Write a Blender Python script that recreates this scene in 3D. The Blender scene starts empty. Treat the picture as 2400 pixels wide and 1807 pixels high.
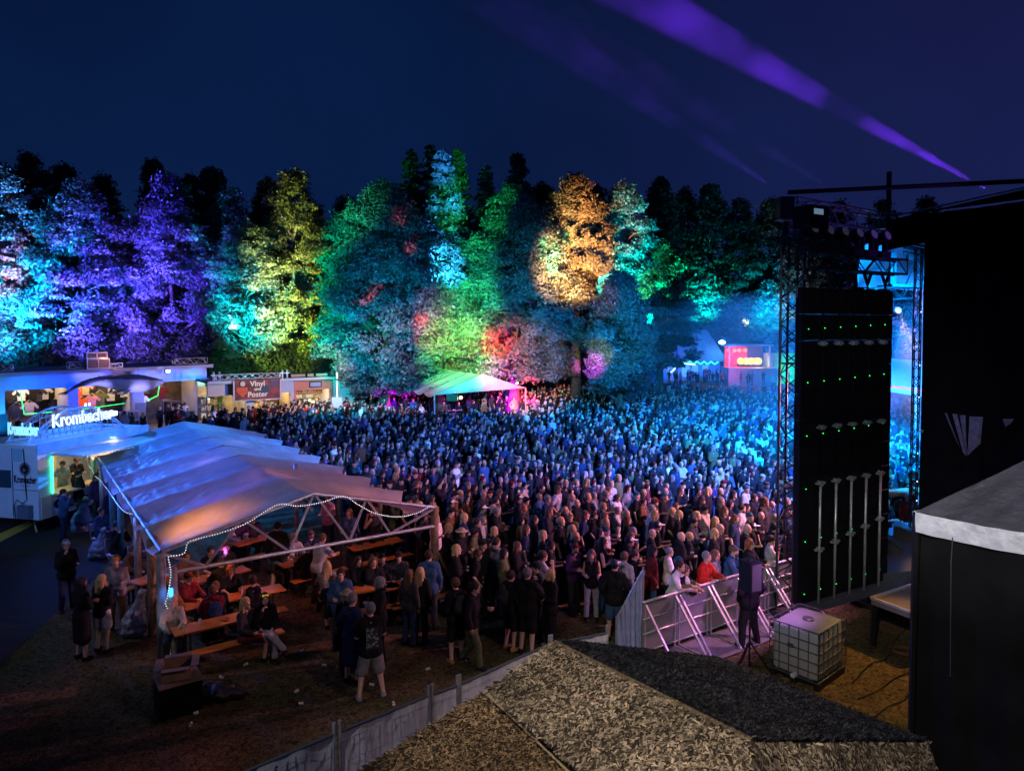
import bpy, math, random
import numpy as np
from mathutils import Vector, Matrix
C = bpy.data.collections.new('place'); bpy.context.scene.collection.children.link(C)
sc = bpy.context.scene
R = math.radians
rnd = random.Random(7)
nr = np.random.RandomState(11)
# ---------------------------------------------------------------- camera
PITCH = 0.040; FPX = 1700.0; CAMZ = 7.0
cam = bpy.data.objects.new('camera', bpy.data.cameras.new('camera')); C.objects.link(cam)
cam.location = (0, 0, CAMZ); cam.rotation_euler = (math.pi/2 - PITCH, 0, 0)
cam.data.sensor_width = 36; cam.data.lens = 36*FPX/2400; cam.data.shift_y = -70.5/2400; cam.data.clip_end = 2000; cam.data.clip_start = .1
sc.camera = cam
def ray(px, py):
    u = (px-1200)/FPX; v = (833-py)/FPX
    return np.array([u, math.cos(PITCH)+v*math.sin(PITCH), -math.sin(PITCH)+v*math.cos(PITCH)])
def W(px, py, z=0.0):
    d = ray(px, py); t = (z-CAMZ)/d[2]
    return Vector((d[0]*t, d[1]*t, z))
def WD(px, py, dist):
    d = ray(px, py); t = dist/d[1]
    return Vector((d[0]*t, dist, CAMZ+d[2]*t))
# ---------------------------------------------------------------- sky
wd = bpy.data.worlds.new('World'); sc.world = wd; wd.use_nodes = True
nt = wd.node_tree; bg = nt.nodes['Background']
tc = nt.nodes.new('ShaderNodeTexCoord'); sp = nt.nodes.new('ShaderNodeSeparateXYZ'); rp = nt.nodes.new('ShaderNodeValToRGB')
nt.links.new(tc.outputs['Generated'], sp.inputs[0]); nt.links.new(sp.outputs['Z'], rp.inputs[0]); nt.links.new(rp.outputs[0], bg.inputs['Color'])
rp.color_ramp.elements[0].position = 0.0; rp.color_ramp.elements[0].color = (.0060, .022, .092, 1)
e = rp.color_ramp.elements.new(.16); e.color = (.0028, .0125, .060, 1)
rp.color_ramp.elements[-1].position = .6; rp.color_ramp.elements[-1].color = (.0014, .0075, .038, 1)
nz = nt.nodes.new('ShaderNodeTexNoise'); nz.inputs['Scale'].default_value = 2.2; nz.inputs['Detail'].default_value = 5; nt.links.new(tc.outputs['Generated'], nz.inputs['Vector'])
mr = nt.nodes.new('ShaderNodeMapRange'); mr.inputs['From Min'].default_value = .3; mr.inputs['From Max'].default_value = .7; mr.inputs['To Min'].default_value = .80; mr.inputs['To Max'].default_value = 1.22; nt.links.new(nz.outputs['Fac'], mr.inputs['Value'])
px_ = nt.nodes.new('ShaderNodeMapRange'); px_.inputs['From Min'].default_value = -.1; px_.inputs['From Max'].default_value = .6; nt.links.new(sp.outputs['X'], px_.inputs['Value'])
vm = nt.nodes.new('ShaderNodeMix'); vm.data_type = 'RGBA'; vm.blend_type = 'ADD'; vm.inputs[7].default_value = (.006, .0, .010, 1); nt.links.new(px_.outputs[0], vm.inputs[0]); nt.links.new(rp.outputs[0], vm.inputs[6])
vs_ = nt.nodes.new('ShaderNodeVectorMath'); vs_.operation = 'SCALE'; nt.links.new(vm.outputs[2], vs_.inputs[0]); nt.links.new(mr.outputs[0], vs_.inputs['Scale']); nt.links.new(vs_.outputs[0], bg.inputs['Color'])
bg.inputs['Strength'].default_value = .95
sc.view_settings.view_transform = 'Standard'; sc.view_settings.look = 'None'; sc.view_settings.exposure = 0; sc.view_settings.gamma = 1
cy = sc.cycles
cy.max_bounces = 4; cy.diffuse_bounces = 2; cy.glossy_bounces = 2; cy.transmission_bounces = 2; cy.transparent_max_bounces = 6; cy.volume_bounces = 0
cy.sample_clamp_indirect = 4; cy.caustics_reflective = False; cy.caustics_refractive = False
cy.use_denoising = True
# ---------------------------------------------------------------- lights
# strengths: K * (colour) = radiance a 10 % grey surface shows at the aimed distance
def spot(name, pos, aim, rad, col, K, blend=.8, size=.15, alb=.1):
    pos = Vector(pos); aim = Vector(aim); d = (aim-pos).length
    l = bpy.data.lights.new(name, 'SPOT'); o = bpy.data.objects.new(name, l); C.objects.link(o)
    o.location = pos; o.rotation_euler = (aim-pos).to_track_quat('-Z', 'Y').to_euler()
    l.spot_size = min(3.0, 2*math.atan(rad/d*1.5)); l.spot_blend = blend; l.shadow_soft_size = size
    l.color = col; l.energy = K*4*math.pi*math.pi*d*d/alb*1.25
    return o
def point(name, pos, col, energy, size=.1):
    l = bpy.data.lights.new(name, 'POINT'); o = bpy.data.objects.new(name, l); C.objects.link(o)
    o.location = pos; l.color = col; l.energy = energy; l.shadow_soft_size = size; return o
def area(name, pos, aim, sx, sy, col, energy):
    l = bpy.data.lights.new(name, 'AREA'); o = bpy.data.objects.new(name, l); C.objects.link(o)
    pos = Vector(pos); aim = Vector(aim)
    o.location = pos; o.rotation_euler = (aim-pos).to_track_quat('-Z', 'Y').to_euler()
    l.shape = 'RECTANGLE'; l.size = sx; l.size_y = sy; l.color = col; l.energy = energy; return o
CY = (.03, .45, 1); BL = (.04, .10, 1); VI = (.26, .17, 1); TE = (.0, .62, .68); GR = (.02, 1, .22); YG = (.62, .74, .12)
OR = (1, .42, .10); RE = (1, .04, .04); MA = (.75, .05, 1); PK = (1, .42, .62); AZ = (.03, .22, .6)
LS = (12.6, 21.5, 9.3)   # flown stage lights
# tree washes: px, py, distance, radius px, colour, strength, source distance in front, source x shift
TL = [(20,430,58,60,(.10,.38,1),.42,11,5),(12,600,58,50,(1,.38,.8),.42,11,5),(15,515,58,60,(.02,.22,1),.36,11,5),
 (20,740,58,70,(.25,.14,1),.20,11,4),(150,480,60,60,(.04,.18,.9),.22,11,0),
 (130,590,60,85,(0,.46,.95),.62,11,-2),(175,690,60,95,(0,.38,1),.75,11,-2),(120,770,60,75,(0,.30,.9),.34,11,-1),(275,610,61,105,(.03,.03,1),.85,11,-3),(235,470,61,85,(.12,.08,1),.42,11,1),(290,740,61,85,(.09,.06,1),.50,11,-2),
 (395,500,62,105,(.11,.07,1),.50,11,-2),(420,640,62,110,(.09,.05,1),.42,11,-2),(400,760,62,90,(.13,.06,.9),.24,11,-2),(510,560,63,70,(.05,.10,.6),.20,11,0),
 (565,700,60,60,(0,.72,.85),.40,11,0),(600,755,60,55,(0,.85,.85),.55,11,0),(560,600,61,60,(0,.28,.45),.20,11,0),(505,420,66,45,(0,.5,.5),.12,11,2),(590,440,68,50,(.30,.35,.2),.14,11,2),
 (690,480,64,80,(.42,.50,.08),.34,11,-2),(650,590,64,60,(.50,.55,.20),.34,11,2),(690,640,64,70,(.55,.68,.10),.36,11,0),(725,740,63,70,(.62,.85,.08),.50,11,-3),(690,820,63,60,(.3,.45,.05),.16,11,-3),
 (600,850,64,110,(0,.20,.10),.03,11,2),(150,840,62,170,(0,.06,.22),.05,11,0)]
for i, (px, py, d, rp_, col, K, fr, sx) in enumerate(TL):
    a = WD(px, py, d); spot('tree_floodlight', (a.x+sx, d-fr, 4.9), a, rp_*d/FPX, col, K*2.6)
TL2 = [(900,700,51,190,(.0,.25,.42),.16),(880,880,51,150,(.0,.28,.45),.16),(755,620,51,65,(.0,.8,.20),.26),(790,780,51,90,(.0,.8,.25),.24),(850,465,51,60,(.05,.8,.25),.16),(810,540,51,60,(0,.7,.25),.18),
 (1040,500,58,30,(.03,.42,1),1.1),(1045,580,58,34,(.03,.42,1),1.1),(1035,410,58,30,(.03,.30,.9),.6),
 (1010,720,51,50,(.6,.35,.8),.12),(1020,780,51,45,(1,.10,.16),.16),(885,690,50,22,(1,.05,.08),.25),(990,745,50,14,(1,.03,.03),.6),(935,500,50,15,(.9,.06,.08),.14),(965,575,50,14,(.9,.06,.08),.16),(975,440,52,22,(.5,.1,.1),.10),
 (1165,460,50,40,(.02,1,.2),.30),(1125,530,50,52,(.02,1,.2),.32),(1095,640,50,60,(.02,1,.25),.28),(1110,730,50,60,(.05,1,.2),.34),(1075,830,49,75,(.10,1,.1),.5),(1050,770,50,60,(.6,.9,.1),.25),
 (1168,800,48,28,(1,.0,.01),1.6),(1175,815,48,70,(1,.12,.03),.30),(1225,870,48,95,(.8,.30,.16),.16),(1262,905,48,26,(1,.0,.01),1.4),(1180,870,48,36,(.45,.08,1),.16),
 (1300,760,49,190,(.012,.22,.38),.135),(1240,640,50,90,(.02,.35,.35),.05),(1215,400,64,45,(.05,.75,.25),.30),(1275,440,62,70,(.15,.6,.2),.16),
 (1355,570,58,100,(1,.43,.10),.52),(1335,640,58,50,(1,.45,.10),.42),(1348,490,58,55,(1,.46,.14),.30),
 (1470,510,62,80,(0,.62,.60),.65),(1460,600,62,55,(0,.9,.8),1.0),(1500,690,60,40,(.05,1,.2),.5),(1545,620,72,60,(0,.75,.25),1.9),
 (1400,700,49,40,(.5,.1,.12),.10),(1388,855,48,26,(.9,.05,1),.5),(1360,840,48,12,(.9,.2,1),.4),(1480,800,49,110,(.012,.22,.36),.10),(1400,830,48,30,(.7,.65,.1),.12),
 (1650,680,100,60,(0,.75,.65),.55),(1790,715,100,65,(0,.50,.8),.6),(1850,620,104,90,(.25,.28,.33),.16),(1720,700,108,60,(.3,.35,.35),.16),(1620,520,82,150,(.0,.12,.22),.34),(1740,560,90,110,(.0,.12,.22),.30),(1560,450,80,50,(.02,.25,.4),.12)]
for i, (px, py, d, rp_, col, K) in enumerate(TL2):
    a = WD(px, py, d)
    src = Vector((a.x+(-3 if px < 900 or px > 1290 else 3)*(1 if i % 2 else .4), d-(19 if px < 1420 or d < 55 else 10), 6.0+(i % 3)))
    spot('tree_spotlight', src, a, rp_*d/FPX, col, K*2.1, 1.0, .15 if px < 1420 else .04)
# stage and area washes
spot('front_of_house', (-3,-3,12), (3.0,6.9,3.4), 3.3, (1,.88,.76), .046, .6, .12)
spot('crowd_blue', (12.6,21.5,9.3), (5,36,1.2), 12, (.02,.22,1), .20, .8, .12)
spot('crowd_cyan', (14.5,23,9), (12,44,1), 11, (.0,.28,1), .30, .8, .12)
spot('crowd_cyan_right', (15,23,8), (17,31,1), 6, (.0,.26,1), .42, .8, .12)
spot('crowd_lavender', (13,20.2,8), (0,30,1), 10, (.16,.19,.9), .10, .8, .15)
spot('crowd_pink', (12,19.6,5.5), (3,20,1.3), 5.5, (1,.34,.55), .15, .8, .15)
spot('pit_purple', (6.2,13.9,2.9), (4.3,15.8,.6), 2.3, (.75,.26,.95), .055, .8, .12)
spot('walkway', (6,6,9), (-1.8,14,0), 4.5, (1,.62,.48), .010, .9, .15)
spot('back_orange', (9.8,15.2,5), W(2110,1600), 1.6, (1,.5,.1), .05, .6, .12)
spot('tent_roof_blue', (-24,36,8), (-13,27.8,2.6), 3.4, (.02,.16,1), .20, 1, .2)
spot('tent_roof_side_fill', (-20.5,25,6.2), (-10.8,21.8,2.7), 3.6, (.05,.16,1), .10, 1, .2)  # extra lamp added to keep the left roof slope blue
spot('tent_roof_lilac', (-16,10,11), (-8,19,2.6), 6.0, (.42,.46,.70), .017, .9, .3)
spot('tent_roof_violet', (-18,16,11), (-9.5,21.5,2.6), 3.5, (.14,.09,1), .035, .9, .3)
spot('tent_roof_azure', (6,38,10), (-9.3,27,2.5), 3.6, (.0,.24,1), .22, .8, .2)
spot('tent_roof_pale', (6,10,10), (-4.4,21,2.5), 4.2, (.55,.46,.62), .014, .9, .2)
spot('tent_roof_red', (4,24,5), W(1030,1150,2.5), .9, (1,.1,.15), .05, .9, .2)
spot('fence_fill', (-7,1,9), W(800,1760,1), 1.5, (.85,.85,1), .022, .8, .12)  # unseen fill lamp added to brighten the fence tarpaulin
spot('fence_fill_far', (-4,4,9), W(1180,1560,1.2), 1.0, (.8,.82,1), .016, .8, .12)  # second added fill, for the far end of the fence
spot('roof_truss_violet', (11.6,14.5,8.6), (8.2,18.3,9.8), 1.6, (.30,.04,1), .02, .8, .12)
spot('pavilion_fill', (-1,-2,11), W(2300,1190,4.4), 1.1, (.9,.93,1), .040, .8, .12)  # fill lamp added to lighten the pavilion valance
spot('pit_cyan', (17,25,8), (12.5,23.5,1.2), 2.6, (.01,.30,1), .6, .9, .12)
spot('screen_back_fill', (3,2,10), (7.4,17,4.2), 3.6, (.9,.95,1), .014, .8, .12)  # weak lamp added so the clamps behind the screen show
spot('yard_blue', (-13,31,8), W(110,1350), 5, (.03,.10,.7), .022, .9, .3)
# ---------------------------------------------------------------- materials
MT = {}
def mat(name, col=(.5,.5,.5), rough=.8, metal=0, emis=None, es=0, noise=0, nscale=8, bump=0, bscale=60, objcol=False, attr=None, spec=.3, trans=0, transl=0):
    if name in MT: return MT[name]
    m = bpy.data.materials.new(name); m.use_nodes = True; t = m.node_tree; b = t.nodes['Principled BSDF']; MT[name] = m
    b.inputs['Roughness'].default_value = rough; b.inputs['Metallic'].default_value = metal; b.inputs['Specular IOR Level'].default_value = spec
    b.inputs['Base Color'].default_value = (*col, 1)
    src = None
    if objcol: n = t.nodes.new('ShaderNodeObjectInfo'); src = n.outputs['Color']
    if attr: n = t.nodes.new('ShaderNodeAttribute'); n.attribute_name = attr; src = n.outputs['Color']
    if noise or bump:
        g = t.nodes.new('ShaderNodeTexCoord')
    if noise:
        n = t.nodes.new('ShaderNodeTexNoise'); n.inputs['Scale'].default_value = nscale; n.inputs['Detail'].default_value = 6; t.links.new(g.outputs['Object'], n.inputs['Vector'])
        r = t.nodes.new('ShaderNodeMapRange'); r.inputs['From Min'].default_value = .3; r.inputs['From Max'].default_value = .7
        r.inputs['To Min'].default_value = 1-noise; r.inputs['To Max'].default_value = 1+noise; t.links.new(n.outputs['Fac'], r.inputs['Value'])
        x = t.nodes.new('ShaderNodeVectorMath'); x.operation = 'SCALE'; t.links.new(r.outputs[0], x.inputs['Scale'])
        if src: t.links.new(src, x.inputs[0])
        else: x.inputs[0].default_value = col
        src = x.outputs[0]
    if src: t.links.new(src, b.inputs['Base Color'])
    if bump:
        n = t.nodes.new('ShaderNodeTexNoise'); n.inputs['Scale'].default_value = bscale; n.inputs['Detail'].default_value = 4; t.links.new(g.outputs['Object'], n.inputs['Vector'])
        k = t.nodes.new('ShaderNodeBump'); k.inputs['Strength'].default_value = bump; k.inputs['Distance'].default_value = .05
        t.links.new(n.outputs['Fac'], k.inputs['Height']); t.links.new(k.outputs[0], b.inputs['Normal'])
    if emis: b.inputs['Emission Color'].default_value = (*emis, 1); b.inputs['Emission Strength'].default_value = es
    if transl:
        o = t.nodes['Material Output']; tr = t.nodes.new('ShaderNodeBsdfTranslucent'); mx = t.nodes.new('ShaderNodeMixShader'); mx.inputs[0].default_value = transl
        if src: t.links.new(src, tr.inputs['Color'])
        else: tr.inputs['Color'].default_value = (*col, 1)
        t.links.new(b.outputs[0], mx.inputs[1]); t.links.new(tr.outputs[0], mx.inputs[2]); t.links.new(mx.outputs[0], o.inputs['Surface'])
    if trans: b.inputs['Transmission Weight'].default_value = trans
    return m
# ---------------------------------------------------------------- objects
def tag(o, label=None, cat=None, group=None, kind=None):
    if label: o['label'] = label
    if cat: o['category'] = cat
    if group: o['group'] = group
    if kind: o['kind'] = kind
    return o
def empty(name, loc=(0,0,0), rz=0, label=None, cat=None, group=None):
    o = bpy.data.objects.new(name, None); C.objects.link(o); o.location = loc; o.rotation_euler = (0,0,rz); o.empty_display_size = .2
    return tag(o, label, cat, group)
def link(name, me, parent=None, loc=None):
    o = bpy.data.objects.new(name, me); C.objects.link(o)
    if parent: o.parent = parent
    if loc is not None: o.location = loc
    return o
def npmesh(name, v, f, mats, mi=None, smooth=False, attr=None):
    """v Nx3, f MxK (K 3 or 4) numpy"""
    me = bpy.data.meshes.new(name); v = np.asarray(v, np.float32); f = np.asarray(f, np.int32); k = f.shape[1]
    me.vertices.add(len(v)); me.vertices.foreach_set('co', v.ravel())
    me.loops.add(f.size); me.loops.foreach_set('vertex_index', f.ravel())
    me.polygons.add(len(f)); me.polygons.foreach_set('loop_start', np.arange(0, f.size, k, dtype=np.int32))
    if mi is not None: me.polygons.foreach_set('material_index', np.asarray(mi, np.int32))
    if smooth: me.polygons.foreach_set('use_smooth', np.ones(len(f), bool))
    for m in (mats if isinstance(mats, (list, tuple)) else [mats]): me.materials.append(m)
    if attr is not None:
        a = me.color_attributes.new('Col', 'FLOAT_COLOR', 'POINT'); c = np.ones((len(v), 4), np.float32); c[:, :3] = attr; a.data.foreach_set('color', c.ravel())
    me.update(calc_edges=True); return me
class MB:
    """collects boxes, tubes, sheets into one mesh"""
    def __init__(s): s.v = []; s.f = []; s.m = []; s.cur = 0
    def add(s, vs, fs, m=None):
        b = len(s.v); s.v += [tuple(p) for p in vs]; s.f += [tuple(i+b for i in f) for f in fs]; s.m += [s.cur if m is None else m]*len(fs); return s
    def box(s, x0, x1, y0, y1, z0, z1, M=None, m=None):
        vs = [Vector(p) for p in ((x0,y0,z0),(x1,y0,z0),(x1,y1,z0),(x0,y1,z0),(x0,y0,z1),(x1,y0,z1),(x1,y1,z1),(x0,y1,z1))]
        if M is not None: vs = [M @ p for p in vs]
        return s.add(vs, [(0,3,2,1),(4,5,6,7),(0,1,5,4),(1,2,6,5),(2,3,7,6),(3,0,4,7)], m)
    def bar(s, a, b, w, h=None, up=(0,0,1), m=None):
        a = Vector(a); b = Vector(b); d = (b-a); L = d.length; d.normalize(); u = Vector(up)
        if abs(d.dot(u)) > .98: u = Vector((0,1,0))
        x = d.cross(u).normalized(); z = x.cross(d); h = h or w
        vs = [a+d*t*L + x*i*w/2 + z*j*h/2 for t in (0,1) for i, j in ((-1,-1),(1,-1),(1,1),(-1,1))]
        return s.add(vs, [(0,1,2,3),(7,6,5,4),(0,4,5,1),(1,5,6,2),(2,6,7,3),(3,7,4,0)], m)
    def tube(s, pts, r, n=8, r2=None, m=None, cap=True):
        pts = [Vector(p) for p in pts]; N = len(pts); vs = []; r2 = r if r2 is None else r2
        px = None
        for i, p in enumerate(pts):
            d = (pts[min(i+1, N-1)]-pts[max(i-1, 0)]).normalized()
            if px is None: px = d.orthogonal().normalized()
            x = (px - d*px.dot(d)).normalized(); px = x; y = d.cross(x); rr = r+(r2-r)*i/max(1, N-1)
            vs += [p+(x*math.cos(a)+y*math.sin(a))*rr for a in (2*math.pi*k/n for k in range(n))]
        fs = [(i*n+k, i*n+(k+1) % n, (i+1)*n+(k+1) % n, (i+1)*n+k) for i in range(N-1) for k in range(n)]
        if cap: fs += [tuple(range(n))[::-1], tuple((N-1)*n+k for k in range(n))]
        return s.add(vs, fs, m)
    def lathe(s, prof, c=(0,0,0), n=16, m=None):
        vs = [(c[0]+r*math.cos(2*math.pi*k/n), c[1]+r*math.sin(2*math.pi*k/n), c[2]+z) for r, z in prof for k in range(n)]
        fs = [(i*n+k, i*n+(k+1) % n, (i+1)*n+(k+1) % n, (i+1)*n+k) for i in range(len(prof)-1) for k in range(n)]
        fs += [tuple(range(n))[::-1], tuple((len(prof)-1)*n+k for k in range(n))]
        return s.add(vs, fs, m)
    def grid(s, fn, nu, nv, m=None):
        vs = [fn(i/nu, j/nv) for j in range(nv+1) for i in range(nu+1)]; w = nu+1
        return s.add(vs, [(j*w+i, j*w+i+1, (j+1)*w+i+1, (j+1)*w+i) for j in range(nv) for i in range(nu)], m)
    def prism(s, pts, y0, y1, m=None, M=None):
        n = len(pts); vs = [Vector((x, y0, z)) for x, z in pts]+[Vector((x, y1, z)) for x, z in pts]
        if M is not None: vs = [M @ p for p in vs]
        return s.add(vs, [tuple(range(n)), tuple(range(2*n-1, n-1, -1))]+[(i, i+n, (i+1) % n+n, (i+1) % n) for i in range(n)], m)
    def build(s, name, mats, parent=None, smooth=False, loc=None):
        me = bpy.data.meshes.new(name); me.from_pydata(s.v, [], s.f)
        for m in (mats if isinstance(mats, (list, tuple)) else [mats]): me.materials.append(m)
        me.polygons.foreach_set('material_index', s.m)
        if smooth: me.polygons.foreach_set('use_smooth', [True]*len(s.f))
        me.update(); return link(name, me, parent, loc)
def frame(p, q, z=0):
    """matrix with x along p->q (level), y into the scene on its left, origin p"""
    p = Vector(p); q = Vector(q); d = (q-p); d.z = 0; d.normalize()
    return Matrix(((d.x, -d.y, 0, p.x), (d.y, d.x, 0, p.y), (0, 0, 1, z), (0, 0, 0, 1)))
def fr_empty(name, M, **k):
    o = empty(name, **k); o.matrix_world = M; o.location = M.translation; o.rotation_euler = M.to_euler(); return o
def truss(mb, a, b, w=.3, r=.022, step=None, up=(0,0,1), m=None, br=.011):
    a = Vector(a); b = Vector(b); d = b-a; L = d.length; d.normalize(); u = Vector(up)
    if abs(d.dot(u)) > .9: u = Vector((.6,.8,0))
    x = d.cross(u).normalized(); y = x.cross(d); o = [x*i*w/2+y*j*w/2 for i, j in ((-1,-1),(1,-1),(1,1),(-1,1))]
    for c in o: mb.tube([a+c, b+c], r, 6, m=m)
    n = max(2, round(L/(step or w*1.1)))
    for k in range(4):
        p, q = o[k], o[(k+1) % 4]
        for i in range(n):
            s0, s1 = (p, q) if (i+k) % 2 == 0 else (q, p)
            mb.tube([a+d*L*i/n+s0, a+d*L*(i+1)/n+s1], br, 4, m=m)
        mb.tube([a+p, a+q], br, 4, m=m); mb.tube([b+p, b+q], br, 4, m=m)
def textobj(name, s, size, M, mt, depth=.02, parent=None, align='CENTER', sx=1, off=0, spacing=1):
    c = bpy.data.curves.new(name, 'FONT'); c.body = s; c.size = size; c.extrude = depth/2; c.align_x = align; c.align_y = 'CENTER'; c.resolution_u = 3; c.offset = off; c.space_character = spacing
    t = bpy.data.objects.new(name, c); C.objects.link(t); me = bpy.data.meshes.new_from_object(t.evaluated_get(bpy.context.evaluated_depsgraph_get()) if 0 else t)
    bpy.data.objects.remove(t); me.name = name; me.transform(M @ Matrix.Diagonal((sx, 1, 1, 1))); me.materials.clear(); me.materials.append(mt)
    return link(name, me, parent)
def upright(p, d):
    """text matrix: reads along d (horizontal), stands up"""
    d = Vector(d); d.z = 0; d.normalize(); n = d.cross(Vector((0,0,1)))
    return Matrix(((d.x, 0, n.x, p[0]), (d.y, 0, n.y, p[1]), (0, 1, 0, p[2]), (0, 0, 0, 1)))
# ---------------------------------------------------------------- implicit surfaces (people, animals, soft things)
def fld(prims, lo, hi, h, k=.02):
    n = np.ceil((hi-lo)/h).astype(int)+1; F = np.full(n, .5, np.float32); T = np.zeros(n, np.int8); B = np.full(n, 9., np.float32)
    ax = [lo[i]+h*np.arange(n[i]) for i in range(3)]
    for p in prims:
        neg = p[0] == '-'
        if neg: p = p[1:]
        kk = p[-2] if p[-2] else k; tg = p[-1]
        if p[0] == 'c':
            a, b, ra, rb = map(lambda x: np.asarray(x, float), p[1:5]); mr = max(ra, rb)+3*kk+2*h
            l_, h_ = np.minimum(a, b)-mr, np.maximum(a, b)+mr
        else:
            c, r = np.asarray(p[1], float), np.asarray(p[2], float); l_, h_ = c-r-3*kk-2*h, c+r+3*kk+2*h
        i0 = np.clip(np.floor((l_-lo)/h).astype(int), 0, n-1); i1 = np.clip(np.ceil((h_-lo)/h).astype(int)+1, 1, n)
        if np.any(i1 <= i0): continue
        S = tuple(slice(i0[i], i1[i]) for i in range(3))
        X, Y, Z = np.meshgrid(*[ax[i][S[i]] for i in range(3)], indexing='ij')
        if p[0] == 'c':
            ab = b-a; L2 = max(1e-9, ab@ab); t = np.clip(((X-a[0])*ab[0]+(Y-a[1])*ab[1]+(Z-a[2])*ab[2])/L2, 0, 1)
            d = np.sqrt((X-a[0]-t*ab[0])**2+(Y-a[1]-t*ab[1])**2+(Z-a[2]-t*ab[2])**2)-(ra+(rb-ra)*t)
        else:
            q0 = np.sqrt(((X-c[0])/r[0])**2+((Y-c[1])/r[1])**2+((Z-c[2])/r[2])**2); q1 = np.sqrt(((X-c[0])/r[0]**2)**2+((Y-c[1])/r[1]**2)**2+((Z-c[2])/r[2]**2)**2)
            d = q0*(q0-1)/np.maximum(q1, 1e-6)
        f = F[S]
        if neg: hh = np.clip(.5-.5*(f+d)/kk, 0, 1); F[S] = f+(-d-f)*hh+kk*hh*(1-hh); continue
        hh = np.clip(.5+.5*(f-d)/kk, 0, 1); F[S] = f+(d-f)*hh-kk*hh*(1-hh)
        bs = B[S]; w_ = d < bs; T[S] = np.where(w_, tg, T[S]); B[S] = np.where(w_, d, bs)
    return F, T
def snets(F, lo, h):
    s = F < 0; n = np.array(F.shape)-1; acc = np.zeros((*n, 3), np.float32); cnt = np.zeros(n, np.int8)
    for a in range(3):
        o = [x for x in range(3) if x != a]
        for i in (0, 1):
            for j in (0, 1):
                A = [slice(0, n[0]), slice(0, n[1]), slice(0, n[2])]; A[o[0]] = slice(i, n[o[0]]+i); A[o[1]] = slice(j, n[o[1]]+j)
                Bx = list(A); Bx[a] = slice(1, n[a]+1); A = tuple(A); Bx = tuple(Bx)
                w = s[A] != s[Bx]; f0 = F[A][w]; f1 = F[Bx][w]; pos = np.zeros((w.sum(), 3), np.float32); pos[:, a] = f0/(f0-f1); pos[:, o[0]] = i; pos[:, o[1]] = j
                acc[w] += pos; cnt[w] += 1
    act = cnt > 0; idx = np.full(n, -1, np.int64); idx[act] = np.arange(act.sum())
    cell = np.argwhere(act); V = lo+h*(cell+acc[act]/cnt[act][:, None])
    Q = []
    for a in range(3):
        b, c = (a+1) % 3, (a+2) % 3
        A = [slice(1, n[0]), slice(1, n[1]), slice(1, n[2])]; A[a] = slice(0, n[a]); Bx = list(A); Bx[a] = slice(1, n[a]+1)
        s0 = s[tuple(A)]; s1 = s[tuple(Bx)]
        for flip, w in ((0, s0 & ~s1), (1, ~s0 & s1)):
            g = np.argwhere(w); g = g+np.array([0 if x == a else 1 for x in range(3)])
            eb = np.eye(3, dtype=int)[b]; ec = np.eye(3, dtype=int)[c]
            q = np.stack([idx[tuple((g-eb-ec).T)], idx[tuple((g-ec).T)], idx[tuple(g.T)], idx[tuple((g-eb).T)]], 1)
            Q.append(q[:, ::-1] if flip else q)
    return V, np.concatenate(Q), cell
def soft(prims, h=.02, k=.02, pad=.06):
    lo = np.array([9., 9, 9]); hi = -lo
    for p in prims:
        if p[0] == '-': continue
        if p[0] == 'c': r = max(p[3], p[4]); lo = np.minimum(lo, np.minimum(p[1], p[2])-r); hi = np.maximum(hi, np.maximum(p[1], p[2])+r)
        else: lo = np.minimum(lo, np.array(p[1])-p[2]); hi = np.maximum(hi, np.array(p[1])+p[2])
    lo -= pad+h; hi += pad+h
    F, T = fld(prims, lo, hi, h, k); V, Q, cell = snets(F, lo, h)
    return V, Q, T[tuple(cell.T)]
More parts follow.
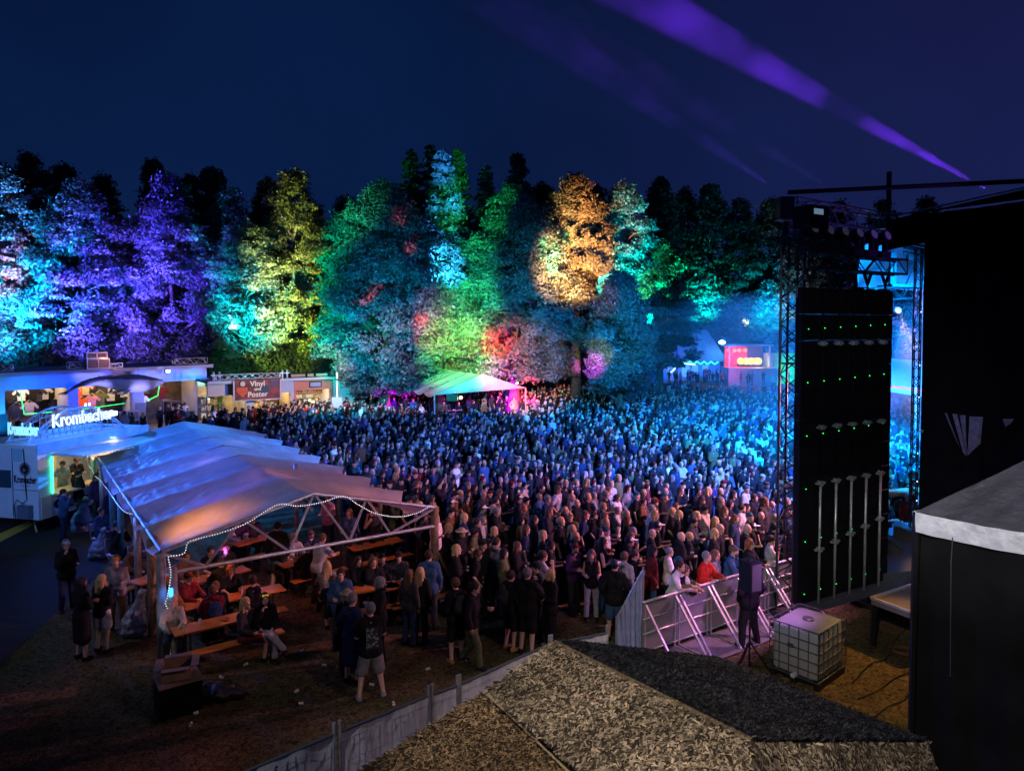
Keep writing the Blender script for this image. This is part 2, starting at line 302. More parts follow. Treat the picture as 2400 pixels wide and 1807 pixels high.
# ---------------------------------------------------------------- people
A3 = lambda *a: np.array(a, float)
def skel(arm='down', armr=None, leg='stand', lean=0., w=1., turn=0., nod=0.):
    J = {}
    if leg in ('sit', 'cross'):
        pz = .50; J['hip'] = [A3(s*.09, 0, .50) for s in (-1, 1)]; J['kn'] = [A3(s*.13, .43, .50) for s in (-1, 1)]; J['an'] = [A3(s*.13, .38, .09) for s in (-1, 1)]
        if leg == 'cross': J['kn'][1] = A3(-.02, .44, .62); J['an'][1] = A3(-.30, .52, .28)
    else:
        pz = .92; J['hip'] = [A3(s*.09, 0, .90) for s in (-1, 1)]; J['kn'] = [A3(s*.11, .025, .49) for s in (-1, 1)]; J['an'] = [A3(s*.125, -.02, .09) for s in (-1, 1)]
        if leg == 'walk': J['kn'] = [A3(-.10, .0, .49), A3(.10, .16, .51)]; J['an'] = [A3(-.10, -.30, .13), A3(.10, .20, .09)]
        if leg == 'apart': J['kn'] = [A3(s*.16, .03, .49) for s in (-1, 1)]; J['an'] = [A3(s*.22, -.02, .09) for s in (-1, 1)]
    up = A3(0, math.sin(lean), math.cos(lean)); J['pel'] = A3(0, 0, pz+.03); J['ch'] = J['pel']+up*.34; J['shc'] = J['pel']+up*.485; J['nk'] = J['pel']+up*.58
    J['hd'] = J['nk']+A3(0, .025+nod*.5, .12); J['w'] = w; J['up'] = up
    P = {'down': ((.07,-.02,-.28), (.0,.07,-.25)), 'cup': ((.05,.02,-.28), (-.05,.24,.04)), 'cross': ((.06,.06,-.27), (-.27,.17,.04)), 'face': ((.08,.17,-.23), (-.14,.04,.25)),
         'up': ((.10,.08,.22), (-.03,.04,.25)), 'phone': ((.03,.16,-.20), (-.07,.20,.15)), 'pocket': ((.12,-.06,-.26), (-.08,.13,-.20)), 'rail': ((.05,.15,-.24), (-.10,.24,.02)),
         'table': ((.05,.17,-.22), (-.08,.24,-.03)), 'lap': ((.05,.06,-.27), (-.10,.24,-.06)), 'point': ((.05,.2,-.18), (.02,.28,.05))}
    J['sh'] = [J['shc']+A3(s*.165*w, 0, 0) for s in (-1, 1)]; J['el'] = []; J['wr'] = []
    for i, a in ((0, arm), (1, armr or arm)):
        s = -1 if i == 0 else 1; e_, f_ = P[a]; e = J['sh'][i]+A3(e_[0]*s, e_[1], e_[2]); J['el'].append(e); J['wr'].append(e+A3(f_[0]*s, f_[1], f_[2]))
    J['leg'] = leg; J['arm'] = (arm, armr or arm); J['turn'] = turn
    return J
def hand(J, i, fine):
    wv = J['wr'][i]; d = wv-J['el'][i]; d /= np.linalg.norm(d); s = -1 if i == 0 else 1
    side = np.cross(d, A3(-s, .2, .1)); side /= np.linalg.norm(side); pn = np.cross(side, d)*s; c = wv+d*.055
    if not fine: return [('c', wv, wv+d*.10, .030, .034, .01, 0)]
    out = [('c', wv, wv+d*.03, .025, .03, .012, 0)]
    for q in (-1, 0, 1): out.append(('c', wv+d*.03+side*q*.018, wv+d*.085+side*q*.026, .018, .016, .010, 0))
    curl = .9 if J['arm'][i] in ('cup', 'phone', 'face') else .35
    for q, L in ((-1.5, .055), (-.5, .072), (.5, .078), (1.5, .070)):
        a = wv+d*.092+side*q*.0195; m = a+d*L*.5*math.cos(curl*.6)+pn*L*.5*math.sin(curl*.6); t = m+d*L*.55*math.cos(curl*1.5)+pn*L*.55*math.sin(curl*1.5)
        out += [('c', a, m, .0095, .0085, .004, 0), ('c', m, t, .0085, .0072, .003, 0)]
    a = wv+d*.04+side*.026; m = a+d*.025+side*.026+pn*.012; out += [('c', a, m, .014, .0105, .006, 0), ('c', m, m+d*.032+side*.006+pn*.012, .0105, .008, .003, 0)]
    return out
def rot2(p, c, a): x, y = p[0]-c[0], p[1]-c[1]; return A3(c[0]+x*math.cos(a)-y*math.sin(a), c[1]+x*math.sin(a)+y*math.cos(a), p[2])
def torso(J, g=0., w=None):
    w = w or J['w']; u = J['up']; q = []
    for s in (-1, 1):
        q += [('c', J['pel']+A3(s*.06*w, 0, 0), J['pel']+u*.17+A3(s*.045*w, .01, 0), .115*w+g, .098*w+g, .04, 2),
              ('c', J['pel']+u*.17+A3(s*.045*w, .01, 0), J['ch']+A3(s*.075*w, 0, 0), .098*w+g, .102*w+g, .04, 2),
              ('c', J['ch']+A3(s*.075*w, 0, 0), J['shc']+A3(s*.11*w, -.005, -.01), .10*w+g, .068*w+g, .04, 2),
              ('c', J['shc']+A3(s*.10*w, 0, 0), J['shc']+A3(s*.03, 0, .055), .055+g, .05+g, .03, 2)]
    return q
def bprims(J, fine=False):
    h = J['hd']; nk = J['nk']; w = J['w']; q = torso(J)
    q += [('c', nk-J['up']*.08, h-A3(0, .01, .06), .058, .052, .02, 0)]
    for i in (0, 1):
        q += [('c', J['sh'][i], J['el'][i], .052*w, .041*w, .02, 1), ('c', J['el'][i], J['wr'][i], .040*w, .026, .015, 0)]+hand(J, i, fine)
        q += [('c', J['hip'][i], J['kn'][i], .088*w, .056*w, .03, 3), ('c', J['kn'][i], J['an'][i], .054*w, .036, .02, 4)]
        f = J['an'][i]; q += [('c', f-A3(0, .02, .04), f+A3(0, .13, -.055), .036, .030, .02, 5)]
    tn = J['turn']; hp = []
    hp += [('e', h+A3(0, -.005, .02), A3(.076, .095, .10), .02, 0), ('e', h+A3(0, .03, -.045), A3(.056, .062, .068), .02, 0), ('c', h+A3(0, .088, .015), h+A3(0, .108, -.018), .010, .014, .012, 0),
           ('c', h+A3(-.028, .084, .034), h+A3(.028, .084, .034), .012, .012, .012, 0), ('e', h+A3(0, .082, -.088), A3(.02, .018, .018), .015, 0), ('c', h+A3(-.016, .086, -.058), h+A3(.016, .086, -.058), .010, .010, .008, 0)]
    for s in (-1, 1): hp += [('e', h+A3(s*.078, -.005, -.005), A3(.012, .022, .032), .006, 0)]
    if fine:
        for s in (-1, 1): hp += [('-', 'e', h+A3(s*.032, .098, .012), A3(.014, .012, .009), .008, 0)]
    return q+[turnp(p, h, tn) for p in hp]
def turnp(p, h, tn):
    if not tn: return p
    p = list(p); o = 1 if p[0] == '-' else 0
    if p[o] == 'c': p[o+1] = rot2(p[o+1], h, tn); p[o+2] = rot2(p[o+2], h, tn)
    else: p[o+1] = rot2(p[o+1], h, tn)
    return tuple(p)
def tprims(J, sleeve, g=.014, hood=False, hem=0.):
    q = torso(J, g); w = J['w']
    if hem:
        for s in (-1, 1): q.append(('c', J['pel']+A3(s*.065*w, .0, 0), J['pel']+A3(s*.07*w, .02*(J['leg'] in ('sit','cross')), -hem), .118*w+g, .115*w+g, .03, 2))
    for i in (0, 1):
        s, e, r = J['sh'][i], J['el'][i], J['wr'][i]
        if sleeve == 0: continue
        if sleeve == 1: q.append(('c', s, s+(e-s)*.72, .058*w+g, .056*w+g, .02, 1))
        else: q += [('c', s, e, .054*w+g, .046*w+g, .02, 1), ('c', e, e+(r-e)*.93, .046*w+g, .034+g, .02, 1)]
    if hood: q += [('e', J['nk']+A3(0, -.06, .0), A3(.105, .075, .065), .03, 2)]
    else: q += [('-', 'c', J['nk']+A3(0, .02, -.0), J['nk']+A3(0, .03, .2), .062, .075, .01, 2)]
    return q
def lprims(J, kind, g=.014):
    w = J['w']; q = []
    if kind == 'skirt':
        for i in (0, 1): q.append(('c', J['hip'][i]+A3(0, 0, .05), J['hip'][i]*.35+J['kn'][i]*.65, .105+g, .11+g, .06, 3))
        return q
    for i in (0, 1):
        s = -1 if i == 0 else 1
        q += [('c', J['pel']+A3(s*.06*w, 0, .02), J['hip'][i], .112*w+g, .098*w+g, .03, 3)]
        kn, an, hp = J['kn'][i], J['an'][i], J['hip'][i]
        if kind == 'shorts': q += [('c', hp, hp+(kn-hp)*.88, .09*w+g+.004, .078*w+g+.008, .02, 3)]
        else: q += [('c', hp, kn, .088*w+g, .058*w+g+.006, .02, 3), ('c', kn, kn+(an-kn)*.93, .058*w+g+.004, .044+g+.008, .02, 3)]
    return q
def sprims(J, g=.012):
    return [('c', J['an'][i]-A3(0, .025, .035), J['an'][i]+A3((-1 if i == 0 else 1)*.015, .135, -.05), .040+g, .033+g*.6, .02, 5) for i in (0, 1)]
def hprims(J, kind):
    h = J['hd']; q = []
    if kind in ('short', 'long', 'pony', 'curly', 'bob'):
        g = .03 if kind == 'curly' else .012
        q = [('e', h+A3(0, -.018, .034), A3(.080+g, .098+g, .098+g), .02, 0)]
        if kind == 'long':
            for s in (-1, 0, 1): q += [('c', h+A3(s*.055, -.06, .0), h+A3(s*.075, -.10, -.33), .05, .034, .03, 0)]
            for s in (-1, 1): q += [('c', h+A3(s*.078, -.01, .02), h+A3(s*.10, .03, -.25), .028, .02, .02, 0)]
        if kind == 'bob': q += [('c', h+A3(s*.06, -.04, 0), h+A3(s*.07, -.04, -.13), .05, .035, .03, 0) for s in (-1, 1)]
        if kind == 'pony': q += [('c', h+A3(0, -.10, .05), h+A3(0, -.15, -.20), .035, .02, .02, 0)]
        if kind == 'curly': q += [('e', h+A3(.11*math.cos(a), -.04+.05*math.sin(a*2), .05*math.sin(a)-.02), A3(.045, .045, .05), .02, 0) for a in (0, .8, 1.57, 2.3, 3.14, 3.9, 5.5)]
        q += [('-', 'e', h+A3(0, .112, -.045), A3(.074, .098, .108), .012, 0)]
        if kind in ('short', 'curly'): q += [('-', 'e', h+A3(0, .035, -.11), A3(.13, .10, .095), .012, 0)]
    if kind == 'cap': q = [('e', h+A3(0, -.008, .045), A3(.088, .106, .088), .02, 0), ('-', 'e', h+A3(0, 0, -.10), A3(.2, .2, .135), .01, 0), ('e', h+A3(0, .13, .05), A3(.062, .075, .010), .012, 0)]
    if kind == 'beanie': q = [('e', h+A3(0, -.014, .05), A3(.090, .108, .098), .02, 0), ('-', 'e', h+A3(0, .05, -.10), A3(.2, .2, .135), .01, 0)]
    if kind == 'sunhat': q = [('e', h+A3(0, -.008, .065), A3(.092, .106, .078), .02, 0), ('-', 'e', h+A3(0, 0, -.11), A3(.3, .3, .15), .01, 0), ('e', h+A3(0, .0, .05), A3(.175, .185, .012), .02, 0)]
    if kind == 'hoodup': q = [('e', h+A3(0, -.02, .01), A3(.105, .118, .135), .02, 0), ('c', h+A3(0, -.05, -.08), J['nk']-A3(0, .05, .02), .09, .10, .03, 0), ('-', 'e', h+A3(0, .115, -.02), A3(.068, .085, .10), .012, 0)]
    if kind == 'beard': q = [('e', h+A3(0, .062, -.085), A3(.052, .045, .05), .02, 0), ('-', 'e', h+A3(0, .12, -.045), A3(.03, .03, .02), .008, 0)]
    return [turnp(p, h, J['turn']) for p in q]
SK = mat('skin', objcol=True, rough=.55, spec=.4, noise=.08, nscale=20); CL = mat('cloth', objcol=True, rough=.9, noise=.25, nscale=9, bump=.35, bscale=14, spec=.15); HR = mat('hair', objcol=True, rough=.55, noise=.4, nscale=40, bump=.4, bscale=120)
EYE = mat('eye', (.03,.02,.02), .3); LIP = mat('lip', (.28,.10,.09), .5)
MC = {}
def bodymesh(key, J, h, fine):
    k = ('b', key, h)
    if k not in MC:
        V, Q, T = soft(bprims(J, fine), h); hd = J['hd']; c = V[Q].mean(1); c = np.array([rot2(p, hd, -J['turn']) for p in c]) if J['turn'] else c; d = c-hd
        mi = np.zeros(len(Q), int); fr = d[:, 1] > .06
        for s in (-1, 1): mi[fr & (np.abs(d[:, 0]-s*.032) < .013) & (np.abs(d[:, 2]-.012) < .008)] = 1
        mi[fr & (np.abs(d[:, 0]) < .024) & (np.abs(d[:, 2]+.060) < .007)] = 2
        MC[k] = npmesh('person', V, Q, [SK, EYE, LIP], mi, True)
    return MC[k]
def partmesh(key, prims, h, mt, k=.02):
    kk = (key, h)
    if kk not in MC: V, Q, T = soft(prims, h, k); MC[kk] = npmesh(key[0], V, Q, mt, None, True)
    return MC[kk]
def col(o, c): o.color = (*c, 1); return o
SKIN = [(.60,.37,.27), (.52,.31,.22), (.66,.45,.34), (.44,.26,.17)]
COLS = {'black': (.012,.012,.014), 'charcoal': (.035,.035,.04), 'navy': (.02,.035,.09), 'dark red': (.14,.015,.02), 'grey': (.20,.20,.21), 'light grey': (.42,.42,.43), 'white': (.72,.71,.70), 'olive': (.10,.11,.05),
        'denim blue': (.04,.09,.19), 'purple': (.07,.03,.10), 'beige': (.42,.33,.23), 'red': (.55,.03,.02), 'orange': (.75,.10,.02), 'mustard': (.5,.32,.05), 'brown': (.14,.07,.035), 'pink': (.55,.22,.28), 'blonde': (.50,.34,.15), 'tan': (.35,.17,.05),
        'dark brown': (.04,.02,.012), 'ginger': (.30,.09,.03), 'green': (.03,.14,.05), 'teal': (.03,.10,.13)}
def person(x, y, face, label, J=('down', None, 'stand'), top=('tshirt', 'black'), low=('trousers', 'charcoal'), hair=('short', 'dark brown'), hat=None, skin=0, sc_=1., h=.02, z=0, lean=0., w=1., nod=0., group=None, shoes='black', beard=None, turn=0., extra=None, fine=None):
    """face: heading in degrees the person looks to (0 = +x, 90 = away from the photo's viewpoint)"""
    fine = h < .012 if fine is None else fine
    key = (*J, lean, w, nod, turn, fine); S = skel(J[0], J[1], J[2], lean, w, turn, nod)
    o = link('person', bodymesh(key, S, h, fine)); o.location = (x, y, z); o.rotation_euler = (0, 0, R(face-90)); o.scale = (sc_,)*3; col(o, SKIN[skin])
    tag(o, label, 'person', group)
    kd, tc_ = top; sl = {'tshirt': 1, 'tanktop': 0, 'jacket': 2, 'hoodie': 2, 'dress': 1, 'longdress': 2, 'vest': 0, 'shirt': 2}[kd]
    sit = J[2] in ('sit', 'cross'); hem = 0 if sit else {'dress': .42, 'longdress': .5}.get(kd, .05)
    nm = {'tshirt': 't_shirt', 'tanktop': 'tank_top', 'longdress': 'dress'}.get(kd, kd)
    g = .026 if kd in ('jacket', 'hoodie', 'vest') else .017
    if h >= .02: g += .006
    col(link(nm, partmesh((nm, key, kd), tprims(S, sl, g, kd == 'hoodie', hem), h, CL), o), COLS[tc_])
    if low and kd not in ('dress', 'longdress'):
        col(link(low[0], partmesh((low[0], key), lprims(S, low[0], .014 if h < .02 else .018), h, CL), o), COLS[low[1]])
    if h < .02 or y < 21: [col(link('shoe', partmesh(('shoe', key, i), sprims(S)[i:i+1], h, CL), o), COLS[shoes]) for i in (0, 1)]
    if hair: col(link('hair', partmesh(('hair', key, hair[0]), hprims(S, hair[0]), min(h, .014), HR), o), COLS[hair[1]])
    if hat: col(link({'sunhat': 'sun_hat', 'hoodup': 'hood'}.get(hat[0], hat[0]), partmesh(({'sunhat': 'sun_hat', 'hoodup': 'hood'}.get(hat[0], hat[0]), key, hat[0]), hprims(S, hat[0]), min(h, .012), CL), o), COLS[hat[1]])
    if beard: col(link('beard', partmesh(('beard', key), hprims(S, 'beard'), .012, HR), o), COLS[beard])
    if extra: extra(o, S)
    return o
# ---------------------------------------------------------------- ground
gm = bpy.data.materials.new('trampled_grass'); gm.use_nodes = True; t = gm.node_tree; b = t.nodes['Principled BSDF']; b.inputs['Roughness'].default_value = .95; b.inputs['Specular IOR Level'].default_value = .1
g = t.nodes.new('ShaderNodeTexCoord')
def noi(sc_, det=6, dist=0):
    n = t.nodes.new('ShaderNodeTexNoise'); n.inputs['Scale'].default_value = sc_; n.inputs['Detail'].default_value = det; n.inputs['Distortion'].default_value = dist; t.links.new(g.outputs['Object'], n.inputs['Vector']); return n
n1 = noi(.35, 5, .5); n2 = noi(9, 8, 1.5); n3 = noi(40, 5)
r = t.nodes.new('ShaderNodeValToRGB'); t.links.new(n2.outputs['Fac'], r.inputs[0]); r.color_ramp.elements[0].position = .33; r.color_ramp.elements[0].color = (.035,.026,.014,1); r.color_ramp.elements[1].position = .68; r.color_ramp.elements[1].color = (.20,.155,.09,1)
r2 = t.nodes.new('ShaderNodeValToRGB'); t.links.new(n1.outputs['Fac'], r2.inputs[0]); r2.color_ramp.elements[0].position = .4; r2.color_ramp.elements[0].color = (.6,.75,.5,1); r2.color_ramp.elements[1].position = .6; r2.color_ramp.elements[1].color = (1.15,1,.85,1)
mx = t.nodes.new('ShaderNodeMix'); mx.data_type = 'RGBA'; mx.blend_type = 'MULTIPLY'; mx.inputs[0].default_value = 1; t.links.new(r.outputs[0], mx.inputs[6]); t.links.new(r2.outputs[0], mx.inputs[7]); t.links.new(mx.outputs[2], b.inputs['Base Color'])
bp = t.nodes.new('ShaderNodeBump'); bp.inputs['Strength'].default_value = .8; bp.inputs['Distance'].default_value = .06; t.links.new(n3.outputs['Fac'], bp.inputs['Height']); t.links.new(bp.outputs[0], b.inputs['Normal'])
def gz(x, y): return 0
tag(MB().grid(lambda u, v: (-500+1000*u, -200+1200*v, -.004), 40, 40).build('ground', gm), kind='structure')
ASP = mat('asphalt', (.016,.016,.018), .9, noise=.35, nscale=5, bump=.3, bscale=90)
def sheet(name, pts, z, m, kind='structure'):
    o = MB().add([(p[0], p[1], z) for p in pts], [tuple(range(len(pts)))]).build(name, m); return tag(o, kind=kind)
# asphalt yard on the left, edge along the yellow line
sheet('yard_pavement', [W(-900,1330), W(-300,1900), W(60,1500), W(230,1345), W(330,1180), W(250,1100), W(-60,1020), W(-900,1020)], .003, ASP)
# paved square before the shops
sheet('shop_forecourt', [W(-200,1015), W(160,1120), W(560,1060), W(900,985), W(900,962), W(480,968), W(-200,985)], .006, mat('paving', (.16,.14,.13), .85, noise=.3, nscale=3, bump=.2, bscale=30))
# ---------------------------------------------------------------- trees
BARK = mat('bark', (.10,.075,.055), .95, noise=.4, nscale=6, bump=.8, bscale=12)
def leafmat(name, c):
    m = mat(name, c, .55, attr='Col', spec=.35, transl=.3); return m
LEAF = leafmat('leaves', (.09,.10,.07))
def leaves(cen, nrm, size, tint, rs):
    n = len(cen); a = rs.normal(size=(n, 3)); t1 = np.cross(nrm, a); t1 /= np.linalg.norm(t1, axis=1)[:, None]+1e-9; t2 = np.cross(nrm, t1)
    s = size[:, None]; fold = nrm*s*.18
    V = np.stack([cen-t1*s*.62, cen+t2*s*.34-fold, cen+t1*s*.62, cen-t2*s*.34-fold], 1).reshape(-1, 3)
    return V, np.arange(4*n).reshape(n, 4), np.repeat(tint, 4, 0)
PROF = {'broad': [(0,.45),(.12,.85),(.3,1),(.5,.95),(.7,.74),(.86,.46),(1,.08)], 'egg': [(0,.6),(.15,.95),(.35,1),(.6,.78),(.8,.46),(1,.05)], 'col': [(0,.6),(.2,.9),(.45,1),(.7,.85),(.9,.5),(1,.1)],
        'cone': [(0,1),(.25,.82),(.5,.56),(.75,.3),(1,.02)], 'vee': [(0,.25),(.2,.5),(.45,.85),(.7,1),(.88,.7),(1,.15)], 'bush': [(0,.9),(.3,1),(.6,.85),(.85,.5),(1,.1)]}
def tree(name, label, px, dist, top, hw, kind='broad', bot=850, seed=1, n=17000, leaf=.24, tint=(.10,.115,.07), clump=.24, nc=None, cat='tree', group=None, lim=12, trunk=None, lean=0, dens=1):
    rs = np.random.RandomState(seed); b = WD(px, 900, dist); x0 = b.x; T = WD(px, top, dist).z; B = max(.3, WD(px, bot, dist).z); Wd = hw*dist/FPX; H = T-B
    pr = np.array(PROF[kind]); rad = lambda t: np.interp(t, pr[:, 0], pr[:, 1])*Wd
    root = empty(name, (x0, dist, 0), 0, label, cat, group)
    cen = []; nrm = []; tin = []; tips = []
    if kind == 'cone':
        nb = int(60*dens); 
        for i in range(nb*6):
            t = rs.rand()**1.25; a = rs.rand()*6.283; L = (rad(t)*1.45+.35)*(.8+.5*rs.rand()); z = B+t*H; m = max(8, int(n/(nb*6)*(.6+2.2*(1-t)**.8)))
            s = rs.rand(m)**.6; dx = np.cos(a), np.sin(a); p = np.stack([dx[0]*L*s, dx[1]*L*s, z-.28*L*s**1.5+.12*L*s**4], 1)+rs.normal(size=(m, 3))*np.array([.14,.14,.10])*(.5+L*.25)
            cen.append(p); q = rs.normal(size=(m, 3))*.7+np.array([dx[0]*.6, dx[1]*.6, .7]); nrm.append(q); tin.append(np.full(m, .75+.5*rs.rand()))
        for i in range(26): t = i/26; a = i*2.4; tips.append((math.cos(a)*rad(t)*.8, math.sin(a)*rad(t)*.8, B+t*H-.2*rad(t)))
    else:
        nc = int((nc or max(40, min(190, 1.25*Wd*H)))*2.4); n = int(n*2.1); clump *= .85; leaf *= .86
        off = rs.rand(8)*6.28
        for i in range(nc):
            t = rs.rand(); a = rs.rand()*6.283; lob = 1+.16*math.sin(3*a+off[0]+4*t)+.12*math.sin(5*a+off[1]-7*t)+.08*math.sin(17*t+off[2]); rr = rad(t)*lob*(.25+.72*rs.rand()**.5)
            cr = clump*Wd*(.55+.75*rs.rand())*(1 if t < .8 else .7); cr = max(cr, .8); c = np.array([math.cos(a)*rr+lean*t*H, math.sin(a)*rr, B+t*H*.95])
            m = int(n/nc*(.5+rs.rand())*(cr/(clump*Wd))**1.5)+8; d = rs.normal(size=(m, 3)); d /= np.linalg.norm(d, axis=1)[:, None]; d[:, 2] = np.where(d[:, 2] < -.25, d[:, 2]*.4, d[:, 2])
            s = cr*(.15+1.05*rs.rand(m)**.7)*(1+.45*np.sin(d[:, 0]*5+off[3])*np.sin(d[:, 2]*4+i)); p = c+d*s[:, None]*np.array([1, 1, .92]); p[:, 2] = np.maximum(p[:, 2], .3+rs.rand(m)*.5)
            cen.append(p); out = c-np.array([0, 0, B+H*.4]); out /= np.linalg.norm(out)+1e-6; nrm.append(d*.7+out*.5+rs.normal(size=(m, 3))*.6+np.array([0, 0, .35])); tin.append(np.full(m, .7+.6*rs.rand())); 
            if len(tips) < lim+8: tips.append(tuple(c-np.array([0, 0, .3*cr])))
    cen = np.concatenate(cen); nrm = np.concatenate(nrm); nrm /= np.linalg.norm(nrm, axis=1)[:, None]+1e-9; tn = np.concatenate(tin)[:, None]*(.75+.5*rs.rand(len(cen), 1))*np.array(tint)*(1+.10*rs.normal(size=(len(cen), 3)))
    V, F, Tn = leaves(cen, nrm, leaf*(.6+.8*rs.rand(len(cen))), np.clip(tn, .003, 1), rs)
    link('crown', npmesh('crown', V, F, LEAF, attr=Tn), root)
    mb = MB(); tr = trunk or .022*T+.12; zt = B+H*(.97 if kind == 'cone' else .7)
    mb.tube([(0, 0, -.1), (.02*T*rs.rand()*.3, 0, T*.12), (lean*H*.2+.1*rs.randn(), .1*rs.randn(), B+H*.25), (lean*H*.6, 0, zt)], tr*1.15, 9, .04)
    for p in tips[:lim+14]:
        z0 = max(1.2, min(p[2]-.35*math.hypot(p[0], p[1])-.2, zt*.95)) if kind != 'cone' else p[2]+.25*math.hypot(p[0], p[1])*.6
        f = z0/max(zt, 1); s = Vector((lean*H*.3*f, 0, z0)); e_ = Vector(p); md = s.lerp(e_, .5)+Vector((rs.randn()*.2, rs.randn()*.2, .12*(e_-s).length if kind != 'cone' else .05))
        mb.tube([s, md, e_], tr*.42*(1-.6*f)+.02, 6, .02)
    mb.build('trunk', BARK, root, True); return root
ow = lambda k: ['first','second','third','fourth','fifth','sixth','seventh','eighth','ninth','tenth','eleventh','twelfth','thirteenth','fourteenth','fifteenth','sixteenth','seventeenth','eighteenth','nineteenth','twentieth','twenty first','twenty second','twenty third','twenty fourth','twenty fifth','twenty sixth','twenty seventh'][k-1]
T_ = lambda *a, **k: tree(*a, **k)
G1 = 'floodlit trees behind the shops'; G2 = 'tall trees in the middle of the field'; G3 = 'dark trees at the back of the wood'
NB = (.10,.115,.115)
T_('broadleaf_tree', 'tree at the left edge lit pale blue above and pink below', 0, 58, 365, 82, 'col', 830, 3, 20000, .24, NB, group=G1)
T_('broadleaf_tree', 'broad tree lit cyan at left and deep blue at right behind the hall', 200, 61, 418, 160, 'egg', 840, 4, 44000, .26, NB, group=G1, clump=.2)
T_('broadleaf_tree', 'tall violet lit tree right of the cyan and blue one', 402, 63, 405, 125, 'egg', 850, 5, 34000, .22, NB, group=G1, clump=.2)
T_('broadleaf_tree', 'turquoise lit tree with pale stem beside the yellow green one', 575, 61, 520, 88, 'col', 845, 6, 20000, .2, NB, group=G1)
T_('broadleaf_tree', 'dim violet and teal tree top between the violet and the yellow green tree', 545, 69, 425, 95, 'egg', 860, 61, 17000, .22, NB, group=G1)
T_('birch_tree', 'yellow green lit birch with a narrow top', 690, 65, 392, 84, 'col', 880, 7, 30000, .2, (.12,.12,.08), group=G1, clump=.2, lean=.01)
T_('broadleaf_tree', 'dark tree edge filling the gap behind the yellow green birch', 745, 74, 500, 75, 'col', 880, 8, 9000, .28, NB, group=G1)
T_('chestnut_tree', 'huge tree left of the small white tent, teal with green edges', 900, 51, 425, 165, 'broad', 925, 9, 62000, .20, NB, group=G2, clump=.19, nc=150)
T_('chestnut_tree', 'right arm of crown beside the huge teal tree, lilac and green patches', 1030, 54, 560, 95, 'egg', 900, 91, 20000, .20, NB, group=G2)
T_('spruce_tree', 'spruce lit bright blue down its front', 1040, 60, 352, 70, 'cone', 840, 10, 24000, .26, NB, group=G2)
T_('chestnut_tree', 'big pointed tree over the red lamp with a purple trunk, green left edge', 1205, 54, 432, 165, 'egg', 885, 12, 66000, .20, NB, group=G2, clump=.19, nc=150)
T_('spruce_tree', 'small spruce top lit green above the pointed tree', 1213, 65, 362, 50, 'cone', 700, 13, 12000, .3, NB, group=G2)
T_('birch_tree', 'orange lit birch with hanging branches', 1348, 58, 418, 100, 'egg', 700, 14, 34000, .22, (.13,.11,.08), group=G2, clump=.2)
T_('broadleaf_tree', 'turquoise lit tree right of the orange birch', 1460, 63, 432, 66, 'col', 780, 15, 17000, .24, NB, group=G2)
T_('maple_tree', 'small round tree on a thin trunk at the back of the crowd', 1452, 49, 648, 76, 'egg', 922, 16, 22000, .18, NB, group=G2, clump=.22)
T_('broadleaf_tree', 'green lit tree behind the small round tree', 1545, 72, 568, 78, 'egg', 860, 17, 16000, .28, NB, group=G2)
T_('broadleaf_tree', 'bright turquoise tree behind the blue roofed hut', 1655, 100, 612, 85, 'bush', 880, 18, 13000, .4, NB, group=G2)
T_('broadleaf_tree', 'cyan lit tree beside the lattice tower', 1795, 100, 655, 75, 'bush', 880, 19, 12000, .4, NB, group=G2)
T_('broadleaf_tree', 'grey misty tree between hut and lattice tower', 1725, 108, 680, 70, 'bush', 880, 20, 9000, .4, NB, group=G2)
T_('broadleaf_tree', 'misty tree seen through the top of the lattice tower', 1860, 104, 560, 90, 'bush', 880, 22, 12000, .4, NB, group=G2)
k = 0
for px, d, top, hw, kd in ((90,74,345,70,'col'),(165,76,375,60,'broad'),(250,76,400,60,'broad'),(370,78,362,48,'egg'),(455,76,405,50,'egg'),(505,73,390,35,'egg'),(635,78,410,40,'col'),(740,84,470,60,'broad'),(815,74,452,65,'broad'),
    (965,66,352,62,'cone'),(1010,70,340,60,'cone'),(1075,70,350,55,'cone'),(1140,68,388,48,'cone'),(1270,70,425,60,'col'),(1310,70,440,60,'col'),(1390,72,425,50,'col'),
    (1545,98,405,50,'col'),(1600,105,430,75,'broad'),(1660,102,418,80,'broad'),(1730,105,450,75,'broad'),(1800,108,455,75,'broad'),(1880,112,470,70,'broad'),(1960,115,460,80,'broad'),(2060,115,455,80,'broad'),(2160,115,450,80,'broad'),(1500,90,520,80,'broad'),(-60,70,380,70,'col')):
    k += 1
    tree('spruce_tree' if kd == 'cone' else 'background_tree', 'dark %s at the back of the wood, %s from the left on the skyline' % ('spruce' if kd == 'cone' else 'tree', ow(k)), px, d, top, hw, kd, 850, 100+k, 9000 if d < 80 else 7000, .32 if d < 80 else .5, (.07,.08,.055), group=G3, lim=8)
k = 0
for px, d, top, hw in ((20,56,770,60),(110,57,790,60),(210,58,800,70),(330,60,790,70),(440,62,790,60),(540,62,800,60),(640,63,790,60),(730,64,800,60),(830,64,800,60),(1000,60,810,80),(1100,60,800,80)):
    k += 1
    tree('bush', 'dark teal bush behind the shop roofs, %s from the left' % ow(k), px, d, top, hw, 'bush', 905, 200+k, 6500, .24, (.07,.085,.06), cat='bush', group='bushes behind the shops', lim=4, trunk=.08)
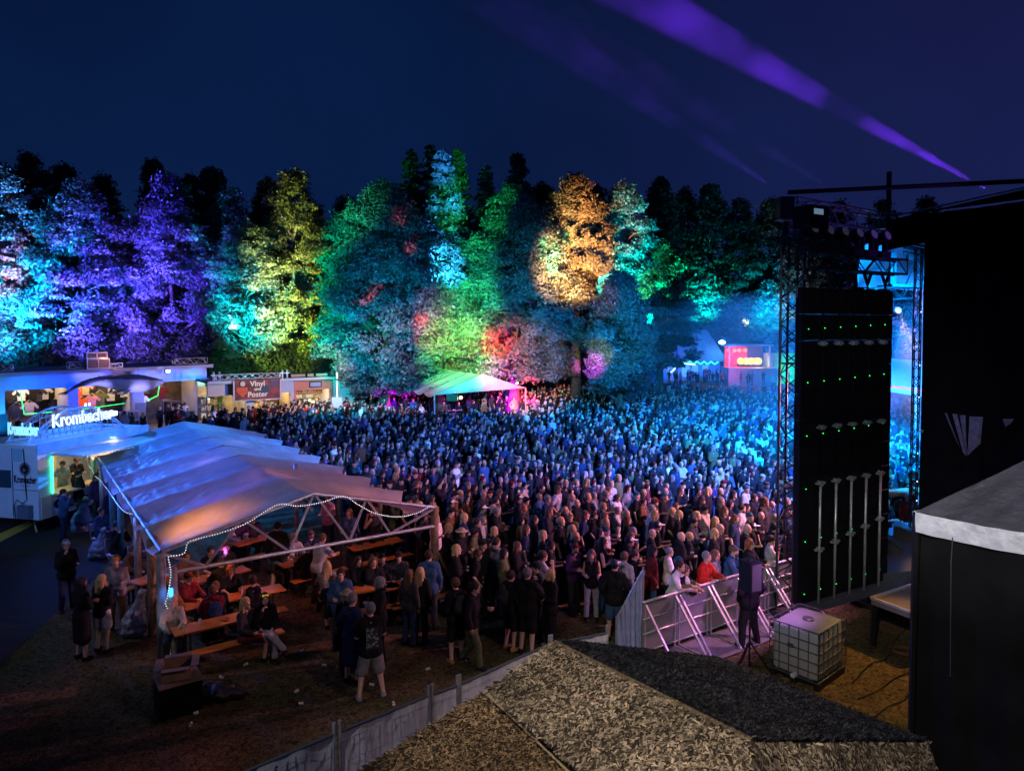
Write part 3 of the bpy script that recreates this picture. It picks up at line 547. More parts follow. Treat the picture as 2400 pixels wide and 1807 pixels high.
# ---------------------------------------------------------------- beer tent
FAB = mat('tent_fabric', (.48,.48,.50), .46, noise=.16, nscale=1.6, bump=1.0, bscale=4.5, spec=.5, transl=.3)
STEEL = mat('galvanised_steel', (.42,.42,.44), .42, .6, noise=.2, nscale=12); WOOD = mat('old_wood', (.22,.15,.09), .85, noise=.35, nscale=10, bump=.4, bscale=30); DARKM = mat('black_metal', (.012,.012,.014), .5, .2, noise=.2)
WHITEP = mat('white_paint', (.62,.63,.65), .5, noise=.06, nscale=3); TEAL = mat('teal_paint', (.06,.28,.30), .6, noise=.25, nscale=8)
BEAD = mat('led_bead', (.8,.8,.8), .4, emis=(.85,.88,1), es=5.5); CORD = mat('clear_tube', (.4,.4,.4), .3)
zE, zR = 2.28, 3.10
FL = W(377,1289,zE); FR = W(1017,1187,zE); TM = frame(FL, FR); TMi = TM.inverted(); WT = (FR-FL).length; LT = 15.3
tent = fr_empty('beer_tent', TM, label='long low grey beer tent with sagging ribbed roof over the orange tables', cat='tent')
NBAY = 7
def rz_(s, v):
    f = (v*NBAY) % 1.0; g = math.sin(math.pi*f); a = abs(s)
    w = .012*math.sin(23*s+9*f+3*v*7)*a + .020*math.sin(41*a*a+14*v)*g*a + .02*math.sin(60*v+5*a)*g*a*a + .012*math.sin(150*v+22*s+3*math.sin(9*a+11*f))*a*a*(.3+g) + .007*math.sin(260*v-31*s)*a**3
    return zR-(zR-zE)*a**1.08 - .30*g*(.30+.70*a)*(.85 if s < 0 else 1.1)+w-.10*math.sin(math.pi*v)*(1-a)
def roofpt(u, v):
    s = u*2-1; f = (v*NBAY) % 1.0; g = math.sin(math.pi*f); sc2 = 1-(.0 if s < 0 else .13*g*s**6)
    return (WT/2+s*sc2*(WT/2+.12), -.15+v*(LT+.3), rz_(s, v))
MB().grid(roofpt, 56, 210).build('roof_fabric', FAB, tent, True)
mb = MB()
def edge(s): return [Vector((WT/2+s*(WT/2+.10), -.15+v*(LT+.3), zE-.03)) for v in (0, .5, 1)]
mb.tube([(0,-.12,zE), (WT/2,-.12,zR-.03), (WT,-.12,zE)], .045, 8); mb.tube([(.05,-.12,1.80),(WT-.03,-.12,1.80)], .045, 8)
tops = [.06,.20,.37,.5,.66,.80,.94]; bots = [.13,.285,.44,.60,.745,.87]
tp = lambda a: Vector((a*WT, -.12, zE+(zR-zE)*(1-abs(2*a-1))-.04)); bt_ = lambda a: Vector((a*WT, -.12, 1.81))
for a, b_ in ((0,.13),(.24,.13),(.26,.41),(.5,.41),(.505,.635),(.70,.635),(.71,.80),(.99,.80)): mb.bar(tp(a), bt_(b_), .05, .05)
mb.build('gable_truss', STEEL, tent)
for s in (0, WT): mb = MB(); mb.tube([(s,0,zE-.02-.3*(s > 0)),(s,LT,zE-.02-.3*(s > 0))], .035, 6); mb.build('eave_rail', STEEL, tent)
MB().tube([(WT/2,0,zR-.42),(WT/2,LT,zR-.42)], .05, 6).build('ridge_beam', STEEL, tent)
for j in range(1, NBAY+1):
    v = LT*j/NBAY; MB().tube([(0,v,zE-.05),(WT/2,v,zR-.1),(WT,v,zE-.05)], .035, 6).build('rafter', STEEL, tent)
mb = MB(); mb.tube([(-.02,-.10,0),(-.02,-.10,zE-.02)], .10, 10); mb.tube([(.22,-.14,0),(.22,-.14,1.9)], .07, 10); mb.build('post', mat('grey_post', (.28,.27,.26), .8, noise=.3, nscale=7, bump=.3, bscale=20), tent, True)
MB().tube([(WT-.02,-.08,0),(WT-.02,-.08,zE+.02)], .10, 10).build('post', WOOD, tent, True)
MB().bar((WT,-.05,1.2),(WT+.5,-.35,.05), .10, .06).build('brace', WOOD, tent)
for j, m in ((1.25, WOOD),(3.4,STEEL),(6.8,TEAL),(8.9,TEAL),(12.1,STEEL),(15.2,TEAL)): MB().tube([(-.02,j,0),(-.02,j,zE-.05)], .085, 8).build('post', m, tent, True)
MB().bar((-.02,1.2,2.0),(.45,.15,.9), .10, .05).build('brace', mat('orange_plank', (.5,.16,.04), .7, noise=.2, nscale=12), tent)
for j in (3.4,6.8,10.2,15.2): MB().tube([(WT+.0,j,0),(WT,j,zE-.05)], .08, 8).build('post', WOOD, tent, True)
MB().tube([(WT*.7,5.2,0),(WT*.7,5.2,zR-.3)], .07, 8).build('post', STEEL, tent, True)
def beads(name, pts, label, step=.055, r=.014, loc=None, emat=BEAD):
    mb = MB(); pts = [Vector(p) for p in pts]; mb.tube(pts, .011, 5, m=1); L = [0]
    for a, b_ in zip(pts, pts[1:]): L.append(L[-1]+(b_-a).length)
    d = 0; i = 0
    while d < L[-1]:
        while L[i+1] < d: i += 1
        p = pts[i].lerp(pts[i+1], (d-L[i])/max(1e-6, L[i+1]-L[i]))
        mb.add([p+Vector(q)*r for q in ((1,0,0),(-1,0,0),(0,1,0),(0,-1,0),(0,0,1),(0,0,-1))], [(0,2,4),(2,1,4),(1,3,4),(3,0,4),(2,0,5),(1,2,5),(3,1,5),(0,3,5)], 0); d += step
    o = mb.build(name, [emat, CORD]); return tag(o, label, 'rope light')
gab = TM @ Vector((0,-.22,0)); gn = TM.to_3x3() @ Vector((0,1,0))
def ongable(px, py):
    d = Vector(ray(px, py)); o = Vector((0,0,CAMZ)); t = (gab-o).dot(gn)/d.dot(gn); return o+d*t
def smooth(P, n=6):
    P = [Vector(p) for p in P]; out = []
    for i in range(len(P)-1):
        p0, p1, p2, p3 = P[max(0,i-1)], P[i], P[i+1], P[min(len(P)-1,i+2)]
        for k in range(n): t = k/n; out.append(.5*((2*p1)+(p2-p0)*t+(2*p0-5*p1+4*p2-p3)*t*t+(3*p1-p0-3*p2+p3)*t**3))
    return out+[P[-1]]
P = [(399,1537),(397,1490),(399,1440),(388,1415),(393,1395),(400,1350),(398,1325),(395,1305),(410,1302),(432,1296),(440,1272),(462,1263),(520,1248),(580,1225),(650,1183),(700,1186),(755,1177),(805,1163),(840,1183),(880,1203),(930,1211),(975,1203),(1012,1184)]
beads('rope_light', smooth([ongable(*p) for p in P]), 'string of white light beads draped along the front gable truss of the beer tent')
P = [(1190*.3165*0+x*.3165, 780+y*.3165) for x, y in ((592,880),(640,930),(655,985),(682,1010),(700,1055),(745,1095),(770,1130),(800,1165),(830,1210),(870,1270),(905,1310),(930,1330),(980,1342))]
def oneave(px, py):
    d = Vector(ray(px, py)); n_ = TM.to_3x3() @ Vector((1,0,0)); p0 = TM @ Vector((-.16,0,0)); o = Vector((0,0,CAMZ)); t = (p0-o).dot(n_)/d.dot(n_); return o+d*t
beads('rope_light', smooth([oneave(*p) for p in P]), 'wavy rope light along the left eave of the beer tent beside the beer trailer', .07, .012)
# tables and benches
TT = mat('orange_table', (.62,.17,.025), .35, noise=.10, nscale=4, spec=.5); BT = mat('bench_orange', (.60,.18,.03), .4, noise=.1, nscale=4)
def beer_set(kind, label, a, b, loc_z):
    a = Vector(a); b = Vector(b); M = frame(a, b); L = min(2.2, max(1.6, (Vector((b.x,b.y,0))-Vector((a.x,a.y,0))).length)); w = .50 if kind == 'beer_table' else .25; h = .77 if kind == 'beer_table' else .46
    o = fr_empty(kind, M, label=label, cat='table' if kind == 'beer_table' else 'bench', group='beer tables under the tent' if kind == 'beer_table' else 'benches under the tent')
    mb = MB(); mb.box(0, L, 0, w, h-.03, h); mb.build('tabletop' if kind == 'beer_table' else 'seat', TT if kind == 'beer_table' else BT, o)
    for x in (.3, L-.3):
        mb = MB(); 
        for y in (.05, w-.05): mb.bar((x, y, 0), (x, y, h-.03), .03)
        mb.bar((x, .05, .08), (x, w-.05, .08), .03); mb.bar((x, .05, h-.06), (x, w-.05, h-.06), .03); mb.build('leg_frame', DARKM, o)
    return o
tabs = [((410,1490),(655,1432),'front orange table nearest the tent post, two women at its right end'),((437,1430),(700,1375),'second orange table from the front, behind the man in the dark red hoodie'),((440,1372),(560,1342),'third orange table at the left with a white paper on it'),
 ((757,1402),(937,1374),'short orange table end right of the walkway, before the man with the printed shirt'),((900,1385),(1010,1360),'red orange table behind the women at the right post'),((667,1330),(740,1312),'orange table in the middle of the tent with cups and a bottle rack'),
 ((560,1280),(640,1258),'table at the back with people in hoods'),((830,1290),(930,1270),'table at the back right under the gable truss'),((330,1370),(385,1350),'table left of the front post, mostly hidden')]
TABP = []
for i, (a, b_, lb) in enumerate(tabs):
    A_ = W(*a, .77); B_ = W(*b_, .77); beer_set('beer_table', lb, A_, B_, 0); M = frame(A_, B_); TABP.append((M, (Vector((B_.x,B_.y,0))-Vector((A_.x,A_.y,0))).length))
    for yy, nm in ((-.42, 'near'), (.70, 'far')):
        p = M @ Vector((.05, yy, 0)); q = M @ Vector((2.1, yy, 0)); q = M @ Vector((min(2.1, TABP[-1][1]), yy, 0)); beer_set('bench', 'bench on the %s side of the %s' % (nm, ' '.join(lb.split()[:9])), p, q, 0)
# ---------------------------------------------------------------- fence in front
TARP = mat('white_tarp', (.58,.58,.60), .6, noise=.10, nscale=2, bump=.5, bscale=3, transl=.15)
fpts = [W(300,1925,2), W(560,1807,2), W(790,1716,2), W(1010,1627,2), W(1075,1604,2), W(1290,1508,2), W(1425,1483,2)]
fl = [Vector((p.x, p.y, 0)) for p in fpts]
fence = empty('construction_fence', fl[1], 0, 'wire mesh construction fence hung with white tarpaulin below the beer tent field', 'fence')
def seg(a, b, gap, nm):
    a = a-fl[1]; b = b-fl[1]; d = (b-a).normalized(); a = a+d*gap; b = b-d*gap; L = (b-a).length; n = Vector((-d.y, d.x, 0))
    def tf(u, v): q = a.lerp(b, u); z = .06+v*1.93; return q+n*(.012*math.sin(u*L*9+2*v)+.02*math.sin(3*u*L+7*v)+.015*math.sin(31*u+11*v))+Vector((0,0,z))
    MB().grid(tf, max(8, int(L*14)), 20).build('tarpaulin', TARP, fence, True)
    mb = MB(); k = int(L/.12)
    for i in range(k+1): q = a.lerp(b, i/k)-n*.045; mb.tube([q+Vector((0,0,.05)), q+Vector((0,0,2))], .0035, 4, cap=False)
    for z in (.3,.62,.95,1.28,1.62,1.9): mb.tube([a-n*.045+Vector((0,0,z)), b-n*.045+Vector((0,0,z))], .0035, 4, cap=False)
    mb.build('wire_mesh', STEEL, fence)
    mb = MB(); mb.tube([a+Vector((0,0,2.0)), b+Vector((0,0,2.0))], .022, 8); mb.build('top_rail', mat('dark_rail', (.06,.07,.08), .6), fence)
    for q in (a, b): MB().tube([q, q+Vector((0,0,2.14))], .024, 8).build('post', STEEL, fence)
seg(fl[0], fl[2], .04, 0); seg(fl[2], fl[3], .04, 1); seg(fl[3], fl[4], .02, 2); seg(fl[4], fl[5], .02, 3); seg(fl[5], fl[6], .02, 4)
# sloping cloth panel at the barrier end
a = W(1444,1530); b = W(1506,1525)
sp_ = empty('fence_panel', a, 0, 'fence panel under sloping pale blue cloth at the left end of the crowd barrier', 'fence')
d = b-a; d.z = 0; zt0, zt1 = .75, 1.78
def tf(u, v): q = d*u; return q+Vector((.05*math.sin(u*40+v*3)*.3, .04*math.sin(u*26)+.03*math.sin(60*u+v), .02+v*(zt0+(zt1-zt0)*u)))
MB().grid(tf, 40, 14).build('cloth', mat('blue_cloth', (.32,.36,.62), .8, noise=.15, nscale=6, bump=.3, bscale=12), sp_, True)
mb = MB(); mb.tube([(0,0,0),(0,0,zt0+.06)], .022, 6); mb.tube([d, d+Vector((0,0,zt1+.05))], .022, 6); mb.tube([(0,0,zt0), d+Vector((0,0,zt1))], .018, 6); mb.build('frame', STEEL, sp_)
# ---------------------------------------------------------------- crowd barrier
ALU = mat('aluminium', (.50,.50,.53), .38, .55, noise=.15, nscale=10)
b0 = W(1507,1412,1.18); b1 = W(1826,1318,1.18); BM = frame(b0, b1); BL_ = (Vector((b1.x,b1.y,0))-Vector((b0.x,b0.y,0))).length
NB_ = 5
for i in range(NB_):
    x0 = BL_*i/NB_*1.12; x1 = BL_*(i+1)/NB_*1.12-.01; M = BM @ Matrix.Translation((x0,0,0)); w_ = x1-x0
    o = fr_empty('crowd_barrier', M, label=['leftmost','second','third','fourth','fifth'][i]+' aluminium barrier section in front of the crowd, counted from the left', cat='barrier', group='aluminium barriers before the crowd')
    MB().box(0, w_, 0, .012, .12, 1.12).build('panel', mat('perforated_panel', (.30,.30,.33), .5, .4, noise=.12, nscale=30), o)
    mb = MB(); mb.tube([(0,0,1.18),(w_,0,1.18)], .032, 10); 
    for z in (.12,.5,.82): mb.bar((0,-.01,z),(w_,-.01,z), .035, .03)
    mb.build('rail', ALU, o, True)
    for x in (.06, w_-.06):
        mb = MB(); mb.bar((x,0,.05),(x,0,1.17), .04); mb.bar((x,-.02,1.12),(x,-.95,.03), .05, .04); mb.bar((x,0,.02),(x,-1.02,.02), .05, .03); mb.build('brace', ALU, o)
    MB().box(.06, w_-.06, -1.02, -.05, .025, .035).build('base_plate', mat('tread_plate', (.22,.21,.22), .5, .5, noise=.2, nscale=20), o)
# ---------------------------------------------------------------- foreground roofs
def shag(name, faces, n_per, leaf, tint, parent, seed=1):
    """reed tufts laid over sloping faces: faces = list of 3/4-point polygons"""
    rs = np.random.RandomState(seed); Vs = []; Fs = []; Ts = []; off = 0
    for P in faces:
        P = [np.array(p, float) for p in P]; tris = [(P[0], P[i], P[i+1]) for i in range(1, len(P)-1)]
        for a, b, c in tris:
            ar = np.linalg.norm(np.cross(b-a, c-a))/2; m = int(ar*n_per); u = rs.rand(m, 2); q = u.sum(1) > 1; u[q] = 1-u[q]
            p = a+u[:, :1]*(b-a)+u[:, 1:]*(c-a); nn = np.cross(b-a, c-a); nn /= np.linalg.norm(nn); nn = nn if nn[2] > 0 else -nn
            dn = np.array([0, 0, -1.])-nn*(-nn[2]); dn /= np.linalg.norm(dn)+1e-9; sd = np.cross(nn, dn)
            ang = rs.normal(size=m)*.75; dr = dn*np.cos(ang)[:, None]+sd*np.sin(ang)[:, None]; L = leaf*(.5+rs.rand(m)); lift = .15+.6*rs.rand(m)
            wv = np.cross(dr, nn); wv /= np.linalg.norm(wv, axis=1)[:, None]; wd = (leaf*.16*(.6+.8*rs.rand(m)))[:, None]
            p = p+nn*(.02*rs.rand(m))[:, None]; md = p+dr*(L*.5)[:, None]+nn*(L*.5*lift)[:, None]; tp_ = p+dr*L[:, None]+nn*(L*lift*(.3+.5*rs.rand(m)))[:, None]
            V = np.stack([p-wv*wd*.6, p+wv*wd*.6, md+wv*wd, md-wv*wd, tp_+wv*wd*.35, tp_-wv*wd*.35], 1).reshape(-1, 3); k = np.arange(m)[:, None]*6+off
            Fs.append(np.concatenate([k+np.array([[0,1,2,3]]), k+np.array([[3,2,4,5]])])); Vs.append(V); off += 6*m
            cn = .5+.5*np.sin(p[:, 0]*3.1+1.3*np.sin(p[:, 1]*2.7))*np.sin(p[:, 1]*4.3+p[:, 0]); Ts.append(np.repeat(np.array(tint)*((.10+2.1*rs.rand(m)**2.2)*(.65+.6*cn))[:, None], 6, 0))
    link(name, npmesh(name, np.concatenate(Vs), np.concatenate(Fs), mat('reed', (.3,.25,.18), .8, attr='Col', spec=.2), attr=np.concatenate(Ts)), parent)
BASEM = mat('roof_underlay', (.05,.04,.03), .95, noise=.4, nscale=10)
A_ = W(1300,1506,4.0); B_ = W(1762,1737,3.9); S1 = W(1128,1622,3.72); S2 = W(1330,1807,3.55)
nrm = (B_-A_).cross(S1-A_); nrm = nrm if nrm.z > 0 else -nrm
def onpl(px, py, a=A_, n_=nrm): d = Vector(ray(px, py)); o = Vector((0,0,CAMZ)); t = (a-o).dot(n_)/d.dot(n_); return o+d*t
S1 = onpl(1143,1617); S2 = onpl(1372,1814); S3 = onpl(1480,2050); S4 = onpl(1760,2050)
E0 = W(1330,1507,3.15); E1 = W(1547,1532,3.0); E2 = W(1685,1545,3.0); E3 = W(1800,1592,2.97); E4 = W(1944,1648,2.93); Cc = W(2172,1738,2.85)
D1 = W(2205,1870,2.3); D0 = W(1900,2050,2.95)
r1 = empty('thatched_roof', (0,0,0), 0, 'large shaggy brown hip roof in the near foreground, its far slope tinted as shaded', 'roof')
faces = [(A_, B_, S4, S3, S2, S1), (B_, Cc, D1, D0, S4)]
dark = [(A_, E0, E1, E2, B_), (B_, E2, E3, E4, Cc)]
mb = MB()
for f in faces+dark: mb.add([Vector(p)-Vector((0,0,.012)) for p in f], [(0,i,i+1) for i in range(1,len(f)-1)])
mb.add([p-Vector((0,0,z)) for z in (.0,.35) for p in (E0,E1,E2,E3,E4,Cc,D1)], [(i,i+1,i+8,i+7) for i in range(6)])
mb.build('roof_deck', BASEM, r1)
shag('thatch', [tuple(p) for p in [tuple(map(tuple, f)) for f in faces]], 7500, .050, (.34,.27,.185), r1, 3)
shag('shaded_thatch', [tuple(map(tuple, f)) for f in dark], 5600, .05, (.050,.050,.054), r1, 5)  # shade of the far slope is painted in by this darker tint
for f in (faces[0],):
    pass
MB().tube([A_+Vector((0,0,.0)), B_+Vector((0,0,.0))], .03, 6).build('ridge', mat('reed_ridge', (.20,.15,.09), .9, noise=.5, nscale=30, bump=1, bscale=60), r1)
for p in (W(1420,1560,3.4), W(1900,1720,2.9)):
    MB().tube([(p.x, p.y+.3, 0),(p.x, p.y+.3, p.z-.1)], .08, 8).build('post', WOOD, r1)
# lower left roof
Rr = W(1130,1626,3.35); L1 = W(850,1807,3.05); L2 = W(560,2050,2.8); L3 = W(1560,2050,3.0); Rb = W(1318,1812,3.1)
r2_ = empty('thatched_roof', (0,0,0), 0, 'lower shaggy brown roof at the bottom, left of the large thatched roof', 'roof')
f2 = [(tuple(Rr), tuple(L1), tuple(L2), tuple(L3), tuple(Rb))]
mb = MB(); mb.add([Vector(p)-Vector((0,0,.012)) for p in f2[0]], [(0,1,2),(0,2,3),(0,3,4)]); mb.add([W(1122,1618,3.25), W(1180,1650,3.2), W(1440,1850,3.0), W(1480,2050,2.95), W(1300,2050,2.9)], [(0,1,2),(0,2,3),(0,3,4)]); mb.add([p-Vector((0,0,z)) for z in (0,.3) for p in (L2,L1,Rr)], [(0,1,4,3),(1,2,5,4)]); mb.build('roof_deck', BASEM, r2_)  # second sheet added below the gap only to darken it
shag('thatch', f2, 9500, .045, (.30,.205,.115), r2_, 8)
MB().tube([Rr+Vector((.02,0,.03)), Rr.lerp(Rb,.5)+Vector((.02,.0,.05)), Rb+Vector((.03,0,.04)), Rb.lerp(L3,.3)+Vector((.05,0,.04))], .013, 8).build('bamboo_cane', mat('bamboo', (.45,.34,.2), .6, noise=.2, nscale=30), r2_)
MB().tube([(L1.x+.4, L1.y+.1, 0),(L1.x+.4, L1.y+.1, L1.z-.1)], .07, 8).build('post', WOOD, r2_)
# grey sheet showing between the roofs
g0 = W(1300,1775,3.0); 
o = MB().add([W(1290,1760,3.02), W(1372,1812,3.06), W(1420,1900,3.1), W(1300,1900,3.06)], [(0,1,2,3)]).add([p+Vector((0,0,-.02)) for p in (W(1290,1760,3.02), W(1372,1812,3.06), W(1420,1900,3.1), W(1300,1900,3.06))], [(3,2,1,0)]).build('sheet_metal', mat('grey_sheet', (.30,.29,.28), .6, noise=.1, nscale=4))
tag(o, 'smooth grey sheet showing between the two thatched roofs', 'sheet metal')
mat('trim', (.45,.45,.5), .5)
# ---------------------------------------------------------------- side screen, tower, stage edge (all seen from behind)
BLK = mat('black_panel', (.006,.006,.008), .5, noise=.3, nscale=4, spec=.12); GLED = mat('green_led', (0,.1,0), .4, emis=(.02,1,.12), es=3.2)
s0 = W(1868,1420,.78); s1 = W(2079,1358,.80); SM = frame(s0, s1); SW = (Vector((s1.x,s1.y,0))-Vector((s0.x,s0.y,0))).length; SH0, SH1 = .8, 7.86
scr = fr_empty('screen_wall', SM, label='tall black side screen seen from behind with rows of small green lamps', cat='screen')
for i in range(6):
    mb = MB()
    for j in range(12): mb.box(SW*i/6+.006, SW*(i+1)/6-.006, 0, .12, SH0+(SH1-SH0)*j/12+.004, SH0+(SH1-SH0)*(j+1)/12-.004); mb.box(SW*i/6+.08, SW*(i+1)/6-.08, -.05, -.001, SH0+(SH1-SH0)*j/12+.1, SH0+(SH1-SH0)*(j+1)/12-.1)
    mb.build('panel_column', BLK, scr)
for i in range(6):
    for j in range(6):
        x = SW*(i+.28)/6; z = SH1-.92-j*1.18+ .02*i
        MB().lathe([(.0,0),(.010,.0),(.010,.010),(0,.014)], (0,0,0), 8).build('status_lamp', GLED, scr, loc=(x,-.062,z)).rotation_euler = (R(90),0,0)
for i in range(1, 6):
    x = SW*i/6+.02; mb = MB(); mb.tube([(x,-.12,SH0-.05),(x,-.12,3.55)], .030, 8); mb.tube([(x,-.12,3.5),(x,-.12,SH1-.2)], .014, 8, m=1); mb.build('support_pipe', [STEEL, BLK], scr, True)
    for z in (1.9+.1*i, 3.5, 4.75, 6.62):
        mb = MB(); mb.box(x-.14, x+.14, -.15, -.09, z-.022, z+.022); mb.box(x-.05, x+.05, -.175, -.07, z-.05, z+.05); mb.build('clamp', STEEL, scr)
MB().box(-.02, SW+.02, -.22, .16, SH0-.16, SH0-.02).build('bottom_rail', mat('rail_grey', (.08,.08,.11), .5, .3), scr)
mb = MB()
for x in (.15, SW-.2): mb.bar((x,.0,0),(x,.0,SH0-.1), .1); mb.bar((x,0,.05),(x,.8,.05), .1)
mb.build('foot', DARKM, scr)
# horizontal truss over the screen and shackles
mb = MB(); truss(mb, (-.05,-.02,8.42),(SW+.25,-.02,8.42), .34, .028, .42, br=.014)
o = fr_empty('screen_truss', SM, label='horizontal black truss carrying the side screen', cat='truss'); mb.build('truss_frame', DARKM, o)
for k in range(5):
    x = .25+k*.68; mb = MB(); mb.bar((x-.14,0,8.25),(x,0,7.98), .05); mb.bar((x+.14,0,8.25),(x,0,7.98), .05); mb.tube([(x,0,8.0),(x,0,7.86)], .025, 6); mb.build('hanging_bracket', DARKM, o)
# tower
t0 = W(1846,1432); TH = WD(1846,552,t0.y).z
tw = empty('truss_tower', t0, 0, 'tall dark lattice tower left of the side screen', 'truss tower'); mb = MB(); truss(mb, (0,0,.05),(0,0,TH), .40, .030, .30, up=(.7,.7,0), br=.015); 
for z in (3.1, 6.1): mb.box(-.22,.22,-.22,.22,z-.015,z+.015)
mb.build('truss_frame', mat('dark_alu', (.05,.05,.065), .45, .5), tw); MB().box(-.5,.5,-.5,.5,0,.05).build('base_plate', DARKM, tw)
beads('rope_light', [t0+Vector((.34,.25,1.0)), t0+Vector((.34,.25,5.0)), t0+Vector((.34,.25,8.8))], 'thin pale line of light down the right edge of the lattice tower', .5, .012, emat=mat('pale_led', (.5,.5,.5), .4, emis=(.4,.5,.9), es=1.2))
# front roof truss
q0 = W(1846,466,10.1); q1 = W(2082,508,10.1)
ft = empty('roof_truss', q0, 0, 'dark box truss at the top corner of the stage roof with violet light on it', 'truss'); mb = MB(); truss(mb, (0,0,-.25), (q1-q0)+Vector((0,0,-.25)), .5, .03, .5, br=.016); truss(mb, (0,0,-.85), (q1-q0)+Vector((0,0,-.7)), .12, .02, .45, br=.01); mb.build('truss_frame', mat('alu_dark2', (.16,.16,.19), .4, .6), ft)
MB().box(-.24,.10,-.2,.2,-.52,.02).build('corner_block', DARKM, ft); MB().tube([(0,0,-.55),(0,.1,TH-q0.z)], .09, 8).build('hoist', DARKM, ft)
# roof canopy
q2 = W(2420,424,10.25); q3 = W(2620,400,10.6)
o = MB().add([q0+Vector((0,0,.12)), q1+Vector((0,0,.05)), W(2420,446,10.1), q3, q2+Vector((0,0,.02))], [(0,1,2,3,4)]).add([p-Vector((0,0,.06)) for p in (q0+Vector((0,0,.12)), q1+Vector((0,0,.05)), W(2420,446,10.1), q3, q2+Vector((0,0,.02)))], [(4,3,2,1,0)]).build('roof_sheet', BLK)
bpy.data.objects.remove(o); o2 = empty('stage_roof', q0, 0, 'thin dark edge of the stage roof running to the upper right', 'roof')
MB().bar(q1-q0+Vector((0,0,-.02)), W(2420,436,10.3)-q0, .05, .04).build('edge_strip', mat('trim'), o2)
MB().tube([q0+Vector((0,0,.15))-q0, q2-q0], .055, 8).build('edge_tube', DARKM, o2)
MB().tube([q1-q0+Vector((0,0,-.6)), q1-q0+Vector((0,0,1.25))], .07, 8).build('mast', DARKM, o2)
# black curtain wall: from the truss post at px 2168 to the right, towards the viewpoint
def cur(px, z): return W(px, 0, z)
c0 = W(2168,498,10.2); c1 = W(2600,395,10.2); c0 = Vector((c0.x, c0.y, 0)); dd = Vector((.53,-.85,0)).normalized()
cw = empty('black_curtain', c0, 0, 'high black fabric wall at the right side of the stage', 'curtain')
def cf(u, v): L = 11*u; return dd*L+Vector((0,0,.0+10.15*v))+Vector((.85,.53,0))*(.05*math.sin(L*5+1.2*math.sin(L*1.7))+.03*math.sin(L*13+v*3))
BF = mat('black_fabric', (.010,.010,.011), .95, noise=.3, nscale=1.2, bump=.4, bscale=3, spec=.02)
MB().grid(cf, 160, 24).build('fabric', BF, cw, True)
MB().box(-.06,.04,-.1,.1,4.0,4.06).build('clip', STEEL, cw)
# upper dark flap from the roof truss to the curtain
MB().add([q1-c0+Vector((0,0,-.1)), q1-c0+Vector((0,0,-.95)), Vector((0,0,9.35)), dd*.02+Vector((0,0,10.2))], [(0,1,2,3)]).add([W(2420,440,10.1)-c0, dd*6+Vector((0,0,10.2)), dd*.02+Vector((0,0,10.2)), q1-c0+Vector((0,0,-.1))], [(0,1,2,3)]).build('top_flap', BF, cw)
pl = mat('crumpled_foil', (.20,.21,.24), .22, .1, noise=.3, nscale=6, bump=1, bscale=9, spec=.9)
def onc(px, py, off=-.12):
    n_ = Vector((.85,.53,0)); d = Vector(ray(px, py)); o = Vector((0,0,CAMZ)); p0 = c0+n_*off; t = (p0-o).dot(n_)/d.dot(n_); return o+d*t
fo = empty('torn_foil', onc(2265,1070), 0, 'crumpled transparent foil hanging in a point on the black fabric wall', 'foil'); q = fo.location
for k, P in enumerate((((2232,970),(2243,970),(2258,1030),(2265,1070),(2257,1060)), ((2249,973),(2263,973),(2264,1030),(2268,1060),(2266,1068)), ((2272,976),(2304,977),(2298,1040),(2284,1052),(2268,1068)), ((2350,982),(2376,982),(2370,992),(2356,1000)), ((2214,968),(2219,968),(2250,1050),(2240,1030)))):
    v = [onc(*p, -.12-.04*(i % 2))-q for i, p in enumerate(P)]; mb = MB(); mb.add(v, [tuple(range(len(v)))]); mb.build('foil_strip', pl, fo)
# narrow truss post with lamps at the curtain's edge
o = empty('truss_post', c0+Vector((-.12,.05,0)), 0, 'narrow dark truss post with tiny lamps at the edge of the black fabric wall', 'truss'); mb = MB(); truss(mb, (0,0,.9),(0,0,9.2), .16, .018, .25, up=(.7,.7,0), br=.009); mb.build('truss_frame', DARKM, o)
for z in (2.05, 2.6, 3.4, 5.0, 5.9, 7.4): MB().lathe([(.0,-.02),(.02,0),(0,.02)], (0,0,0), 6).build('lamp', mat('small_lamp', (.8,.6,.5), .4, emis=(1,.72,.6), es=3.2), o, loc=(.02,-.14,z))
# equipment on the screen truss
def moving_head(name, M, z, lab, s=1):
    o = fr_empty(name, M, label=lab, cat='stage light', group='stage lights over the side screen'); o.location.z += z
    MB().box(-.17*s,.17*s,-.17*s,.17*s,0,.14*s).build('base', DARKM, o)
    mb = MB(); mb.box(-.2*s,-.15*s,-.06*s,.06*s,.14*s,.48*s); mb.box(.15*s,.2*s,-.06*s,.06*s,.14*s,.48*s); mb.box(-.2*s,.2*s,-.05*s,.05*s,.12*s,.16*s); mb.build('yoke', DARKM, o)
    mb = MB(); mb.lathe([(.06*s,-.2*s),(.13*s,-.14*s),(.14*s,.1*s),(.12*s,.2*s)], (0,0,0), 14); h_ = mb.build('lamp_head', DARKM, o, True, loc=(0,0,.44*s)); h_.rotation_euler = (R(70),0,0)
    MB().lathe([(.0,.201*s),(.11*s,.203*s),(.10*s,.21*s),(0,.213*s)], (0,0,0), 14).build('lens', mat('lens', (.2,.2,.25), .1, emis=(.5,.45,.8), es=.03), h_)
    return o
for k in range(6): moving_head('stage_light', SM @ Matrix.Translation((.15+k*.52,0,0)), 8.62, ['first','second','third','fourth','fifth','last'][k]+' dark moving head from the left on the truss over the screen')
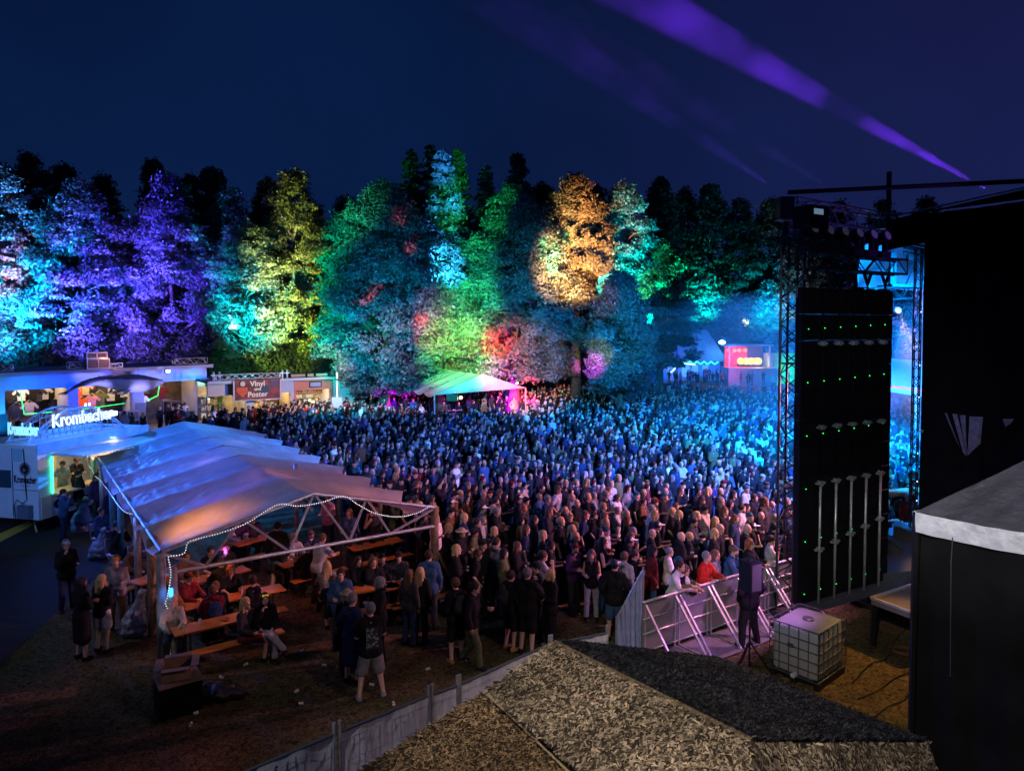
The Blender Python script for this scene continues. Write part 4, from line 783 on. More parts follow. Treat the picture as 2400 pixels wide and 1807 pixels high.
o = fr_empty('amplifier_case', SM @ Matrix.Translation((-.05,-.02,9.12)), label='black equipment box at the top left above the side screen', cat='case'); mb = MB(); mb.box(0,.62,-.2,.25,0,.5); mb.box(.05,.57,-.215,-.2,.05,.45); mb.build('housing', DARKM, o); MB().box(.1,.4,-.225,-.2,.3,.42).build('display', mat('pale_disp', (.2,.3,.4), .4, emis=(.3,.5,.7), es=.35), o)
# stage interior seen through the gap
BLC = mat('stage_lining', (.45,.47,.5), .7, noise=.1, nscale=2, bump=.3, bscale=2)
gp = W(2120,620,8.6); gp = WD(2120,620,27)
o = empty('stage_canopy', WD(2120,600,30), 0, 'pale canopy of the stage lit blue, seen between screen and black wall', 'canopy'); q = o.location
MB().add([WD(2030,540,26)-q, WD(2200,520,26)-q, WD(2230,610,34)-q, WD(2010,640,34)-q], [(0,1,2,3)]).add([WD(2010,640,34)-q, WD(2230,610,34)-q, WD(2235,688,35)-q, WD(2010,672,35)-q], [(0,1,2,3)]).build('ceiling_cloth', BLC, o)
mb = MB()
for k in range(4): mb.bar(WD(2060+30*k,560+10*k,26.5)-q, WD(2240,590+12*k,30)-q, .09)
mb.build('roof_bar', DARKM, o)
o = empty('light_truss', WD(2040,690,27), 0, 'horizontal truss inside the stage behind the side screen', 'truss'); mb = MB(); truss(mb, (0,0,0), WD(2210,682,29)-o.location, .45, .03, .5); mb.build('truss_frame', DARKM, o)
# camera operator silhouette platform
cp = WD(2146,668,28); o = empty('video_camera', cp, 0, 'broadcast camera on a tripod standing dark against the blue canopy', 'camera')
mb = MB(); mb.box(-.35,.25,-.12,.12,.95,1.25); mb.box(.25,.5,-.09,.09,1.0,1.2); mb.box(-.5,-.35,-.05,.05,1.15,1.3); mb.build('camera_body', DARKM, o)
mb = MB()
for a in (0,2.1,4.2): mb.bar((0,0,.95),(.4*math.cos(a),.4*math.sin(a),0), .05)
mb.build('tripod', DARKM, o)
MB().box(-1.2,.9,-.6,.6,-.12,0).build('platform', DARKM, o)
mb = MB(); mb.bar((-.9,0,0),(-.9,0,1.25), .22, .16); mb.build('hanging_speaker', DARKM, o)
# yellow spotlight with beam
sl = WD(2098,728,24.5); o = moving_head('spotlight', Matrix.Translation((sl.x, sl.y, 0)), sl.z-.5, 'spotlight with warm beam behind the right edge of the side screen'); o['group'] = 'stage lights inside'
point('warm_spot_glow', sl+Vector((.0,-.35,-.1)), (1,.55,.15), 9, .06)
# second white tent with red light line, seen in the gap
w0 = WD(2070,903,38); o = empty('white_canopy', w0, 0, 'white canopy edged with a red light line beyond the stage', 'tent'); a = w0; b2 = WD(2230,925,34)
MB().add([a-w0, b2-w0, WD(2235,850,40)-w0, WD(2060,838,44)-w0], [(0,1,2,3)]).add([a-w0, b2-w0, b2-w0-Vector((0,0,.3)), a-w0-Vector((0,0,.3))], [(0,1,2,3)]).build('canopy_cloth', WHITEP, o)
MB().tube([a-w0, b2-w0], .035, 6).build('light_line', mat('red_led', (.5,0,0), .4, emis=(1,.05,.12), es=2.6), o); MB().tube([WD(2150,925,36)-w0, WD(2150,1090,36)-w0], .12, 8).build('post', WHITEP, o)
# stage deck corner
dz = 1.05; P = [W(2042,1403,dz), W(2150,1368,dz), W(2230,1400,dz), W(2150,1442,dz)]
o = empty('stage_deck', (P[0].x, P[0].y, 0), 0, 'corner of the stage deck with pinkish lit edges at the foot of the black wall', 'stage'); q = o.location
v = [p-q for p in P]; MB().add(v+[p-Vector((0,0,.12)) for p in v], [(0,1,2,3),(7,6,5,4),(0,4,5,1),(1,5,6,2),(2,6,7,3),(3,7,4,0)]).build('deck_plate', mat('deck', (.14,.11,.12), .6, noise=.2, nscale=6), o)
mb = MB(); mb.bar(v[0]+Vector((0,0,.02)), v[1]+Vector((0,0,.02)), .06, .05); mb.bar(v[0]+Vector((0,0,.02)), v[3]+Vector((0,0,.02)), .06, .05); mb.build('edge_profile', ALU, o)
for k in (0,3): MB().bar(v[k]+Vector((.08,.05,-.12)), Vector((v[k].x+.08, v[k].y+.05, 0)), .08).build('leg', DARKM, o)
P = [W(2085,1225,1.0), W(2190,1222,1.0), W(2200,1330,1.0), W(2070,1345,1.0)]
o = empty('stage_floor', (P[0].x, P[0].y, 0), 0, 'dark blue lit stage floor in the gap beside the screen', 'stage'); q = o.location; v = [p-q for p in P]
MB().add(v+[p-Vector((0,0,.95)) for p in v], [(0,1,2,3),(7,6,5,4),(0,4,5,1),(1,5,6,2),(2,6,7,3),(3,7,4,0)]).build('platform', mat('stage_black', (.05,.05,.07), .5, noise=.2), o)
for k, (px, py) in enumerate(((2086,1290),(2122,1262))):
    p = W(px, py, 1.0); o = empty('monitor_speaker', p, R(-30), ('nearer' if k == 0 else 'farther')+' wedge monitor speaker on the stage floor', 'speaker', 'wedge speakers on the stage'); MB().prism([(-.3,0),(.3,0),(.3,.12),(-.12,.4),(-.3,.4)], -.3,.3).build('housing', DARKM, o); MB().add([(.29,-.25,.14),(.29,.25,.14),(-.1,.25,.41),(-.1,-.25,.41)], [(0,1,2,3)]).build('grille', mat('grille', (.06,.06,.07), .6), o)
o = MB().tube([W(2060,1158,1.6), W(2160,1150,1.6)], .13, 12).build('cable_pipe', mat('tan_pipe', (.42,.24,.12), .7, noise=.3, nscale=6), smooth=True); tag(o, 'thick tan pipe crossing the gap between screen and black wall', 'pipe')
# right pavilion
PC = W(2146,1200,4.2); dz_ = Vector((.63,-.78,0)); e2 = Vector((.78,.63,0)); SZ = 4.5
pav = empty('pavilion', (PC.x, PC.y, 0), 0, 'black walled pavilion with grey pointed roof and pale valance at the right', 'pavilion')
GF = mat('grey_vinyl', (.055,.053,.065), .42, noise=.25, nscale=2, bump=1.2, bscale=5, spec=.5); VF = mat('pale_valance', (.60,.60,.64), .5, noise=.22, nscale=5, bump=.9, bscale=8)
c_ = [Vector((0,0,0)), dz_*SZ, dz_*SZ+e2*SZ, e2*SZ]; ap = (dz_+e2)*SZ/2+Vector((0,0,4.2+1.95))
mb = MB()
for k in range(4):
    A1, A2 = c_[k]+Vector((0,0,4.2)), c_[(k+1) % 4]+Vector((0,0,4.2))
    def pf(u, v, A1=A1, A2=A2): p = A1.lerp(A2, u).lerp(ap, v); w__ = 4*u*(1-u)*(1-v); return p-Vector((0,0,.12*w__+.10*math.sin(math.pi*v)))+Vector((0,0,.018*math.sin(70*u*(1-v)+9*v)*(1-v)*(abs(u-.5)*2)))
    mb.grid(pf, 50, 24)
mb.build('roof_fabric', GF, pav, True)
mb = MB()
for k in range(4):
    A1, A2 = c_[k]+Vector((0,0,4.21)), c_[(k+1) % 4]+Vector((0,0,4.21)); n_ = (A2-A1).cross(Vector((0,0,1))).normalized()
    mb.grid(lambda u, v: A1.lerp(A2, u)+n_*(.03+.012*math.sin(u*33)+.008*math.sin(u*71+4*v))-Vector((0,0,.30*v+.02*math.sin(u*9))), 60, 5)
mb.build('valance', VF, pav, True)
mb = MB()
for k in range(4):
    A1, A2 = c_[k]*.985, c_[(k+1) % 4]*.985; n_ = (A2-A1).cross(Vector((0,0,1))).normalized()
    mb.grid(lambda u, v: A1.lerp(A2, u)-n_*(.06+.03*math.sin(u*37+v))+Vector((0,0,4.0*v+.02)), 50, 6)
mb.build('side_wall', BF, pav, True)
for p in c_: MB().bar(p*.985+Vector((0,0,0)), p*.985+Vector((0,0,4.2)), .06).build('post', DARKM, pav)
mb = MB()
for k in range(3): p = dz_*(.55+1.0*k); mb.tube([p+Vector((-.06,-.03,3.95)), p+Vector((-.08,-.04,3.6)), p+Vector((-.05,-.04,1.9))], .008, 5)
mb.build('guy_cord', mat('cord', (.05,.05,.05), .7), pav)
# IBC tank
ic = [W(1917,1622,.0), W(1815,1583,0), W(1995,1545,0)]
tk = empty('water_tank', (ic[0].x, ic[0].y, 0), math.atan2(-(ic[1]-ic[0]).y, -(ic[1]-ic[0]).x), 'white caged water tank on a pallet behind the thatched roof', 'water tank')
TKM = mat('hdpe', (.27,.28,.28), .45, noise=.05, nscale=3); LX, LY = 1.0, 1.2
# local x runs away from corner to the left-hand edge (negative), y to the back

def rbox(x0,x1,y0,y1,z0,z1,r=.09,n=5):
    mb = MB(); pr = []
    for cx, cy_, a0 in ((x1-r,y1-r,0),(x0+r,y1-r,90),(x0+r,y0+r,180),(x1-r,y0+r,270)):
        for k in range(n+1): a = R(a0+90*k/n); pr.append((cx+r*math.cos(a), cy_+r*math.sin(a)))
    N = len(pr); zs = [(z0,.05),(z0+.05,0),(z1-.06,0),(z1-.02,.03),(z1,.1)]; mx_, my_ = (x0+x1)/2, (y0+y1)/2; vs = []
    for z, ins in zs: vs += [(mx_+(x-mx_)*(1-ins), my_+(y-my_)*(1-ins), z) for x, y in pr]
    mb.add(vs, [(i*N+k, i*N+(k+1) % N, (i+1)*N+(k+1) % N, (i+1)*N+k) for i in range(4) for k in range(N)]+[tuple(4*N+k for k in range(N)), tuple(range(N))[::-1]]); return mb
rbox(-LX+.03,-.03,.03,LY-.03,.16,1.10).build('tank_body', TKM, tk, True)
mb = MB()
for k in range(6): x = -LX*k/5; mb.tube([(x,0,.14),(x,0,1.13)], .011, 6); mb.tube([(x,LY,.14),(x,LY,1.13)], .011, 6)
for k in range(7): y = LY*k/6; mb.tube([(0,y,.14),(0,y,1.13)], .011, 6); mb.tube([(-LX,y,.14),(-LX,y,1.13)], .011, 6)
for z in (.16,.34,.53,.72,.91,1.13): mb.tube([(0,0,z),(-LX,0,z),(-LX,LY,z),(0,LY,z),(0,0,z)], .012, 6)
mb.build('cage', mat('cage_steel', (.10,.10,.11), .5, .4), tk)
mb = MB(); mb.box(-LX,0,0,LY,.10,.13)
for x in (-LX+.05,-LX/2,-.05): mb.box(x-.05,x+.05,0.02,LY-.02,0,.10)
mb.build('pallet', DARKM, tk)
MB().lathe([(.11,0),(.11,.03),(.09,.045),(.04,.05)], (0,0,0), 16).build('lid', mat('lid', (.10,.10,.10), .3), tk, loc=(-.5,.6,1.10)); MB().box(-.62,-.5,-.02,-.012,.70,.78).build('label_plate', mat('lab', (.05,.05,.06), .5), tk); MB().lathe([(.05,0),(.05,.1),(.03,.12)], (0,0,0), 10).build('valve', mat('valve', (.5,.5,.5), .5), tk, loc=(-.45,-.02,.2)).rotation_euler = (R(90),0,0)
# speaker on tripod in front of the barrier
p = W(1756,1572); o = empty('speaker_stand', p, 0, 'black tripod stand carrying the box loudspeaker before the barrier', 'stand'); mb = MB(); mb.tube([(0,0,.1),(0,0,1.68)], .02, 8); mb.build('pole', DARKM, o)
for a in (90,210,330): MB().bar((0,0,.62),(.45*math.cos(R(a)),.45*math.sin(R(a)),.02), .03).build('leg', DARKM, o)
o = empty('loudspeaker', p+Vector((0,0,1.66)), R(25), 'black box loudspeaker up on the tripod in front of the guard', 'loudspeaker'); MB().prism([(-.14,0),(.14,0),(.16,.62),(-.16,.62)], -.17,.17).build('cabinet', DARKM, o); MB().box(-.12,.12,-.178,-.171,.04,.58).build('grille', mat('grille', (.06,.06,.07), .6), o); MB().box(-.05,.05,-.02,.02,.62,.64).build('handle', DARKM, o)
# ---------------------------------------------------------------- merchandise hall (long blue front)
A_ = W(-95,878.5,4.3); B_ = W(484,854.5,4.3); HM = frame(A_, B_); HMi = HM.inverted(); HL = (B_-A_).length
hall = fr_empty('merchandise_hall', HM, label='long flat roofed hall with blue lit front and three open shop bays', cat='building')
def hx(px, M=HM):   # local x along the front for a pixel column
    d = Vector(ray(px, 950)); o = M.translation.copy(); n_ = M.to_3x3() @ Vector((0,1,0)); t = (o-Vector((0,0,0))).dot(n_)/Vector((d.x, d.y, 0)).dot(n_); return (M.inverted() @ Vector((d.x*t, d.y*t, 0))).x
PLB = mat('painted_plaster', (.55,.57,.62), .8, noise=.08, nscale=2, bump=.1, bscale=20); ROOFM = mat('roof_edge', (.10,.10,.12), .7, noise=.2)
o1a, o1b, o2a, o2b, o3a, o3b = hx(12), hx(160), hx(184), hx(330), hx(338), hx(462)
mb = MB(); zt = 3.25
segs = [(0, o1a, 0), (o1b, o2a, 0), (hx(318), hx(338), 0), (o3b, HL, 0)]
for a, b, _ in segs: mb.box(a, b, 0, .3, 0, zt)
mb.box(0, HL, 0, .3, zt, 4.12); mb.box(HL-.3, HL, .302, 6, 0, 4.12); mb.box(0, HL, 5.7, 6, 0, 4.1); mb.box(0,.3,.302,6,0,4.12); mb.build('wall', PLB, hall)
MB().box(-.2, HL+.25, -.45, 6.2, 4.12, 4.30).build('roof', [ROOFM], hall); MB().box(-.2, HL+.25, -.48, -.452, 4.10, 4.33).build('roof_trim', mat('trim', (.45,.45,.5), .5), hall)
for a, b in ((o1b, o2a),): MB().box(a, a+.02, .302, 5.6, 0.05, 4.1).build('partition', PLB, hall)
MB().box(hx(334), hx(334)+.1, .32, 5.6, 0.05, 4.1).build('partition', PLB, hall)
MB().box(.31, HL-.31, 3.2, 3.3, 0.05, 4.1).build('back_panel', mat('dark_panel', (.10,.075,.06), .8, noise=.4, nscale=2), hall)
MB().box(.31, HL-.31, .31, 5.6, 0.012, .03).build('shop_floor', mat('shop_floor', (.2,.18,.16), .8), hall)
MB().tube([(hx(306),-.3,0),(hx(306),-.3,4.1)], .17, 12).build('column', PLB, hall, True)
HW = lambda x, y, z: HM @ Vector((x, y, z))
for (a, b, c, e) in ((o1a, o1b, (1,.62,.28), 95), (o2a, o2b, (1,.66,.36), 120), (o3a, o3b, (1,.60,.32), 70)):
    area('shop_light', HW((a+b)/2, 1.0, 3.9), HW((a+b)/2, 2.6, 1.2), (b-a)*.7, .5, c, e)
    MB().box(a+.4, b-.4, .9, 1.1, 3.96, 4.04).build('shop_lamp', mat('warm_lamp', (.8,.7,.5), .4, emis=(1,.75,.45), es=3), hall)
# t-shirts for sale
SH = [(-.22,0),(.22,0),(.24,.55),(.42,.38),(.52,.5),(.28,.78),(.10,.82),(0,.77),(-.10,.82),(-.28,.78),(-.52,.5),(-.42,.38),(-.24,.55)]
cols = ['white','beige','orange','pink','black','charcoal','light grey','mustard','beige','white','black','grey']
SHm = MB().prism(SH, 0, .04).build('t_shirt', CL).data; bpy.data.objects.remove(bpy.data.objects['t_shirt'])
HG = MB().tube([(-.2,.02,.80),(0,.02,.95),(.2,.02,.80)], .012, 5).build('hanger', STEEL).data; bpy.data.objects.remove(bpy.data.objects['hanger'])
k = 0
ordn = ['first','second','third','fourth','fifth','sixth','seventh','eighth','ninth','tenth','eleventh','twelfth','thirteenth','fourteenth','fifteenth','sixteenth','seventeenth','eighteenth','nineteenth','twentieth']
def shirt(x, y, z, c, lab, rz=0, s=1.):
    o = link('t_shirt', SHm); o.matrix_world = HM @ Matrix.Translation((x,y,z)) @ Matrix.Rotation(rz, 4, 'Z') @ Matrix.Diagonal((s,1,s,1)); col(o, COLS[c]); tag(o, lab, 't-shirt', 't-shirts hung up for sale'); link('hanger', HG, o); return o
for bi, (bay, lst) in enumerate((('left', ((42,2.3,'charcoal'),(66,2.4,'white'),(80,1.5,'beige'),(92,2.35,'black'),(106,2.3,'charcoal'),(122,2.4,'light grey'),(138,2.3,'black'),(148,1.6,'black'),(50,1.3,'charcoal'))),
    ('middle', ((190,2.3,'beige'),(206,2.35,'orange'),(207,1.5,'orange'),(231,1.7,'pink'),(251,1.75,'olive'),(282,2.0,'light grey'),(297,2.1,'black'),(222,2.5,'beige'),(266,2.5,'charcoal'),(314,2.2,'white'))),
    ('right', ((345,2.2,'beige'),(352,1.4,'white'),(368,2.3,'olive'),(357,2.5,'red'),(384,2.3,'charcoal'),(400,1.9,'dark red'))))):
    for i, (px, z, c) in enumerate(lst):
        shirt(hx(px)*1.0+.3, 2.3 if z > 1.9 else 1.9, z, c, '%s t-shirt, %s from the left in the %s bay of the blue hall' % (c, ordn[i] if i else 'first', bay), rnd.uniform(-.25,.25), rnd.uniform(.95,1.15))
# garment rack in right bay
o = fr_empty('clothes_rack', HM @ Matrix.Translation((hx(408),1.6,0)), label='rail of dark clothes in the right bay of the blue hall', cat='clothes rack'); mb = MB(); L = hx(458)-hx(408); mb.tube([(0,0,0),(0,0,1.9),(L,0,1.6),(L,0,0)], .02, 6); mb.build('rail', STEEL, o)
for i in range(12): col(MB().box(L*(i+.5)/12-.02, L*(i+.5)/12+.03, -.25, .25, .75+.1*rnd.random(), 1.72-.025*i).build('garment', CL, o), COLS[rnd.choice(['black','charcoal','navy','grey','black','dark red'])])
# counters
for bay, a, b in (('left', o1a, o1b), ('middle', o2a, hx(300))):
    o = fr_empty('sales_counter', HM @ Matrix.Translation((a+.3,.9,0)), label='sales counter with folded clothes across the %s bay of the blue hall' % bay, cat='counter'); L = b-a-.6
    MB().box(0, L, 0, .6, 0.03, .95).build('counter_body', mat('counter', (.06,.05,.05), .7), o); mb = MB()
    for i in range(14): x = L*(i+.3)/14; mb.box(x, x+.28, .1+.1*rnd.random(), .5, .952, 1.0+.18*rnd.random(), m=i % 3)
    mb.build('folded_stack', [mat('fold1', (.4,.35,.3), .9), mat('fold2', (.05,.05,.06), .9), mat('fold3', (.45,.12,.05), .9)], o)
GLN = mat('green_tube', (0,.3,.05), .4, emis=(.02,1,.22), es=2.2)
o = MB().tube([HW(hx(56),.6,3.1), HW(hx(64),.6,1.75), HW(hx(130),.6,1.75)], .03, 6).build('light_tube', GLN); tag(o, 'green light tube framing the left bay of the blue hall', 'light tube')
o = MB().tube([HW(hx(188),.5,1.75), HW(hx(300),.5,1.95)], .018, 6).build('light_tube', GLN); tag(o, 'thin green light line across the middle bay of the blue hall', 'light tube')
o = MB().tube([HW(hx(352),.5,2.0), HW(hx(378),.5,2.3), HW(hx(382),.5,2.95)], .03, 6).build('light_tube', GLN); tag(o, 'bent green light tube in the right bay of the blue hall', 'light tube')
# whale
wc = HM @ Vector((hx(252),-1.6,3.42)); rz = math.atan2(HM[1][0], HM[0][0]); wl = 5.6
def bodyp(t): return A3(-2.7+5.4*t, 0, float(np.interp(t, [0,.08,.18,.32,.5,.68,.85,1], [-.28,.02,.20,.22,.10,-.05,-.10,-.04])))
pr = []; N = 14
rad_ = [.07,.10,.15,.20,.26,.33,.41,.49,.55,.58,.58,.54,.44,.31,.16]
for i in range(N): pr.append(('c', bodyp(i/N), bodyp((i+1)/N), rad_[i], rad_[i+1], .05, 0))
for s in (-1, 1):
    pr += [('c', bodyp(0), bodyp(0)+A3(-.42,s*.55,-.18), .075, .03, .04, 1), ('c', bodyp(0)+A3(-.05,0,0), bodyp(0)+A3(-.50,s*.30,-.20), .06, .03, .04, 1)]
    pr += [('c', bodyp(.68)+A3(0,s*.25,-.25), bodyp(.55)+A3(-.35,s*.75,-.75), .09, .045, .04, 1), ('c', bodyp(.66)+A3(0,s*.25,-.25), bodyp(.50)+A3(-.30,s*.75,-.72), .07, .04, .04, 1)]
pr.append(('c', bodyp(.35)+A3(0,0,.15), bodyp(.30)+A3(0,0,.36), .06, .03, .04, 1))
V, Q, T_2 = soft(pr, .045); cz = V[Q].mean(1)
WH = bpy.data.materials.new('whale_skin'); WH.use_nodes = True; t = WH.node_tree; b = t.nodes['Principled BSDF']; b.inputs['Roughness'].default_value = .5; g = t.nodes.new('ShaderNodeTexCoord'); wv = t.nodes.new('ShaderNodeTexWave'); wv.bands_direction = 'Z'; wv.inputs['Scale'].default_value = 5; wv.inputs['Distortion'].default_value = .6
r = t.nodes.new('ShaderNodeValToRGB'); r.color_ramp.elements[0].color = (.22,.22,.28,1); r.color_ramp.elements[0].position = .3; r.color_ramp.elements[1].color = (.50,.50,.58,1); t.links.new(g.outputs['Object'], wv.inputs['Vector']); t.links.new(wv.outputs['Fac'], r.inputs[0]); t.links.new(r.outputs[0], b.inputs['Base Color'])
wh = empty('whale_figure', wc, rz, 'large grey whale figure hanging before the front of the blue hall', 'whale figure')
link('body', npmesh('body', V, Q, [WH, mat('whale_back', (.08,.09,.15), .5, noise=.3)], (cz[:, 2] > np.interp(cz[:, 0], [-2.7, -1, 0, 1.5, 2.7], [-.2, .28, .30, .18, .05])).astype(int), True), wh)
for s in (-1, 1): MB().lathe([(0,-.03),(.04,0),(0,.03)], (0,0,0), 8).build('eye', EYE, wh, loc=tuple(bodyp(.86)+A3(0,s*.27,.02)))
for x in (-.2, 1.3): MB().tube([bodyp((x+2.7)/5.4)+A3(0,0,.3), (x,0,.85), (x,.9,.85)], .02, 6).build('hanging_rod', STEEL, wh)
# rooftop things
def roof_truss(px0, px1, zt, M, lab, y=.6, hgt=.4, rz0=0):
    a = hx(px0, M); b = hx(px1, M); o = fr_empty('roof_lattice', M, label=lab, cat='truss'); mb = MB(); truss(mb, (a,y,zt+.25),(b,y,zt+.25), hgt, .03, .5, br=.018); mb.build('truss_frame', ALU, o); return o
roof_truss(-70,38,4.32,HM,'aluminium truss lying on the left end of the blue hall roof')
roof_truss(418,494,4.32,HM,'aluminium truss lying on the right end of the blue hall roof')
roof_truss(170,215,4.32,HM,'short truss on the blue hall roof beside the lit cases')
for i, (a, b, z0, z1, lb) in enumerate(((208,260,4.32,4.95,'lower flight case lit orange on the blue hall roof'),(210,258,4.97,5.35,'upper flight case stacked on the blue hall roof'),(262,296,4.32,4.62,'low frame of flight parts right of the cases on the roof'))):
    o = fr_empty('flight_case', HM @ Matrix.Translation((hx(a),.1+.2*i,z0)), label=lb, cat='case', group='cases on the hall roof'); L = hx(b)-hx(a); h_ = z1-z0
    if i < 2: MB().box(.03, L-.03, .03, .6, .03, h_-.03).build('case_body', mat('case', (.18,.15,.16), .6), o)
    mb = MB()
    for x in (0, L/2, L): mb.bar((x,0,0),(x,0,h_), .05)
    for z in (0.02, h_-.02): mb.bar((0,0,z),(L,0,z), .05)
    if i == 2: mb.bar((0,0,0),(L/2,0,h_), .04); mb.bar((L/2,0,h_),(L,0,0), .04)
    mb.build('edge_frame', ALU, o)
# floodlights fixed to the hall
def flood(M, x, y, z, lab, colr, es=14, sz=.16):
    o = fr_empty('floodlight', M @ Matrix.Translation((x,y,z)), label=lab, cat='floodlight', group='floodlights on the buildings'); MB().box(-sz,sz,-.02,.16,-sz*.7,sz*.7).build('housing', DARKM, o); MB().box(-sz*.8,sz*.8,-.03,-.021,-sz*.5,sz*.5).build('lens', mat('lens_%s' % '_'.join(lab.split()[:2]), (.5,.5,.5), .4, emis=colr, es=es), o); mb = MB(); mb.bar((0,.05,-sz),(0,.35,-sz), .03); mb.build('bracket', DARKM, o); return o
flood(HM, hx(383), -.75, 4.0, 'cyan glowing floodlight under the roof edge of the blue hall', (.4,1,1)); flood(HM, hx(479), -.55, 2.9, 'white spot lamp at the right corner of the blue hall', (.8,.95,1), 10, .1); flood(HM, hx(247), -1.2, 1.55, 'bright green white lamp in front of the middle bay', (.55,1,.7), 16, .26)
# wall washes
for px, z0, c, e, sp_x in ((-5,.4,(.0,.45,1),150,.0),(60,3.9,(.0,.06,1),120,0),(172,3.9,(.0,.03,1),150,0),(120,3.95,(.0,.04,1),100,0),(235,4.0,(.03,.04,1),90,0),(330,3.95,(.01,.10,1),110,0),(400,3.9,(.0,.10,1),70,0),(455,3.9,(.0,.20,1),70,0)):
    p = HW(hx(px), -1.35, z0); spot('wall_wash', p, HW(hx(px), 0, 2.9 if z0 > 1 else 2.6), 1.9, c, .85 if z0 > 1 else .9, .9, .1, .5)
spot('corner_light', HW(hx(470), -1.2, 1.6), HW(hx(478), 0, 3.6), .7, (.1,.75,1), 1.0, .8, .08, .5)
for px, K in ((200, .9), (290, 1.0), (350, .5)): spot('whale_light', HW(hx(px), -4.6, 1.3), HW(hx(px)+.2, -1.6, 3.3), .6, (.34,.32,1), K*.75, .9, .1, .3)
point('case_light', HW(hx(262), -.7, 5.0), (1,.35,.2), 38, .1)
# poster panels and fabric banners at the hall front
for px, w_, z0, z1, lb, c, tx in ((322,.65,.1,2.0,'pale blue banner with ornament on the pillar right of the middle bay',(.25,.30,.42),''),(474,.6,1.2,2.0,'small poster on the right pillar of the blue hall',(.12,.08,.10),''),(4,.6,.6,1.9,'dark posters on the left pillar of the blue hall',(.05,.05,.08),'')):
    o = fr_empty('poster', HM @ Matrix.Translation((hx(px)-w_/2,-.5 if px == 322 else -.03,0)), label=lb, cat='poster'); MB().box(0,w_,0,.02,z0,z1).build('sheet', mat('sheet_%d' % px, c, .7), o)
    if px == 322:
        mb = MB(); mb.lathe([(.18,-.01),(.20,0),(.18,.01)], (0,0,0), 20); q = mb.build('ornament', mat('orn', (.25,.3,.42), .7), o, loc=(w_/2,-.012,1.45)); q.rotation_euler = (R(90),0,0); mb = MB()
        for i in range(5): mb.bar((.16+.08*i,-.01,.5),(.16+.08*i,-.01,1.15), .025, .008)
        mb.build('stripe', mat('orn', (.25,.3,.42), .7), o)
# two framed poster boards below the middle bay
for i, (px, lb) in enumerate(((259,'left framed poster board before the middle bay'),(290,'right framed poster board before the middle bay'))):
    o = fr_empty('poster_board', HM @ Matrix.Translation((hx(px)-.55,-.9,0)), label=lb, cat='poster board', group='poster boards before the hall'); MB().box(0,1.15,0,.04,.35,1.6).build('frame', mat('pale_frame', (.4,.42,.5), .6), o); mb = MB()
    for r_ in range(2):
        for c_2 in range(3): mb.box(.08+c_2*.36,.36+c_2*.36,-.012,-.002,.45+r_*.56,.92+r_*.56, m=(r_+c_2+i) % 3)
    mb.build('picture', [mat('pic1', (.03,.04,.08), .6), mat('pic2', (.15,.16,.22), .6), mat('pic3', (.07,.05,.10), .6)], o)
# ---------------------------------------------------------------- second shop row
A2 = W(486,894,3.35); B2 = W(834,880,3.35); KM = frame(A2, B2); KL = (B2-A2).length
row = fr_empty('shop_row', KM, label='low flat roofed shop row, salmon at its right part, with record shop banner', cat='building'); kx = lambda p: hx(p, KM)
mb = MB(); zt = 2.35; ps = [(kx(486),kx(487)),(kx(576),kx(597)),(kx(680),kx(689))]
for a, b in ps: mb.box(a, b, 0, .3, 0, zt)
mb.box(0, kx(660), 0, .3, zt, 3.2); mb.build('wall', mat('cream_plaster', (.55,.47,.42), .8, noise=.06), row)
mb = MB(); mb.box(kx(660), kx(689), 0, .3, zt, 3.2); mb.build('grey_wall', mat('grey_plaster', (.40,.44,.52), .8, noise=.06), row)
mb = MB(); mb.box(kx(689), kx(782), 0, .3, 2.45, 3.2); mb.box(kx(689), kx(695), 0, .3, 0, 2.45); mb.box(kx(774), kx(782), 0, .3, 0, 2.45); mb.build('salmon_wall', mat('salmon_plaster', (.55,.20,.14), .8, noise=.06), row)
MB().box(kx(782), kx(832), 0, .3, 0, 3.2).build('end_wall', mat('cream_plaster'), row); MB().box(-.1, KL+.1, -.5, 5.5, 3.2, 3.34).build('roof', ROOFM, row); MB().box(-.1, KL+.1, -.53, -.502, 3.18, 3.38).build('roof_trim', mat('trim', (.45,.45,.5), .5), row)
MB().box(0, KL, 3.2, 3.3, 0, 3.19).build('back_panel', mat('warm_panel', (.50,.40,.26), .8, noise=.5, nscale=1.5), row)
for p in (587, 685, 786): MB().box(kx(p)-.03, kx(p)+.03, .31, 3.19, 0, 3.19).build('partition', mat('cream_plaster', (.55,.47,.42)), row)
for a, b, c, e in ((488,574,(1,.82,.5),85),(599,678,(1,.66,.22),110),(697,772,(1,.85,.55),140)):
    m_ = (kx(a)+kx(b))/2; area('shop_light', KM @ Vector((m_,1,3.0)), KM @ Vector((m_,2.2,.5)), (kx(b)-kx(a))*.7, .5, c, e); MB().box(kx(a)+.4, kx(b)-.4, .9, 1.05, 3.06, 3.12).build('shop_lamp', mat('warm_lamp'), row)
